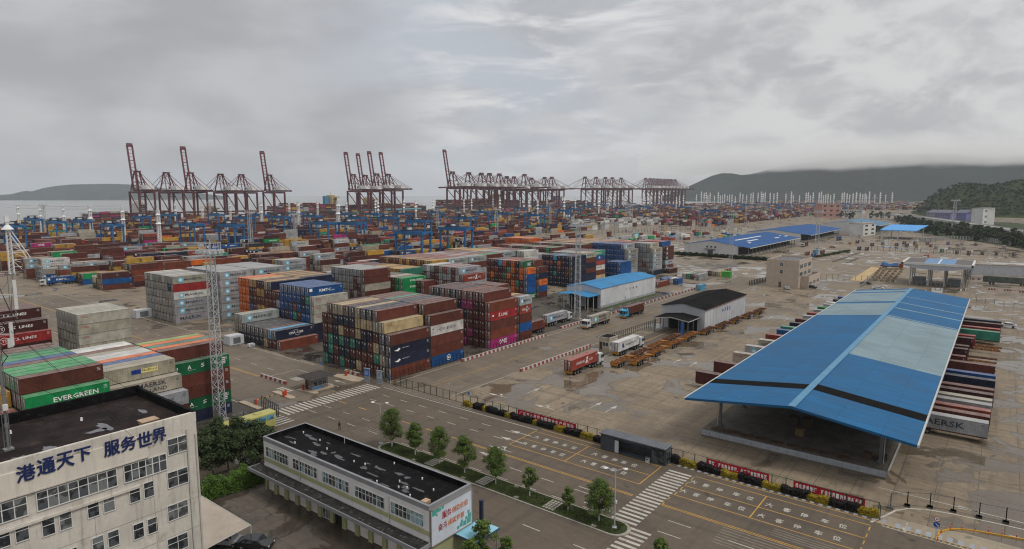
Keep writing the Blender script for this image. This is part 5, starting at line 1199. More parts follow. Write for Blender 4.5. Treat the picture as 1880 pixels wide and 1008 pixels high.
for (pts, lb, nm) in (([(-124.0, 79.8), (-118.2, 80.6), (-118.0, 81.6), (-119.4, 82.0), (-119.2, 86.6), (-120.4, 87.2), (-124.2, 86.6)], 0, 'gate_island'), ([(-127.2, 75.6), (-119.6, 75.2), (-118.9, 75.9), (-119.6, 76.7), (-126.6, 76.9)], 1, 'gate_island'), ([(-126.4, 67.2), (-118.8, 67.2), (-118.6, 68.4), (-126, 68.5)], 2, 'gate_island'), ([(-126.5, 91.6), (-119.2, 91.6), (-117.9, 92.8), (-118.6, 95.0), (-124.5, 95.0), (-127, 93.4)], 3, 'gate_island')):
    w = MB(); w.prism(pts, 0, .18); o = w.build(nm, mat('island_concrete', (.34, .28, .21), .85, var=.12)); tag(o, ['raised concrete gate island carrying the gatehouse', 'narrow raised concrete island between the gate lanes with red bollards', 'raised concrete island nearest the black iron fence', 'raised concrete island in front of the tall container stack'][lb], 'traffic island', 'concrete gate islands')
# grey metal smoking shelter beside the fence
b = thing('bus_shelter', 'dark grey metal box shelter standing at the coach bays by the fence', 'shelter', (-52.6, 92.9, 0))
dm = mat('slate_metal', (.060, .068, .082), .5, var=.12, scale=.6, streak=.3); L = 12.0
w = MB(); w.box(0, 2.1, 0, L, 2.2, 2.9); w.box(0, 0, 0, 2.6, 2.1, 2.9); w.box(L - 2.6, .3, 0, L, 2.1, 2.9); w.box(2.6, 0, 2.45, L - 2.6, .12, 2.9); w.box(2.6, 0.1, 0, L - 2.6, 2.1, .12)
for k in range(12): w.box(.2 + k * .2, -.015, .1, .2 + k * .2 + .03, 0, 2.8)
w.build('body', dm, b)
w = MB(); w.box(-.15, -.25, 2.9, L + .15, 2.4, 3.05)
for k in range(24): w.box(-.1 + k * .51, -.25, 3.05, -.1 + k * .51 + .05, 2.4, 3.09)
w.build('roof', mat('shelter_roof', (.105, .115, .13), .5, var=.15), b)
w = MB(); w.box(2.75, .0, .15, 3.5, .06, 2.3); w.build('notice_panel', flat('notice_white', (.42, .44, .45), .6), b)
w = MB(); w.box(3.0, 1.6, .45, L - 2.8, 2.0, .52); w.build('bench', mat('bench_wood', (.10, .07, .05), .7), b)
w = MB(); w.box(L - 2.4, .26, .2, L - .3, .3, 2.5); w.box(L - 0.0, .4, .3, L + .02, 1.9, 2.5); w.build('glass_panel', gl, b)
q = thing('litter_bin', 'white and grey litter bin at the shelter opening', 'bin', (-43.6, 92.75, 0)); w = MB(); w.box(-.3, -.2, 0, .3, .2, .9, 0); w.box(-.32, -.22, .9, .32, .22, 1.0, 1); w.build('body', [flat('bin_white', (.45, .46, .46), .5), dm], q); w = MB(); w.box(-.2, -.21, .55, .2, -.2, .75); w.build('slot', black_m, q)
# boards by the gate
for i, (x, y, c_, lb) in enumerate(((-116.6, 94.0, (.03, .13, .45), 'blue notice board with white text in grey frame by the stack'), (-112.7, 94.5, (.36, .40, .45), 'pale notice board in grey frame next to the blue board'))):
    b = thing('notice_board', lb, 'notice board', (x, y, 0), R(8)); w = MB()
    w.box(-.85, -.05, .2, -.75, .05, 3.1); w.box(.75, -.05, .2, .85, .05, 3.1); w.box(-.85, -.15, 0, .85, .15, .2); w.box(-.95, -.12, 3.1, .95, .25, 3.25); w.box(-.75, .0, .2, .75, .04, 1.5); w.build('frame', flat('board_grey', (.24, .26, .29), .6), b)
    w = MB(); w.box(-.75, -.03, 1.4, .75, .03, 3.0); w.build('panel', flat('board%d' % i, c_, .5), b)
    w = MB()
    for k in range(5): w.box(-.6, -.036, 2.55 - k * .2, .55 - .2 * (k % 3), -.03, 2.61 - k * .2)
    w.build('text_lines', white_p if i == 0 else blue_p, b)
# white generator boxes beside the stacks
for (x, y, sx, sy, h, lb) in ((at(262, 583).x, at(262, 583).y, 3.2, 5.6, 3.0, 'white metal generator box beside the weathered grey stack'), (at(430, 632).x, at(430, 632).y, 3.4, 4.4, 2.8, 'light grey generator box beside the low black container stack'), (at(461, 637).x, at(461, 637).y, 1.2, 1.8, 1.0, 'small grey cabinet near the low black stack')):
    b = thing('generator', lb, 'generator', (x, y, 0)); w = MB(); w.box(-sx / 2, -sy / 2, .2, sx / 2, sy / 2, h); w.box(-sx / 2 + .2, -sy / 2 + .2, h, sx / 2 - .2, sy / 2 - .2, h + .12); w.build('housing', mat('generator_grey', (.46, .47, .49), .6, var=.12, streak=.35), b)
    w = MB(); w.box(-sx / 2 - .05, -sy / 2 - .05, 0, sx / 2 + .05, sy / 2 + .05, .2); w.build('base', steel_g, b); w = MB(); w.box(sx / 2, -sy / 4, .5, sx / 2 + .03, sy / 4, h - .5); 
    for k in range(6): w.box(sx / 2 + .03, -sy / 4, .6 + k * (h - 1) / 6, sx / 2 + .05, sy / 4, .65 + k * (h - 1) / 6)
    w.build('grille', steel_g, b)
# ------------------------------------------------------------------ quay cranes
crane_red = mat('crane_red', (.115, .026, .032), .6, var=.15, scale=.05, fine=False); crane_white = flat('crane_white', (.72, .72, .71), .5); crane_dark = flat('crane_dark', (.04, .03, .032), .7)
def crane_parts(up, s):
    "list of (part name, mesh): local x grows landwards from the sea rail, y along the quay; metres before the scale s"
    W2 = 11.0; G = 33.0; ZG = 49.0; out = []
    def leg(x, y):
        m_ = MB(); m_.box(x - 1.3, y - 1.1, 2.2, x + 1.3, y + 1.1, ZG - 1); m_.box(x - 1.3, y - 3.8, 0, x + 1.3, y + 3.8, 2.4); return m_
    for x in (0, G):
        for y in (-W2, W2): out.append(('leg', leg(x, y), crane_red))
    m_ = MB()
    for y in (-W2, W2):
        m_.box(-.8, y - .7, 14, G + .8, y + .7, 16.2); m_.bar((0, y, ZG - 3), (G, y, 16), 1.1); m_.bar((0, y, ZG - 2), (G, y, ZG - 2), 1.6, 2.2)
    for x in (0, G): m_.box(x - .8, -W2, ZG - 3.6, x + .8, W2, ZG - 1.2); m_.box(x - .7, -W2, 14.2, x + .7, W2, 16)
    out.append(('portal_beam', m_, crane_red))
    m_ = MB()
    for y in (-3.6, 3.6): m_.box(-3, y - .6, ZG - .6, G + 34, y + .6, ZG + 1.7)
    for k in range(9): m_.box(-2 + k * 8, -3.2, ZG, -1.4 + k * 8, 3.2, ZG + .8)
    m_.box(-3, -5.4, ZG + 1.7, G + 34, -4.3, ZG + 1.9); m_.box(-3, 4.3, ZG + 1.7, G + 34, 5.4, ZG + 1.9)
    for k in range(24): m_.bar((-3 + k * 2.9, -5.4, ZG + 1.9), (-3 + k * 2.9, -5.4, ZG + 3), .12)
    out.append(('girder', m_, crane_red))
    m_ = MB()
    for y in (-6, 6):
        k = .42 if y > 0 else .42
        m_.bar((0, y * 1.5, ZG), (3, y * .6, ZG + 28.5), 1.5); m_.bar((G * .55, y * 1.2, ZG + 1), (5.5, y * .6, ZG + 28.5), 1.2); m_.bar((3, y * .6, ZG + 28), (G + 1, y * .9, ZG + 1.5), .8); m_.bar((5, y * .6, ZG + 28), (G + 31, y * .65, ZG + 1.5), .5)
        m_.bar((1.2, y * 1.0, ZG + 13), (G * .36, y * .9, ZG + 13), .8)
    m_.box(2, -4.4, ZG + 28, 7, 4.4, ZG + 29.6); m_.box(1.5, -5, ZG + 29.6, 7.5, 5, ZG + 30.4); m_.bar((1, -6.5, ZG + 13), (1, 6.5, ZG + 13), .8)
    out.append(('apex_frame', m_, crane_red))
    m_ = MB(); LB = 71.0
    def P(a, y, h=0):
        if up:
            t_ = R(79.5); return (-3 - a * math.cos(t_) - h * math.sin(t_), y, ZG + .6 + a * math.sin(t_) - h * math.cos(t_) * 0 + (h * math.cos(t_)))
        return (-3 - a, y, ZG + .6 + h)
    for y in (-3.6, 3.6): m_.bar(P(0, y), P(LB, y), 1.5, 2.2)
    for k in range(0, 12): m_.bar(P(3 + k * 5.5, -3.6), P(3 + k * 5.5, 3.6), .5 if k % 4 else 1.1)
    for y in (-4.6, 4.6): m_.bar(P(2, y, .9), P(LB, y, .9), .25)
    m_.bar(P(LB - 1.5, -4.4), P(LB - 1.5, 4.4), 3.0); m_.bar(P(LB + 1.5, -4), P(LB + 1.5, 4), 2.2)
    if not up:
        for y in (-3.6, 3.6): m_.bar((3, y, ZG + 28.5), P(30, y, 1), .45); m_.bar((3, y, ZG + 28.5), P(58, y, 1), .45)
    else:
        for y in (-3.6, 3.6): m_.bar((4, y, ZG + 28.5), P(34, y, -1), .4)
    out.append(('boom', m_, crane_red))
    m_ = MB(); m_.box(G - 12, -5.4, ZG + 2.2, G + 14, 5.4, ZG + 8.4, 0); m_.box(G - 10.5, -5.5, ZG + 3.4, G - 7, -5.35, ZG + 7, 1)
    out.append(('machinery_house', m_, [crane_white, crane_dark]))
    m_ = MB(); m_.box(10, -2.2, ZG - 5.5, 13.5, 2.2, ZG - 2.2, 0); m_.box(8, -3, ZG - 2.2, 16, 3, ZG - 1, 1); m_.box(17, -5, ZG - 9, 20, 5, ZG - 8, 1); 
    for y in (-2, 2): m_.bar((18.5, y, ZG - 1), (18.5, y, ZG - 8), .2, m=1)
    out.append(('trolley_cab', m_, [crane_white, crane_dark]))
    m_ = MB(); m_.bar((G + 1.6, -W2, 2), (G + 1.6, -W2, ZG), 2.2); 
    for k in range(9): m_.box(G + .4, -W2 - 1.4, 4 + k * 5, G + 3.2, -W2 + 1.4, 4.4 + k * 5)
    out.append(('stair_tower', m_, crane_red))
    return out
_CR = {}
def crane(px, s, up, label, yoff=0):
    key = up
    if key not in _CR: _CR[key] = [(n, mb.mesh(n, mt_)) for n, mb, mt_ in crane_parts(up, 1)]
    d = px_dir(px, HORI + 8); X = QX + 14; k = X / d.x; Y = d.y * k
    b = thing('quay_crane', label, 'crane', (X, Y, 0), 0, 'ship to shore cranes along the quay'); b.scale = (s, s, s)
    for n, me_ in _CR[key]: link(n, me_, b)
    return b
for i, (px, s, up, lb) in enumerate([
    (253, 1.03, 1, 'dark red quay crane with raised boom, leftmost on the quay'), (306, 1.02, 0, 'dark red quay crane with lowered boom right of the leftmost raised one'), (350, 1.03, 1, 'dark red quay crane with raised boom, second raised boom from the left'),
    (405, 1.02, 0, 'dark red quay crane with lowered boom, second lowered one from the left'), (443, 1.02, 0, 'dark red quay crane with lowered boom left of the third raised one'), (494, 1.03, 1, 'dark red quay crane with raised boom, third raised one from the left'),
    (647, 1.10, 1, 'dark red quay crane with raised boom, left of the middle four'), (669, 1.09, 1, 'dark red quay crane with raised boom, second of the middle four'), (690, 1.14, 1, 'dark red quay crane with raised boom, third of the middle four'), (711, 1.14, 1, 'dark red quay crane with raised boom, right of the middle four'),
    (828, 1.28, 1, 'dark red quay crane with raised boom heading the long right hand crane row')]): crane(px, s, up, lb)
for i, (px, s) in enumerate([(858, 1.28), (881, 1.28), (896, 1.28), (914, 1.28), (928, 1.2), (941, 1.2), (960, 1.3), (973, 1.18), (997, 1.22), (1010, 1.24), (1071, 1.30), (1091, 1.31), (1108, 1.32), (1121, 1.32), (1137, 1.32)]): crane(px, s, 0, f"dark red quay crane with lowered boom, {ORD[i]} right of the tallest raised one")
for i, px in enumerate((1182, 1190, 1197, 1204, 1210, 1217, 1223, 1229)): crane(px, 1.36, 0, 'hazy dark red quay crane with lowered boom in the crowded far group')
crane(1236, 1.36, 0, 'hazy dark red quay crane at the right end of the far group')
# ------------------------------------------------------------------ container ships alongside
def ship(x, y0, L, beam, dk, hull_c, stack_h, label, tower, seed, bow=1, stripe=None, tower_c=(.45, .36, .22), funnel=None):
    r = random.Random(seed); b = thing('container_ship', label, 'ship', (x, y0, -5)); D = dk
    w = MB(); n = 14; pts = []
    for i in range(n + 1):
        t_ = i / n; y = t_ * L; k = min(1, (t_ / .06) ** .5 * .35 + .65) if t_ < .06 else (1 - max(0, (t_ - .88) / .12) ** 1.8 * .97)
        fl = max(0, (t_ - .86) / .14); pts.append((y, beam / 2 * k, beam / 2 * k * (.85 - .45 * fl), D + 4.5 * fl))
    V_ = []
    for y, a, c, z in pts: V_ += [(-c, y, 0), (c, y, 0), (a, y, z), (-a, y, z)]
    F_ = []
    for i in range(n):
        o = i * 4
        F_ += [(o + 1, o + 5, o + 6, o + 2), (o + 4, o, o + 3, o + 7), (o + 2, o + 6, o + 7, o + 3)]
    F_ += [(0, 1, 2, 3), (4 * n + 1, 4 * n, 4 * n + 3, 4 * n + 2)]
    w.add(V_, F_); w.build('hull', flat('hull_' + label[:14], hull_c, .5), b)
    if stripe:
        w = MB(); w.box(beam / 2 * .90, L * .1, D - 4, beam / 2 + .1, L * .85, D - .5); w.build('hull_stripe', flat('hullstripe', stripe, .5), b)
    if stack_h:
        w = MB(); cols = 'bbbdnaemsyb'; mats_ = [flat('deckbox_' + c_, PAL[c_], .6) for c_ in cols]; y = L * .03
        while y < L * .88:
            if abs(y - L * tower) < 14: y += 13.4; continue
            t_ = y / L; hh = int(stack_h * r.uniform(.6, 1.05) * (1 if t_ < .78 else .75)); ww = beam * (.94 if t_ < .84 else .7)
            for k in range(max(1, hh)):
                for q in range(5):
                    if k == hh - 1 and r.random() < .3: continue
                    w.box(-ww / 2 + ww * q / 5, y, D + 1 + k * 2.7, -ww / 2 + ww * (q + 1) / 5 - .1, y + 12.3, D + 3.55 + k * 2.7, r.randrange(len(cols)), False)
            y += 13.4
        w.build('deck_containers', mats_, b)
    ty = L * tower; th = (stack_h or 4) * 2.7 + 11
    w = MB(); w.box(-beam * .3, ty - 6, D, beam * .3, ty + 6, D + th); w.box(-beam * .5, ty - 2, D + th - 2.5, beam * .5, ty + 6, D + th); w.box(-beam * .2, ty - 4, D + th, beam * .2, ty + 4, D + th + 3)
    for k in range(int(th / 3.2)): w.box(beam * .3, ty - 5, D + 1.5 + k * 3.1, beam * .3 + .1, ty + 5, D + 2.5 + k * 3.1, 1)
    w.bar((0, ty, D + th), (0, ty, D + th + 10), .7)
    w.build('deckhouse', [flat('deckhouse_' + label[:10], tower_c, .6), crane_dark], b)
    if funnel:
        w = MB(); w.box(-4, ty - 17, D, 4, ty - 8, D + th + 1); w.build('funnel', [flat('funnel_' + label[:10], funnel, .5)], b)
    return b
def quayY(px, X=QX - 26): d = px_dir(px, HORI + 8); return d.y * X / d.x
SX_ = QX - 26
ship(SX_, quayY(150), quayY(330) - quayY(150), 40, 14, (.03, .03, .045), 4, 'dark hulled container ship moored behind the leftmost quay cranes', .55, 1, tower_c=(.5, .5, .48))
ship(SX_, quayY(345), quayY(472) - quayY(345), 42, 10, (.20, .02, .07), 2, 'low maroon and pink container ship behind the third raised crane', .3, 2)
ship(SX_, quayY(496), quayY(632) - quayY(496), 46, 16, (.04, .03, .035), 7, 'container ship with tall tan deckhouse and blue funnel', .80, 3, tower_c=(.52, .40, .20), funnel=(.06, .22, .38))
ship(SX_, quayY(626), quayY(782) - quayY(626), 46, 19, (.05, .12, .17), 4, 'container ship with pale blue hull and bow pointing right', .30, 4, stripe=(.16, .36, .42))
ship(SX_, quayY(806), quayY(960) - quayY(806), 48, 20, (.035, .045, .07), 7, 'large dark container ship behind the long row of cranes', .62, 5, tower_c=(.5, .42, .24))
ship(SX_, quayY(985), quayY(1085) - quayY(985), 48, 20, (.03, .06, .13), 5, 'blue hulled container ship at the far berth', .35, 6, tower_c=(.5, .5, .48), funnel=(.04, .10, .25))
for i, (px, py, L, lb) in enumerate(((136, 366, 110, 'small grey cargo ship far out on the left of the open sea'), (195, 365.2, 130, 'small grey cargo ship far out right of the other one'))):
    q = at(px, py, -5); b = thing('cargo_ship', lb, 'ship', q, R(60)); w = MB(); w.add([(-L / 2, -8, 0), (L / 2 - 14, -8, 0), (L / 2, 0, 9), (L / 2 - 14, 8, 0), (-L / 2, 8, 0), (-L / 2, -9, 8), (L / 2 - 12, -9, 8), (L / 2 - 12, 9, 8), (-L / 2, 9, 8)], [(0, 1, 6, 5), (1, 2, 6), (2, 3, 7), (3, 4, 8, 7), (4, 0, 5, 8), (5, 6, 7, 8), (6, 2, 7)])
    w.build('hull', flat('ship_grey', (.10, .11, .13), .6), b); w = MB(); w.box(-L / 2 + 6, -7, 8, -L / 2 + 20, 7, 22); w.box(-L / 4, -5, 8, L / 4, 5, 11); w.build('deckhouse', flat('ship_house', (.3, .3, .3), .6), b)
# ------------------------------------------------------------------ yard gantry cranes (blue)
rtg_blue = mat('gantry_blue', (.020, .120, .29), .5, var=.12, scale=.3, fine=False); rtg_dark = flat('gantry_dark', (.03, .035, .045), .7); cab_w = flat('gantry_cab', (.5, .52, .52), .5)
def rtg_parts(S=24.0, Wb=7.6, H=21.0):
    out = []
    for x in (0, -S):
        for y in (0, Wb):
            m_ = MB(); m_.box(x - .6, y - .5, 1.6, x + .6, y + .5, H - 1.6); m_.box(x - .5, y - 1.4, 0, x + .5, y + 1.4, .9, 1); m_.box(x - .7, y - .8, .9, x + .7, y + .8, 1.7); out.append(('leg', m_, [rtg_blue, rtg_dark]))
    m_ = MB()
    for y in (0, Wb): m_.box(-S - 1.4, y - .75, H - 2.2, 1.4, y + .75, H); m_.box(-S - 1.4, y - 1.5, H, 1.4, y - 1.4, H + .08); m_.bar((-S - 1.4, y - 1.4, H + 1.1), (1.4, y - 1.4, H + 1.1), .09)
    for k in range(14):
        for y in (-1.4, Wb + 1.4): m_.bar((-S + k * 2, y, H), (-S + k * 2, y, H + 1.1), .08)
    for x in (0, -S): m_.box(x - .6, .5, H - 1.6, x + .6, Wb - .5, H - .3); m_.box(x - .4, 0, 1.7, x + .4, Wb, 2.9)
    m_.bar((-S, 0, 3), (-S, Wb, H - 2), .4); out.append(('girder', m_, rtg_blue))
    m_ = MB(); tx = -S * .66
    m_.box(tx - 3.2, -.8, H + .1, tx + 3.2, Wb + .8, H + .9, 0); m_.box(tx - 2.4, .6, H + .9, tx + .2, Wb - .6, H + 2.8, 0); m_.box(tx + .8, 1.4, H + .9, tx + 2.6, 4.5, H + 2.1, 1)
    for k in range(5): m_.bar((tx - 3 + k * 1.5, -.7, H + .9), (tx - 3 + k * 1.5, -.7, H + 2), .1)
    out.append(('trolley', m_, [rtg_dark, cab_w]))
    m_ = MB(); m_.box(tx + 1.4, -.4, H - 4.6, tx + 3.4, 1.8, H - 2.4); m_.bar((tx + 2.4, .6, H - 2.4), (tx + 2.4, .6, H), .4); out.append(('operator_cab', m_, cab_w))
    m_ = MB(); m_.box(tx - 1.1, -2.3, H - 7.0, tx + 1.1, Wb + 2.3, H - 6.6, 0)
    for a in (-.9, .9):
        for y in (1, Wb - 1): m_.bar((tx + a, y, H - 6.6), (tx + a, y, H), .09, m=1)
    out.append(('spreader', m_, [flat('spreader_yellow', (.35, .22, .04), .6), rtg_dark]))
    m_ = MB(); m_.box(-1.2, 1.4, 2.9, .9, Wb - 1.4, 5.0); out.append(('power_house', m_, cab_w))
    return out
RT = [(n, mb.mesh(n, mt_)) for n, mb, mt_ in rtg_parts()]
def rtg(px, py, label, H=21.0):
    p = at(px, py, H); b = thing('yard_gantry_crane', label, 'crane', (p.x, p.y, 0), 0, 'blue gantry cranes over the container yard')
    s = H / 21.0; b.scale = (s, s, s)
    for n, me_ in RT: link(n, me_, b)
for px, py, lb in ((774, 425.8, 'nearest blue gantry crane, straddling rows left of the orange stack'), (853.5, 418.5, 'blue gantry crane just right of the nearest one'), (864, 399, 'blue gantry crane behind the pair nearest the orange stack'), (897, 388.5, 'blue gantry crane left of the dark lamp tower, farther back'), (602, 408.5, 'blue gantry crane beside the thick white cable tower in mid yard'), (521.7, 397.6, 'blue gantry crane left of the dark slim lamp tower'), (356, 411.2, 'left of two overlapping blue gantry cranes below the second crane group'), (430, 412.8, 'right of two overlapping blue gantry cranes near the lattice lamp tower'),
                   (400, 393.2, 'blue gantry crane directly below the lowered booms'), (312, 394, 'blue gantry crane behind the white tower on the left'), (206, 412, 'blue gantry crane left of the tall white cable tower'), (102.6, 406.5, 'blue gantry crane standing against the sea on the left'), (23, 414, 'blue gantry crane at the left edge behind the white lattice tower'), (993, 394, 'blue gantry crane in front of the middle crane row'), (1043, 386, 'blue gantry crane right of the middle white towers'), (964, 381.5, 'blue gantry crane in the haze below the long crane row'), (1314, 386, 'blue gantry crane behind the blue roofed warehouses'), (1266, 380, 'blue gantry crane beside the white tower left of the hill'), (1086, 379, 'blue gantry crane below the right crane row'), (694, 392, 'blue gantry crane in front of the pale blue ship'), (640, 392, 'blue gantry crane behind the mid yard gantry'), (745, 392, 'blue gantry crane below the bow of the pale blue ship')): rtg(px, py, lb)
rr = random.Random(9)
for px, py in ((455, 399), (482, 394), (548, 391), (580, 396), (662, 399), (722, 399), (808, 389), (932, 391), (1003, 380), (1062, 383), (1110, 375), (262, 398), (150, 405), (60, 402), (1190, 379), (1148, 382), (780, 405), (655, 409)): rtg(px, py, 'blue gantry crane between container rows in the mid yard')
for px in (1135, 1165, 1215, 1235, 1345, 1365, 1385, 1400, 1428, 1450, 1470, 1495, 1530, 1560): rtg(px, rr.uniform(371.5, 376), 'distant blue gantry crane among white cable towers in the hazy far yard')
# ------------------------------------------------------------------ white cable towers with flared collars
tw_m = mat('tower_white', (.66, .66, .66), .6, var=.12, scale=.4, fine=False); tw_mesh = {}
def tower_mesh(kind):
    if kind in tw_mesh: return tw_mesh[kind]
    w = MB(); H = 34.0; a = 1.15
    if kind == 'lattice':
        for x in (-a, a):
            for y in (-a, a): w.bar((x, y, 0), (x * .8, y * .8, H), .48)
        for k in range(17):
            z = k * 2; q = a * (1 - .2 * z / H)
            for p0, p1 in (((-q, -q), (q, -q)), ((q, -q), (q, q)), ((q, q), (-q, q)), ((-q, q), (-q, -q))): w.bar((*p0, z), (*p1, z + 2), .2); w.bar((*p0, z), (*p1, z), .18)
    else:
        w.cone(0, 0, 0, H, 1.2, .8, 8)
    cols = MB()
    for z in ((22.5, 30) if kind == 'lattice' else (20.5, 26, 31)):
        r1 = 2.5 if z < 30 else 2.0; cols.cone(0, 0, z, z + 1.7, r1, .9, 10)
    [cols.bar((x_, y_, H - 1), (x_ * .6, y_ * .6, H + 2), .25) for x_ in (-.7, .7) for y_ in (-.7, .7)]; cols.box(-.8, -.8, H + .6, .8, .8, H + .8)
    tw_mesh[kind] = (w.mesh('shaft', tw_m), cols.mesh('collar', tw_m)); return tw_mesh[kind]
def wtower(px, yb, yt, label, kind='lattice', wide=1.0):
    p = at(px, yb); H = height_at(px, yb, yt) if yt else 34
    H = min(max(H, 30), 47 if wide == 1 else 62); b = thing('cable_tower', label, 'tower', (p.x, p.y, 0), 0, 'white cable towers of the container yard'); s = H / 35.5; b.scale = (s * wide, s * wide, s)
    for nm, me_ in zip(('shaft', 'collar'), tower_mesh(kind)): link(nm, me_, b)
    return b
TW = [(37, 427, 374), (78, 432, 377), (120, 433.5, 377), (169.5, 445, 376), (229, 446.7, 379), (294.5, 460, 383), (324, 416, 370), (372.6, 413, 371), (424, 413, 371), (481.5, 427, 369), (532, 407, 369), (549.5, 428.6, 368), (584, 407, 368), (622, 437, 367), (637, 412, 368), (695, 412, 368), (690, 403, 366), (742, 403, 366), (764, 414.7, 368), (795, 402, 366), (852, 397, 365), (866, 396, 364), (905, 390, 364), (918, 406, 363.5), (955, 388, 362), (971.5, 399, 364), (987, 408.6, 366), (1004, 388, 361), (1035.5, 404.4, 361), (1056, 392, 360), (1075.7, 388, 360), (1099, 403, 360), (1116, 393, 361), (1126.5, 392, 360), (1144.6, 387, 360), (1158, 385, 359), (1177, 394, 363), (1183.5, 388.5, 361), (1193, 385, 359), (1202, 381, 358), (1214, 381, 358), (1241, 389, 361), (1246.7, 386, 359), (1254, 384, 358), (1278, 381, 356), (1299, 382, 358), (1343, 384, 357), (1349, 384, 360)]
WHERE = {37: 'leftmost against the sea', 78: 'second against the sea on the left', 120: 'third against the sea on the left', 169.5: 'left of the leftmost raised crane', 229: 'just under the leftmost raised crane', 294.5: 'tall, below the second quay crane', 481.5: 'below the third raised crane', 549.5: 'thick, behind the slim dark lamp tower', 622: 'tall, in front of the middle four cranes', 764: 'in front of the pale blue bow', 918: 'tall, in front of the long crane row', 1099: 'tallest of the right hand crane row', 1035.5: 'under the end of the long crane row'}
for i, (px, yb, yt) in enumerate(TW):
    w_ = WHERE.get(px); lb = f"white cable tower with flared collars, {w_}" if w_ else f"white cable tower with flared collars, {ORD[i // 3]} cluster from the left, {('left', 'middle', 'right')[i % 3]} one"
    wtower(px, yb, yt, lb, 'lattice' if px < 650 else 'tube')
far_px = [1287, 1292, 1296, 1303, 1311, 1318, 1322, 1326, 1330, 1335, 1339, 1358, 1363, 1370, 1378, 1382, 1391, 1397, 1400, 1404, 1413, 1420, 1426, 1442, 1452, 1456, 1467, 1479, 1483, 1487, 1492, 1503, 1507, 1511, 1515, 1519, 1524, 1530, 1545, 1549, 1554, 1559, 1565, 1571, 1578, 1583, 1587, 1590, 1595, 1605, 1615, 1625, 1637]
for px in far_px: wtower(px, 375.0 + (px * 7 % 13) * .3, 351.5 + (px * 5 % 11) * .75, 'small hazy white cable tower in the crowded far yard below the mountain', 'tube', 1.25)
# braced white tower at the left edge
q = at(22, 503)
b = thing('braced_tower', 'white lattice tower with long diagonal brace legs at the left edge', 'tower', (q.x, q.y, 0))
w = MB()
for x in (-1.1, 1.1):
    for y in (-1.1, 1.1): w.bar((x, y, 0), (x * .7, y * .7, 25), .4)
for k in range(12):
    for x in (-1, 1): w.bar((x * 1.05, -1, k * 2.05), (x, 1, k * 2.05 + 2), .18); w.bar((-1, x, k * 2.05 + 2), (1, x, k * 2.05), .18)
w.build('shaft', tw_m, b)
w = MB()
for y in (-.4, 1.2): w.bar((1, y, 24.5), (3.4, 11.5 + y, 0), .45)
for z in (4, 8, 12, 16): t_ = z / 24.5; w.bar((1, .5, z), (3.4 - 2.4 * t_, 12 - 11.5 * t_, z), .25); w.bar((1, .5, z + 4), (3.4 - 2.4 * t_, 12 - 11.5 * t_, z), .22)
w.bar((1.0, .5, 8), (2.4, 6, 0), .25); w.build('brace', tw_m, b)
w = MB(); w.cone(0, 0, 25, 27.4, 3.0, .9, 10); w.cone(0, 0, 27.4, 29, .9, .9, 8); w.box(-1, -1, 29, 1, 1, 32.5)
w.build('collar', tw_m, b)
w = MB()
for k in range(10): w.box(-8 + k * 1.5, -5, 0, -7.2 + k * 1.5, -4.4, .7, k % 2)
w.build('base_kerb', [white_p, red_p], b)
# thin overhead lines between the towers
for i, (p0, p1, zz_) in enumerate((((-20, 427), (230, 446.7), 33), ((36, 427), (424, 413), 30), ((169.5, 445), (622, 437), 30), ((695, 412), (1099, 403), 30), ((549, 428), (918, 406), 26))):
    a, c = at(*p0), at(*p1); w = MB(); n = 12
    for off in (-2.4, 2.4):
        P = [a.lerp(c, k / n) + Vector((0, 0, zz_ - 2.2 * 4 * (k / n) * (1 - k / n) + off * .6)) for k in range(n + 1)]
        for u, v in zip(P, P[1:]): w.bar(u, v, .16, n=3)
    o = w.build('overhead_cable', flat('cable_grey', (.3, .3, .3), .6)); tag(o, ['pale overhead cables crossing in front of the sea at the left', 'pale overhead cables below the leftmost cranes', 'pale overhead cables across the left half of the yard', 'pale overhead cables in front of the long crane row', 'pale overhead cables across the middle yard'][i], 'cable', 'overhead cables of the yard')
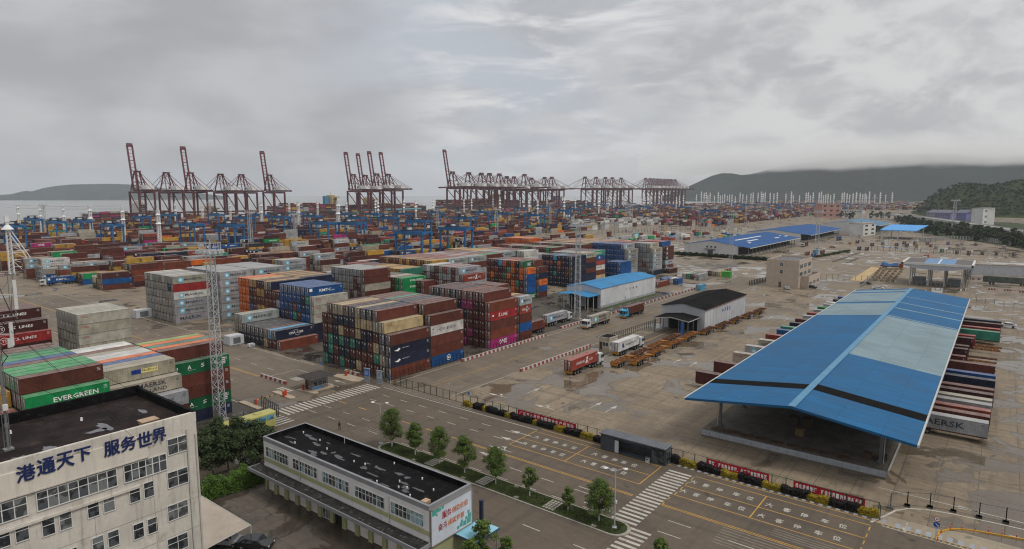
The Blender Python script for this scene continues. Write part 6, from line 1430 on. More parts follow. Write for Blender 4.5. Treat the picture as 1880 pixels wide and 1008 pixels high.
# ------------------------------------------------------------------ grey lattice lighting towers
lt_m = mat('lattice_grey', (.42, .43, .44), .5, .1, var=.15, scale=.5, fine=False)
_LT = {}
def lamp_tower_mesh(det):
    if det in _LT: return _LT[det]
    w = MB(); H = 34.5; a, c = .78, .55
    for x in (-1, 1):
        for y in (-1, 1): w.bar((x * a, y * a, .3), (x * c, y * c, H - 1), .13)
    n = 26 if det else 12
    for k in range(n):
        z0 = .3 + k * (H - 1.5) / n; z1 = z0 + (H - 1.5) / n; q0 = a + (c - a) * z0 / H; q1 = a + (c - a) * z1 / H
        for (x0, y0), (x1, y1) in (((-1, -1), (1, -1)), ((1, -1), (1, 1)), ((1, 1), (-1, 1)), ((-1, 1), (-1, -1))):
            if k % 2: x0, y0, x1, y1 = x1, y1, x0, y0
            w.bar((x0 * q0, y0 * q0, z0), (x1 * q1, y1 * q1, z1), .07); w.bar((x0 * q1, y0 * q1, z1), (x1 * q1, y1 * q1, z1), .06)
    base = MB(); base.box(-1.2, -1.2, 0, 1.2, 1.2, .3); base.box(-.5, -.95, .3, .5, -.80, 2.6)
    head = MB()
    for k in range(14):
        t0, t1 = 2 * math.pi * k / 14, 2 * math.pi * (k + 1) / 14
        for z_, r_ in ((H - .9, 1.9), (H + .5, 1.95), (H - .9, 1.0)): head.bar((r_ * math.cos(t0), r_ * math.sin(t0), z_), (r_ * math.cos(t1), r_ * math.sin(t1), z_), .09)
        if k % 2 == 0: head.bar((.5 * math.cos(t0), .5 * math.sin(t0), H - .95), (1.9 * math.cos(t0), 1.9 * math.sin(t0), H - .9), .08)
    for k in range(14):
        t_ = 2 * math.pi * k / 14; head.bar((1.9 * math.cos(t_), 1.9 * math.sin(t_), H - .9), (1.9 * math.cos(t_), 1.9 * math.sin(t_), H + .5), .06)
        x, y = 2.1 * math.cos(t_), 2.1 * math.sin(t_)
        if k % 1 == 0: head.box(x - .3, y - .3, H - 1.5, x + .3, y + .3, H - .9)
    head.bar((0, 0, H - 1), (0, 0, H + 1.2), .1)
    _LT[det] = (w.mesh('shaft', lt_m), base.mesh('base', conc), head.mesh('lamp_ring', lt_m)); return _LT[det]
for px, yb, yt, lb in ((404, 772, None, 'nearest grey lattice lighting tower beside the green stack'), (1060, 586, None, 'grey lattice lighting tower in front of the blue roofed shed'), (1340, 506, None, 'grey lattice lighting tower with green box at its foot'), (1499, 461, 387, 'grey lattice lighting tower right of the nearest blue warehouse'), (1749, 430, 366, 'pale lattice lighting tower in front of the green hill'), (545, 492, 390, 'slim dark lighting tower behind the orange topped stack'), (461.5, 466, 387, 'slim grey lighting tower left of the dark one'), (804, 437, 384, 'grey lighting tower between the two nearest gantries'), (912, 442, 383, 'dark lighting tower beside the orange stack'), (1009.7, 425, 372.5, 'grey lighting tower behind the orange stack'), (1149, 425, 373, 'left of two close grey lighting towers by the yard road'), (1158, 443, 374, 'right of two close grey lighting towers by the yard road'), (1282, 428, 374, 'grey lighting tower left of the blue warehouses'), (1368.7, 413, 369.5, 'grey lighting tower behind the first blue warehouse'), (1577, 437, 369, 'grey lighting tower beside the far warehouse'), (1621, 419, 370, 'grey lighting tower by the viaduct'), (1604, 397, 363, 'hazy lighting tower beyond the far warehouse'), (69, 419, 394, 'short lighting tower at the shore on the left'), (152, 415, 391, 'short lighting tower at the shore left of the ships'), (84, 434, 375, 'grey lighting tower behind the sea side gantry'), (387, 412, 371, 'grey lighting tower below the lowered booms')):
    p = at(px, yb); H = height_at(px, yb, yt) if yt else 34.5; H = min(H, 46)
    b = thing('lighting_tower', lb, 'lighting tower', (p.x, p.y, 0), R(20), 'lattice lighting towers of the port'); s = H / 34.5; k_ = 1 if yb > 700 else (1.25 if yb > 480 else 1.7); b.scale = (max(1, s) * k_, max(1, s) * k_, s)
    for nm, me_ in zip(('shaft', 'base', 'lamp_ring'), lamp_tower_mesh(yb > 480)): link(nm, me_, b)
# ------------------------------------------------------------------ far warehouses and houses
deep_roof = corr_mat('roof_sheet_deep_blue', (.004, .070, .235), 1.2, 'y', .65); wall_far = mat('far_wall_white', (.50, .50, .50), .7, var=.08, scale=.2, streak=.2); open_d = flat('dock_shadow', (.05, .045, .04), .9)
def far_wh(label, x0, x1, y0, Lm, ze, zr, roof_m, doors=True, dock=True):
    "gable end from ground pixel A to B, length Lm along +Y; open dock along the right side"
    b = gable_shed('warehouse', label, x0, x1 - 5, y0, y0 + Lm, ze, zr, roof_m, wall_far, .3); hx = (x1 - 5 - x0) / 2
    w = MB(); w.add([(hx, -.3, ze + .05), (hx + 9, -.3, ze - .9), (hx + 9, Lm + .3, ze - .9), (hx, Lm + .3, ze + .05)], [(0, 1, 2, 3)]); w.add([(hx, -.3, ze - .1), (hx + 9, -.3, ze - 1.1), (hx + 9, Lm + .3, ze - 1.1), (hx, Lm + .3, ze - .1)], [(3, 2, 1, 0)]); w.add([(hx + 9, -.3, ze - 1.4), (hx + 9, Lm, ze - 1.4), (hx + 9, Lm, ze - .9), (hx + 9, -.3, ze - .9)], [(0, 1, 2, 3)], 1)
    w.build('dock_roof', [roof_m, frame_w], b)
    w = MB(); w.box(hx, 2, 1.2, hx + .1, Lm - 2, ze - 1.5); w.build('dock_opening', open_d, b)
    w = MB(); w.box(hx, 0, 0, hx + 6, Lm, 1.2)
    for k in range(int(Lm / 9)): w.bar((hx + 6.5, 4 + k * 9, 0), (hx + 6.5, 4 + k * 9, ze - 1), .4)
    w.build('dock', conc, b)
    if doors:
        for k in range(3): window(b, (-3 + k * 3, -.03, ze - 1.9), (1, 0, 0), Uz, 1, 1, 1.3, 1.0, frame=flat('frame_dark', (.08, .09, .11), .5))
        w = MB(); w.box(-4, -1.4, ze - 3.0, 4, -.0, ze - 2.8); w.box(-2, -.05, 0, 2, -.01, 3.5); w.build('door', [flat('awning_dark', (.06, .07, .09), .6)], b)
    return b, hx
b, hx = far_wh('nearest low white warehouse with deep blue roof and open dock', -190, -145, 458, 142, 7.4, 10.6, deep_roof)
w = MB()
for x, y0, y1 in ((8, 30, 95), (14, 40, 66), (18, 30, 36), (18, 100, 112), (15, 125, 129), (18, 130, 140)):
    k = (10.6 - 7.4) / hx; z = 10.6 - k * x + .16; w.add([(x - .8, y0, z + .8 * k), (x + .8, y0, z - .8 * k), (x + .8, y1, z - .8 * k), (x - .8, y1, z + .8 * k)], [(0, 1, 2, 3)])
w.build('roof_light', frame_w, b)
b, hx = far_wh('second low white warehouse with deep blue roof behind the first', -202, -146, 640, 150, 7.4, 10.6, deep_roof, doors=False)
b, hx = far_wh('far white warehouse with pale blue roof near the viaduct', -168, -114, 815, 95, 10.5, 14.5, corr_mat('roof_sheet_slate', (.06, .17, .30), 1.2, 'y', .5), doors=False)
def flat_block(name, label, A, B, dep, h, col, cat='building', nwin=5, floors=3, roofm=None):
    p, q = at(*A), at(*B); d = Vector((q.x - p.x, q.y - p.y, 0)); ang = math.atan2(d.y, d.x); L = d.length
    b = thing(name, label, cat, (p.x, p.y, 0), ang); w = MB(); w.box(0, 0, 0, L, dep, h); w.build('wall', mat('wall_' + name + label[:6], col, .8, var=.1, scale=.2, streak=.3, fine=False), b)
    w = MB(); w.box(-.3, -.3, h, L + .3, dep + .3, h + .7); w.build('roof', roofm or conc, b)
    for f in range(floors):
        for k in range(nwin):
            w = MB(); a = L * (k + .3) / nwin; z = h * (f + .35) / floors; w.box(a, -.12, z, a + L / nwin * .4, .02, z + h / floors * .4); w.build('window', gl, b)
    return b
flat_block('pink_building', 'salmon pink block building beyond the warehouses', (1508, 399), (1543, 399), 30, 26, (.38, .20, .16), nwin=3, floors=3)
flat_block('white_block', 'white three storey block by the viaduct near the hill', (1786, 412), (1806, 413), 18, 22, (.55, .55, .54), nwin=4, floors=4)
flat_block('white_block_wing', 'white wing block right of the taller white block by the viaduct', (1803, 414), (1824, 411), 14, 24, (.56, .56, .55), nwin=2, floors=3)
flat_block('white_annex', 'small white two storey annex at the end of the far warehouse', (1584, 434), (1607, 431), 14, 13, (.55, .55, .53), nwin=2, floors=3)
for nm, A, B, c_, lb, h in (('grey_house', (1700, 400), (1716, 401), (.24, .25, .29), 'grey hillside house at the left of the purple buildings', 10), ('purple_house', (1716, 402), (1744, 403), (.20, .19, .34), 'long purple hillside building with grey roof, left one', 11), ('purple_wing', (1752, 404), (1773, 405), (.17, .17, .36), 'purple hillside building with grey roof, right one', 12.5)):
    b = flat_block(nm, lb, A, B, 22, h, c_, nwin=6, floors=4, roofm=flat('house_roof', (.12, .13, .17), .8))
    p, q = at(*A), at(*B); L = (q - p).length; w = MB(); w.profile_x([(-.8, h + .7), (22.8, h + .7), (11, h + 6)], -.6, L + .6); w.build('pitched_roof', flat('house_roof', (.12, .13, .17), .8), b)
flat_block('long_white_shed', 'long low white shed beyond the pink building', (1545, 391), (1582, 392), 12, 8, (.5, .5, .48), nwin=8, floors=1)
# gate canopy with curved fascia, small blue canopy
p = at(1668, 524); gx0, gx1 = p.x, p.x + 21.5; gy = 366.0
b = thing('gate_canopy', 'truck gate canopy with curved white fascia and blue and brown roof panels', 'canopy', (gx0, gy, 0))
zc = 9.8; L = gx1 - gx0; w = MB()
for k, (a, c, m_) in enumerate(((-2.8, 5, 1), (5, 10.6, 0), (10.6, 11.3, 2), (11.3, 17.5, 0), (17.5, L + 2.8, 1))): w.add([(a, -5, zc + 1.0), (c, -5, zc + 1.0), (c, 24, zc + 1.6), (a, 24, zc + 1.6)], [(0, 1, 2, 3)], m_)
for a in ((-3.6, -5.6, -2.8, 24.6), (L + 2.8, -5.6, L + 3.6, 24.6), (-3.6, -5.6, L + 3.6, -5.0), (-3.6, 24, L + 3.6, 24.6)): w.box(a[0], a[1], zc + .7, a[2], a[3], zc + 1.75, 2)
w.add([(-3, -5, zc + .7), (L + 3, -5, zc + .7), (L + 3, 24, zc + .7), (-3, 24, zc + .7)], [(3, 2, 1, 0)], 3); w.build('roof', [flat('canopy_panel_blue', (.06, .17, .34), .35), flat('canopy_panel_brown', (.085, .07, .065), .5), frame_w, steel_g], b)
w = MB(); n = 16; V_ = []
for k in range(n + 1):
    x = -3.4 + (L + 6.8) * k / n; s_ = math.sin(math.pi * k / n); V_ += [(x, -5.3, zc + .8), (x, -5.3 + .3 * s_, zc + .4 - 2.0 * s_ ** .8)]
w.add(V_, [(2 * k, 2 * k + 1, 2 * k + 3, 2 * k + 2) for k in range(n)])
for k in range(1, n): w.box(-3.4 + (L + 6.8) * k / n - .05, -5.36, zc - 1.2, -3.4 + (L + 6.8) * k / n + .05, -5.32, zc + .7, 1)
w.build('fascia', [flat('fascia_white', (.42, .44, .50), .5), pipe_w], b)
for x in (0, 7.5, 14, L):
    for y in (0, 10, 20):
        w = MB(); w.bar((x, y, 0), (x, y, zc + .8), .55); w.build('column', pipe_w, b)
for x in (1.0, 15.3):
    w = MB(); w.box(x, 2, .3, x + 5, 9, 3.6, 0); w.box(x - .2, 1.6, 5.6, x + 5.4, 2.0, 5.9, 1); w.build('toll_booth', [steel_g, pipe_w], b)
w = MB(); r = random.Random(2)
for k in range(60):
    x = L + r.uniform(-.5, 2.5); y = r.uniform(-2, 22); w.bar((x, y, r.uniform(0, 7)), (x + r.uniform(-1, 1), y + r.uniform(-3, 3), r.uniform(4, 9.5)), .12)
w.build('scaffold', steel_g, b)
p = at(1619, 438); b = thing('blue_canopy', 'bright blue flat canopy on white columns near the viaduct', 'canopy', (p.x, p.y, 0))
w = MB(); w.add([(-2, -2, 9), (30, -4, 9), (36, 40, 13), (2, 42, 13)], [(0, 1, 2, 3)]); w.add([(-2, -2, 8.7), (30, -4, 8.7), (36, 40, 12.7), (2, 42, 12.7)], [(3, 2, 1, 0)]); w.add([(-2, -2, 8.4), (30, -4, 8.4), (30, -4, 9), (-2, -2, 9)], [(0, 1, 2, 3)]); w.build('roof', flat('canopy_bright_blue', (.03, .26, .62), .4), b)
for x, y in ((0, 0), (14, -1), (28, -2), (4, 36), (32, 36)):
    w = MB(); w.bar((x, y, 0), (x, y, 8.8 + y * .09), .9); w.build('column', frame_w, b)
sheet('green_field', [tuple(at(*q)[:2]) for q in ((1655, 402), (1700, 398), (1790, 405), (1900, 412), (1990, 440), (1990, 480), (1900, 462), (1840, 450), (1760, 440), (1690, 428), (1650, 412))], .03, mat('rough_grass', (.030, .042, .014), .95, var=.5, scale=.02, stain=(.10, .085, .05), stain_amt=.4, coords='World'))
# viaduct by the hill
vd = thing('viaduct', 'grey elevated road viaduct curving past the green hill', 'bridge', (0, 0, 0)); VP = [at(x, y, 9.5) for x, y in ((1640, 393), (1655, 395.5), (1700, 399.5), (1745, 405.5), (1800, 413.5), (1880, 426), (1990, 446))]
w = MB(); 
for a, c in zip(VP, VP[1:]):
    d = (c - a); n_ = Vector((-d.y, d.x, 0)).normalized() * 7
    P = [a - n_, c - n_, c + n_, a + n_]
    w.add([p_ for p_ in P], [(0, 1, 2, 3)]); w.add([p_ - Vector((0, 0, 1.6)) for p_ in P], [(3, 2, 1, 0)])
    for s_ in (-1, 1):
        q0, q1 = a + n_ * s_, c + n_ * s_; w.add([q0 - Vector((0, 0, 1.6)), q1 - Vector((0, 0, 1.6)), q1 + Vector((0, 0, 1.0)), q0 + Vector((0, 0, 1.0))], [(0, 1, 2, 3) if s_ < 0 else (3, 2, 1, 0)], 1)
w.build('deck', [mat('viaduct_road', (.30, .295, .285), .8), mat('viaduct_side', (.40, .39, .37), .8, var=.2, streak=.4, scale=.3)], vd)
w = MB()
for a, c in zip(VP, VP[1:]):
    n_ = max(1, int((c - a).length / 40))
    for k in range(n_): q = a.lerp(c, (k + .5) / n_); w.bar((q.x, q.y, 0), (q.x, q.y, 8), 2.2)
w.build('pier', conc, vd)
# ------------------------------------------------------------------ fences
fence_g = flat('fence_green', (.018, .045, .030), .6); fence_k = flat('fence_black', (.02, .02, .022), .6); fence_gr = flat('fence_grey', (.10, .10, .10), .6)
def fence(label, pts, h, step, m_, rails=(.15, .95), wires=0, name='fence', pw=.10, curl=False, base=None):
    p0 = Vector((*pts[0], 0)); b = thing(name, label, 'fence', p0); L_ = 0; posts = MB()
    pm = MB(); pm.bar((0, 0, 0), (0, 0, h), pw); 
    if curl: pm.bar((0, 0, h), (.12, -.18, h + .25), pw * .7)
    if base: pm.box(-.35, -.35, 0, .35, .35, .25)
    pme = pm.mesh('post', m_); rail = MB(); cnt = 0
    for (a, c) in zip(pts, pts[1:]):
        a = Vector((*a, 0)) - p0; c = Vector((*c, 0)) - p0; n = max(1, int(round((c - a).length / step)))
        for k in range(n + 1):
            if cnt < 99: link('post', pme, b, a.lerp(c, k / n)); cnt += 1
            else: q = a.lerp(c, k / n); rail.bar(q, q + Vector((0, 0, h)), pw)
        for f in rails: rail.bar(a + Vector((0, 0, h * f)), c + Vector((0, 0, h * f)), .05)
        for k in range(int((c - a).length / .5) if wires else 0): q = a.lerp(c, (k + .5) * .5 / (c - a).length); rail.bar(q + Vector((0, 0, h * rails[0])), q + Vector((0, 0, h * rails[-1])), .018, n=3)
    rail.build('mesh_panel', m_, b); return b
fence('green wire mesh fence with posts along the coach bays', [(-113.2, 96.3), (-90, 96.3), (-41, 96.3), (-10.6, 96.0), (-10.3, 95.2)], 2.1, 2.0, fence_g, wires=1, rails=(.05, .95))
fence('black iron fence curling at the top beside the yellow bus', [(-119.4, 68.6), (-111.6, 67.6)], 2.4, .9, fence_k, rails=(.1, .5, .92), curl=True)
fence('low black railing behind the yellow bus', [(-117.5, 63.5), (-111.8, 67.4)], .9, 1.4, fence_k, rails=(.5, .95))
fence('dark palisade fence along the foot of the tall stack', [(-112.9, 98.4), (-112.4, 124.8)], 2.0, 1.35, fence_k, rails=(.12, .9))
fence('dark palisade fence along the foot of the second tall stack', [(-112.3, 136), (-111.9, 157)], 2.0, 1.35, fence_k, rails=(.12, .9))
fence('tall dark post fence beside the weighbridge lane', [(-91.6, 162.5), (-90.6, 196)], 2.3, 1.3, fence_k, rails=(.2, .9), pw=.14)
fence('wire fence with concrete footings at the gate mouth', [(-9.6, 99.8), (-7.8, 101.8), (-5.2, 103.3), (-2.5, 103.9), (.4, 104.1), (3.3, 104.6), (9.5, 105.3), (16, 106)], 2.2, 2.9, fence_gr, rails=(.08, .95), base=True, pw=.12)
def pxf(*pp): return [tuple(at(x, y)[:2]) for x, y in pp]
fence('long dark fence across the yard behind the gate canopy', pxf((1600, 459), (1690, 463.5), (1880, 472)), 3.2, 4.2, fence_k, rails=(.1, .95), pw=.22)
fence('fence along the forecourt right of the small office', pxf((1507, 512), (1560, 514), (1614, 517)), 2.6, 2.6, fence_gr, rails=(.1, .95), pw=.16)
fence('pale paling fence sweeping past the small container lot', pxf((1690, 444), (1735, 441), (1790, 441), (1880, 453)), 4.0, 3.0, mat('fence_pale', (.36, .36, .35), .8, fine=False), rails=(.15, .5, .9), pw=.9)
fence('dark fence beyond the blue canopy', pxf((1614, 441), (1650, 443), (1718, 445)), 4.0, 4.0, fence_k, rails=(.15, .9), pw=.25)
fence('long fence along the edge of the empty container lot', pxf((1098, 430), (1150, 427.5), (1215, 423), (1330, 424), (1362, 426)), 4.0, 6.0, fence_gr, rails=(.15, .9), pw=.35)
fence('railing right of the transit shed far end', pxf((1792, 555), (1825, 560), (1880, 568)), 2.0, 4.0, fence_k, rails=(.5, .95), pw=.16)
fence('low wall and fence running to the gate canopy', pxf((1580, 528), (1612, 512), (1640, 519), (1745, 527)), 1.8, 2.0, mat('fence_pale2', (.30, .28, .25), .8, fine=False), rails=(.2, .9), pw=.3)
fence('dark fence at the left of the small office', pxf((1376, 524), (1408, 516)), 2.4, 2.0, fence_k, rails=(.1, .9), pw=.3)
# ------------------------------------------------------------------ banners, red with white slogans
ban_red = flat('banner_red', (.36, .008, .022), .7)
for i, (x0, x1, s) in enumerate(((-73.2, -59.6, '广泛深入开展全国安全生产月活动'), (-34.8, -25.2, '预防、打击电信诈骗，构建平安智慧港区'), (-21.7, -12.3, '强化质量管理 打造世界一流强港新标杆'))):
    b = thing('banner', ['red banner with fifteen white characters on the fence, left of the shelter', 'red banner with white slogan on the fence, just right of the shelter', 'red banner with white slogan on the fence, nearest the gate mouth'][i], 'banner', (x0, 96.1, 0), 0, 'red slogan banners on the fence')
    w = MB(); L = x1 - x0; n = 16; V_ = []
    for k in range(n + 1):
        for z in (.75, 1.95): V_.append((L * k / n, -.03 - .02 * math.sin(k * 1.7), z))
    w.add(V_, [(2 * k, 2 * k + 2, 2 * k + 3, 2 * k + 1) for k in range(n)]); w.add([(x, y + .03, z) for x, y, z in V_], [(2 * k + 1, 2 * k + 3, 2 * k + 2, 2 * k) for k in range(n)]); w.build('cloth', ban_red, b)
    w = MB(); st = L / (len(s) + 1)
    for k, ch in enumerate(s):
        if ch in ' ': continue
        sm = ch in '、，'; put_text(w, ch, (st * (k + .6), -.075, 1.0 + (0 if not sm else 0)), (st * (.78 if not sm else .25), 0, 0), (0, 0, .70 if not sm else .2), 0, .03, 1)
    w.build('lettering', white_p, b)
# ------------------------------------------------------------------ foliage
def leaf_mat(name, c1, c2, c3=None):
    m = bpy.data.materials.new(name); m.use_nodes = True; t = m.node_tree; p = t.nodes['Principled BSDF']; g = nn(t, 'ShaderNodeNewGeometry')
    c = mix(t, sstep(t, noise(t, g.outputs['Position'], .9, 3, .6), .35, .65), c1, c2)
    c = mix(t, sstep(t, noise(t, g.outputs['Position'], 4.5, 2, .6), .5, .75, 0, .7), c, c3 or tuple(x * 1.5 for x in c2))
    t.links.new(c, p.inputs['Base Color']); p.inputs['Roughness'].default_value = .6; p.inputs['Specular IOR Level'].default_value = .3
    return m
leaf_a = leaf_mat('leaves_green', (.032, .058, .007), (.072, .112, .014)); leaf_b = leaf_mat('leaves_dark', (.012, .024, .006), (.028, .048, .009)); leaf_y = leaf_mat('leaves_yellow', (.20, .16, .012), (.34, .25, .020)); leaf_d = leaf_mat('leaves_purple', (.011, .009, .011), (.024, .018, .018), (.035, .035, .022)); leaf_h = leaf_mat('leaves_hedge', (.040, .085, .010), (.085, .150, .018))
bark = mat('bark', (.06, .045, .032), .9, var=.3, scale=2); lime = flat('lime_wash', (.5, .5, .48), .8)
def clump_leaves(mb, r, cx, cy, cz, rad, n, size, squash=.8):
    for _ in range(n):
        while 1:
            v = Vector((r.uniform(-1, 1), r.uniform(-1, 1), r.uniform(-1, 1)))
            if .25 < v.length < 1: break
        v *= (.55 + .45 * r.random()) / max(.3, v.length) * v.length
        p = Vector((cx + v.x * rad, cy + v.y * rad, cz + v.z * rad * squash)); nrm = (v + Vector((0, 0, .5)) + Vector((r.uniform(-.7, .7), r.uniform(-.7, .7), r.uniform(-.5, .7)))).normalized()
        a = nrm.orthogonal().normalized(); a = (a * math.cos(r.random() * 6.3) + nrm.cross(a) * math.sin(r.random() * 6.3)); c = nrm.cross(a); s = size * r.uniform(.6, 1.3)
        mb.add([p - a * s, p + c * s * .6, p + a * s, p - c * s * .6], [(0, 1, 2, 3)])
def tree(x, y, h, w, label, seed, leafm, group=None, stem=.30, z=.15, painted=True, leaves=2600, size=.17, clumps=26, name='tree', lean=0, shape=1.0, cat='tree'):
    r = random.Random(seed); b = thing(name, label, cat, (x, y, z), 0, group); t_ = MB(); th = h * stem; tr = max(.06, h * .016)
    pts = [(0, 0, 0), (r.uniform(-.08, .08), r.uniform(-.08, .08), th * .55), (r.uniform(-.15, .15), r.uniform(-.15, .15), th), (r.uniform(-.2, .2), r.uniform(-.2, .2), h * .72)]
    for k in range(3): t_.bar(pts[k], pts[k + 1], tr * 2 * (1 - k * .25), n=7, m=1 if (painted and k == 0) else 0)
    L_ = MB()
    for k in range(clumps):
        f = r.random(); zz = th * .85 + (h - th * .85) * (f ** .85); prof = math.sin(math.pi * min(1, .14 + .84 * ((zz - th * .8) / (h - th * .8))) ** shape) ** .7
        a = r.uniform(0, 6.283); q = r.uniform(.25, .85) * w / 2 * prof; rad = w * r.uniform(.13, .23); cx, cy = q * math.cos(a), q * math.sin(a)
        clump_leaves(L_, r, cx, cy, min(zz, h - rad * .5), rad, leaves // clumps, size)
        if k % 2 == 0: t_.bar(pts[2] if zz < h * .6 else ((pts[2][0] + pts[3][0]) / 2, (pts[2][1] + pts[3][1]) / 2, (th + h * .72) / 2), (cx * .8, cy * .8, zz), tr * .6, n=4)
    t_.build('trunk', [bark, lime], b); L_.build('crown', leafm, b); return b
TL = [(719, 822, 752, 3.6, 'tall loose green tree at the left tip of the island beside the lamp'), (763, 837, 778, 2.6, 'slim young tree second from the left on the island'), (806, 853, 785, 3.1, 'round green tree third from the left on the island'), (857, 868, 800, 3.2, 'two lobed green tree fourth from the left on the island'), (911, 890, 822, 3.3, 'full round green tree in the middle of the island'), (976, 911, 856, 1.9, 'small round tree with white painted foot on the island'), (1047, 935, 892, 1.5, 'smallest young tree on the island'), (1101, 958, 882, 3.5, 'broad bushy tree at the right end of the island')]
for i, (px, yb, yt, w_, lb) in enumerate(TL):
    p = at(px, yb); h = height_at(px, yb, yt); tree(p.x, 71.0, h, w_ * 1.35, lb, 40 + i, leaf_a, 'young trees on the traffic island', stem=.30, leaves=9500 if w_ > 2 else 4200, size=.10, clumps=58 if w_ > 2 else 26)
for i, (px, py, z0, h, w_, lb) in enumerate(((887, 1010, 0, 5.4, 3.2, 'bushy green tree at the bottom edge beside the billboard'), (931, 1013, 0, 3.6, 2.2, 'small green tree at the bottom edge right of the bushy one'), (863, 1030, 0, 4.2, 2.6, 'low green tree at the bottom edge in front of the billboard wall'))):
    p = at(px, py + 22); tree(p.x, p.y, h, w_, lb, 70 + i, leaf_a, None, stem=.3, z=0, painted=False, leaves=2600, size=.15)
p = at(1215, 1022); tree(p.x, p.y, 2.3, 2.4, 'leafy treetop just showing at the bottom edge by the zebra crossing', 77, leaf_a, None, stem=.2, z=0, leaves=1200, size=.15, clumps=10, painted=False)
BIG = [(392, 872, 6.2, 6.0), (420, 866, 7.0, 5.6), (452, 862, 6.6, 5.4), (478, 850, 6.2, 5.0), (404, 838, 6.8, 5.6), (440, 832, 6.6, 5.2), (378, 850, 6.0, 5.0), (494, 838, 5.2, 4.2), (470, 826, 5.2, 4.4)]
BL = ['front left', 'front middle', 'front right', 'right, by the white workshop', 'back left', 'back middle, before the yellow bus', 'against the office wall', 'smallest, against the workshop corner', 'back right, hiding the bus side']
for i, (px, py, h, w_) in enumerate(BIG):
    p = at(px, py); tree(p.x, p.y, h, w_, f"dark green tree in the grove behind the office, {BL[i]}", 90 + i, leaf_b, 'dark grove behind the office', stem=.28, z=0, painted=False, leaves=4200, size=.17, clumps=34)
def hedge(name, label, p0, p1, wd, h, m_, seed, n, size, group=None, cat='hedge'):
    r = random.Random(seed); p0 = Vector((*p0, 0)); p1 = Vector((*p1, 0)); d = p1 - p0; L = d.length; u = d / L; v = Vector((-u.y, u.x, 0)); L_ = MB(); core = MB()
    for _ in range(n):
        a = r.uniform(-.5, .5); k = r.random(); t_ = r.random(); bump = 1 + .16 * math.sin(t_ * L * 1.3 + seed) + .08 * math.sin(t_ * L * 3.7)
        side = r.random(); 
        if side < .5: off, z = r.uniform(-.5, .5) * wd, h * bump * r.uniform(.88, 1.05)
        else: off, z = (-.5 if side < .9 else .5) * wd * r.uniform(.85, 1.1), h * bump * r.uniform(.05, 1)
        rd = math.sqrt(max(0, 1 - (abs(t_ - .5) * 2) ** 6)); q = u * (t_ * L) + v * off * (.6 + .4 * rd); q.z = z * (.72 + .28 * rd)
        nrm = Vector((r.uniform(-1, 1), r.uniform(-1, 1), r.uniform(.1, 1.2))).normalized(); aa = nrm.orthogonal(); c = nrm.cross(aa); s = size * r.uniform(.6, 1.3)
        L_.add([q - aa * s, q + c * s * .6, q + aa * s, q - c * s * .6], [(0, 1, 2, 3)])
    kk = 10
    V_ = []
    for i in range(kk + 1):
        t_ = .04 + .92 * i / kk; b_ = 1 + .16 * math.sin(t_ * L * 1.3 + seed); rd = math.sqrt(max(.05, 1 - (abs(t_ - .5) * 2) ** 6))
        for off, z in ((-.42, 0), (.42, 0), (.36, .86 * b_), (-.36, .86 * b_)): q = u * (t_ * L) + v * off * wd * (.6 + .4 * rd); V_.append((q.x, q.y, z * h * (.72 + .28 * rd)))
    core.add(V_, [(4 * i + a, 4 * i + (a + 1) % 4, 4 * i + 4 + (a + 1) % 4, 4 * i + 4 + a) for i in range(kk) for a in range(4)] + [(0, 1, 2, 3), (4 * kk + 3, 4 * kk + 2, 4 * kk + 1, 4 * kk)])
    b = thing(name, label, cat, p0, 0, group); L_.build('foliage', m_, b); core.build('stem_mass', m_, b); return b
h0, h1 = at(368, 925), at(486, 880)
hedge('hedge', 'clipped bright green hedge in front of the dark grove', (h0.x - 1, h0.y), (h1.x, h1.y), 2.2, 2.5, leaf_h, 5, 9000, .11)
YS = [(-85.9, 2.2), (-81.2, .9), (-75.0, 1.7), (-68.4, 1.1), (-62.8, 2.4), (-56.8, 2.9), (-37.5, 3.2), (-30.9, 2.8), (-24.6, 2.8), (-18.1, 3.3), (-11.8, 2.6)]
for i, (x, L) in enumerate(YS): hedge('yellow_shrub', f"yellow leaved shrub at the fence foot, {ORD[i]} from the left", (x - L / 2, 95.55), (x + L / 2, 95.55), .95, .92, leaf_y, 20 + i, int(900 * L / 2.4) + 200, .085, 'yellow shrubs along the fence', 'shrub')
DS = [(-82.9, 2.2, ''), (-78.2, 4.6, ''), (-71.8, 5.0, ''), (-66.0, 3.2, ''), (-60.0, 3.4, ''), (-54.4, 1.6, ''), (-40.6, 2.2, ''), (-34.2, 3.4, ''), (-27.8, 3.0, ''), (-21.3, 3.4, ''), (-14.9, 3.4, '')]
for i, (x, L, _) in enumerate(DS): hedge('purple_hedge', f"near black purple hedge section at the fence foot, {ORD[i]} from the left", (x - L / 2 - .3, 95.6), (x + L / 2 + .3, 95.6), 1.0, 1.0, leaf_d, 50 + i, int(620 * L), .12, 'dark hedge sections along the fence')
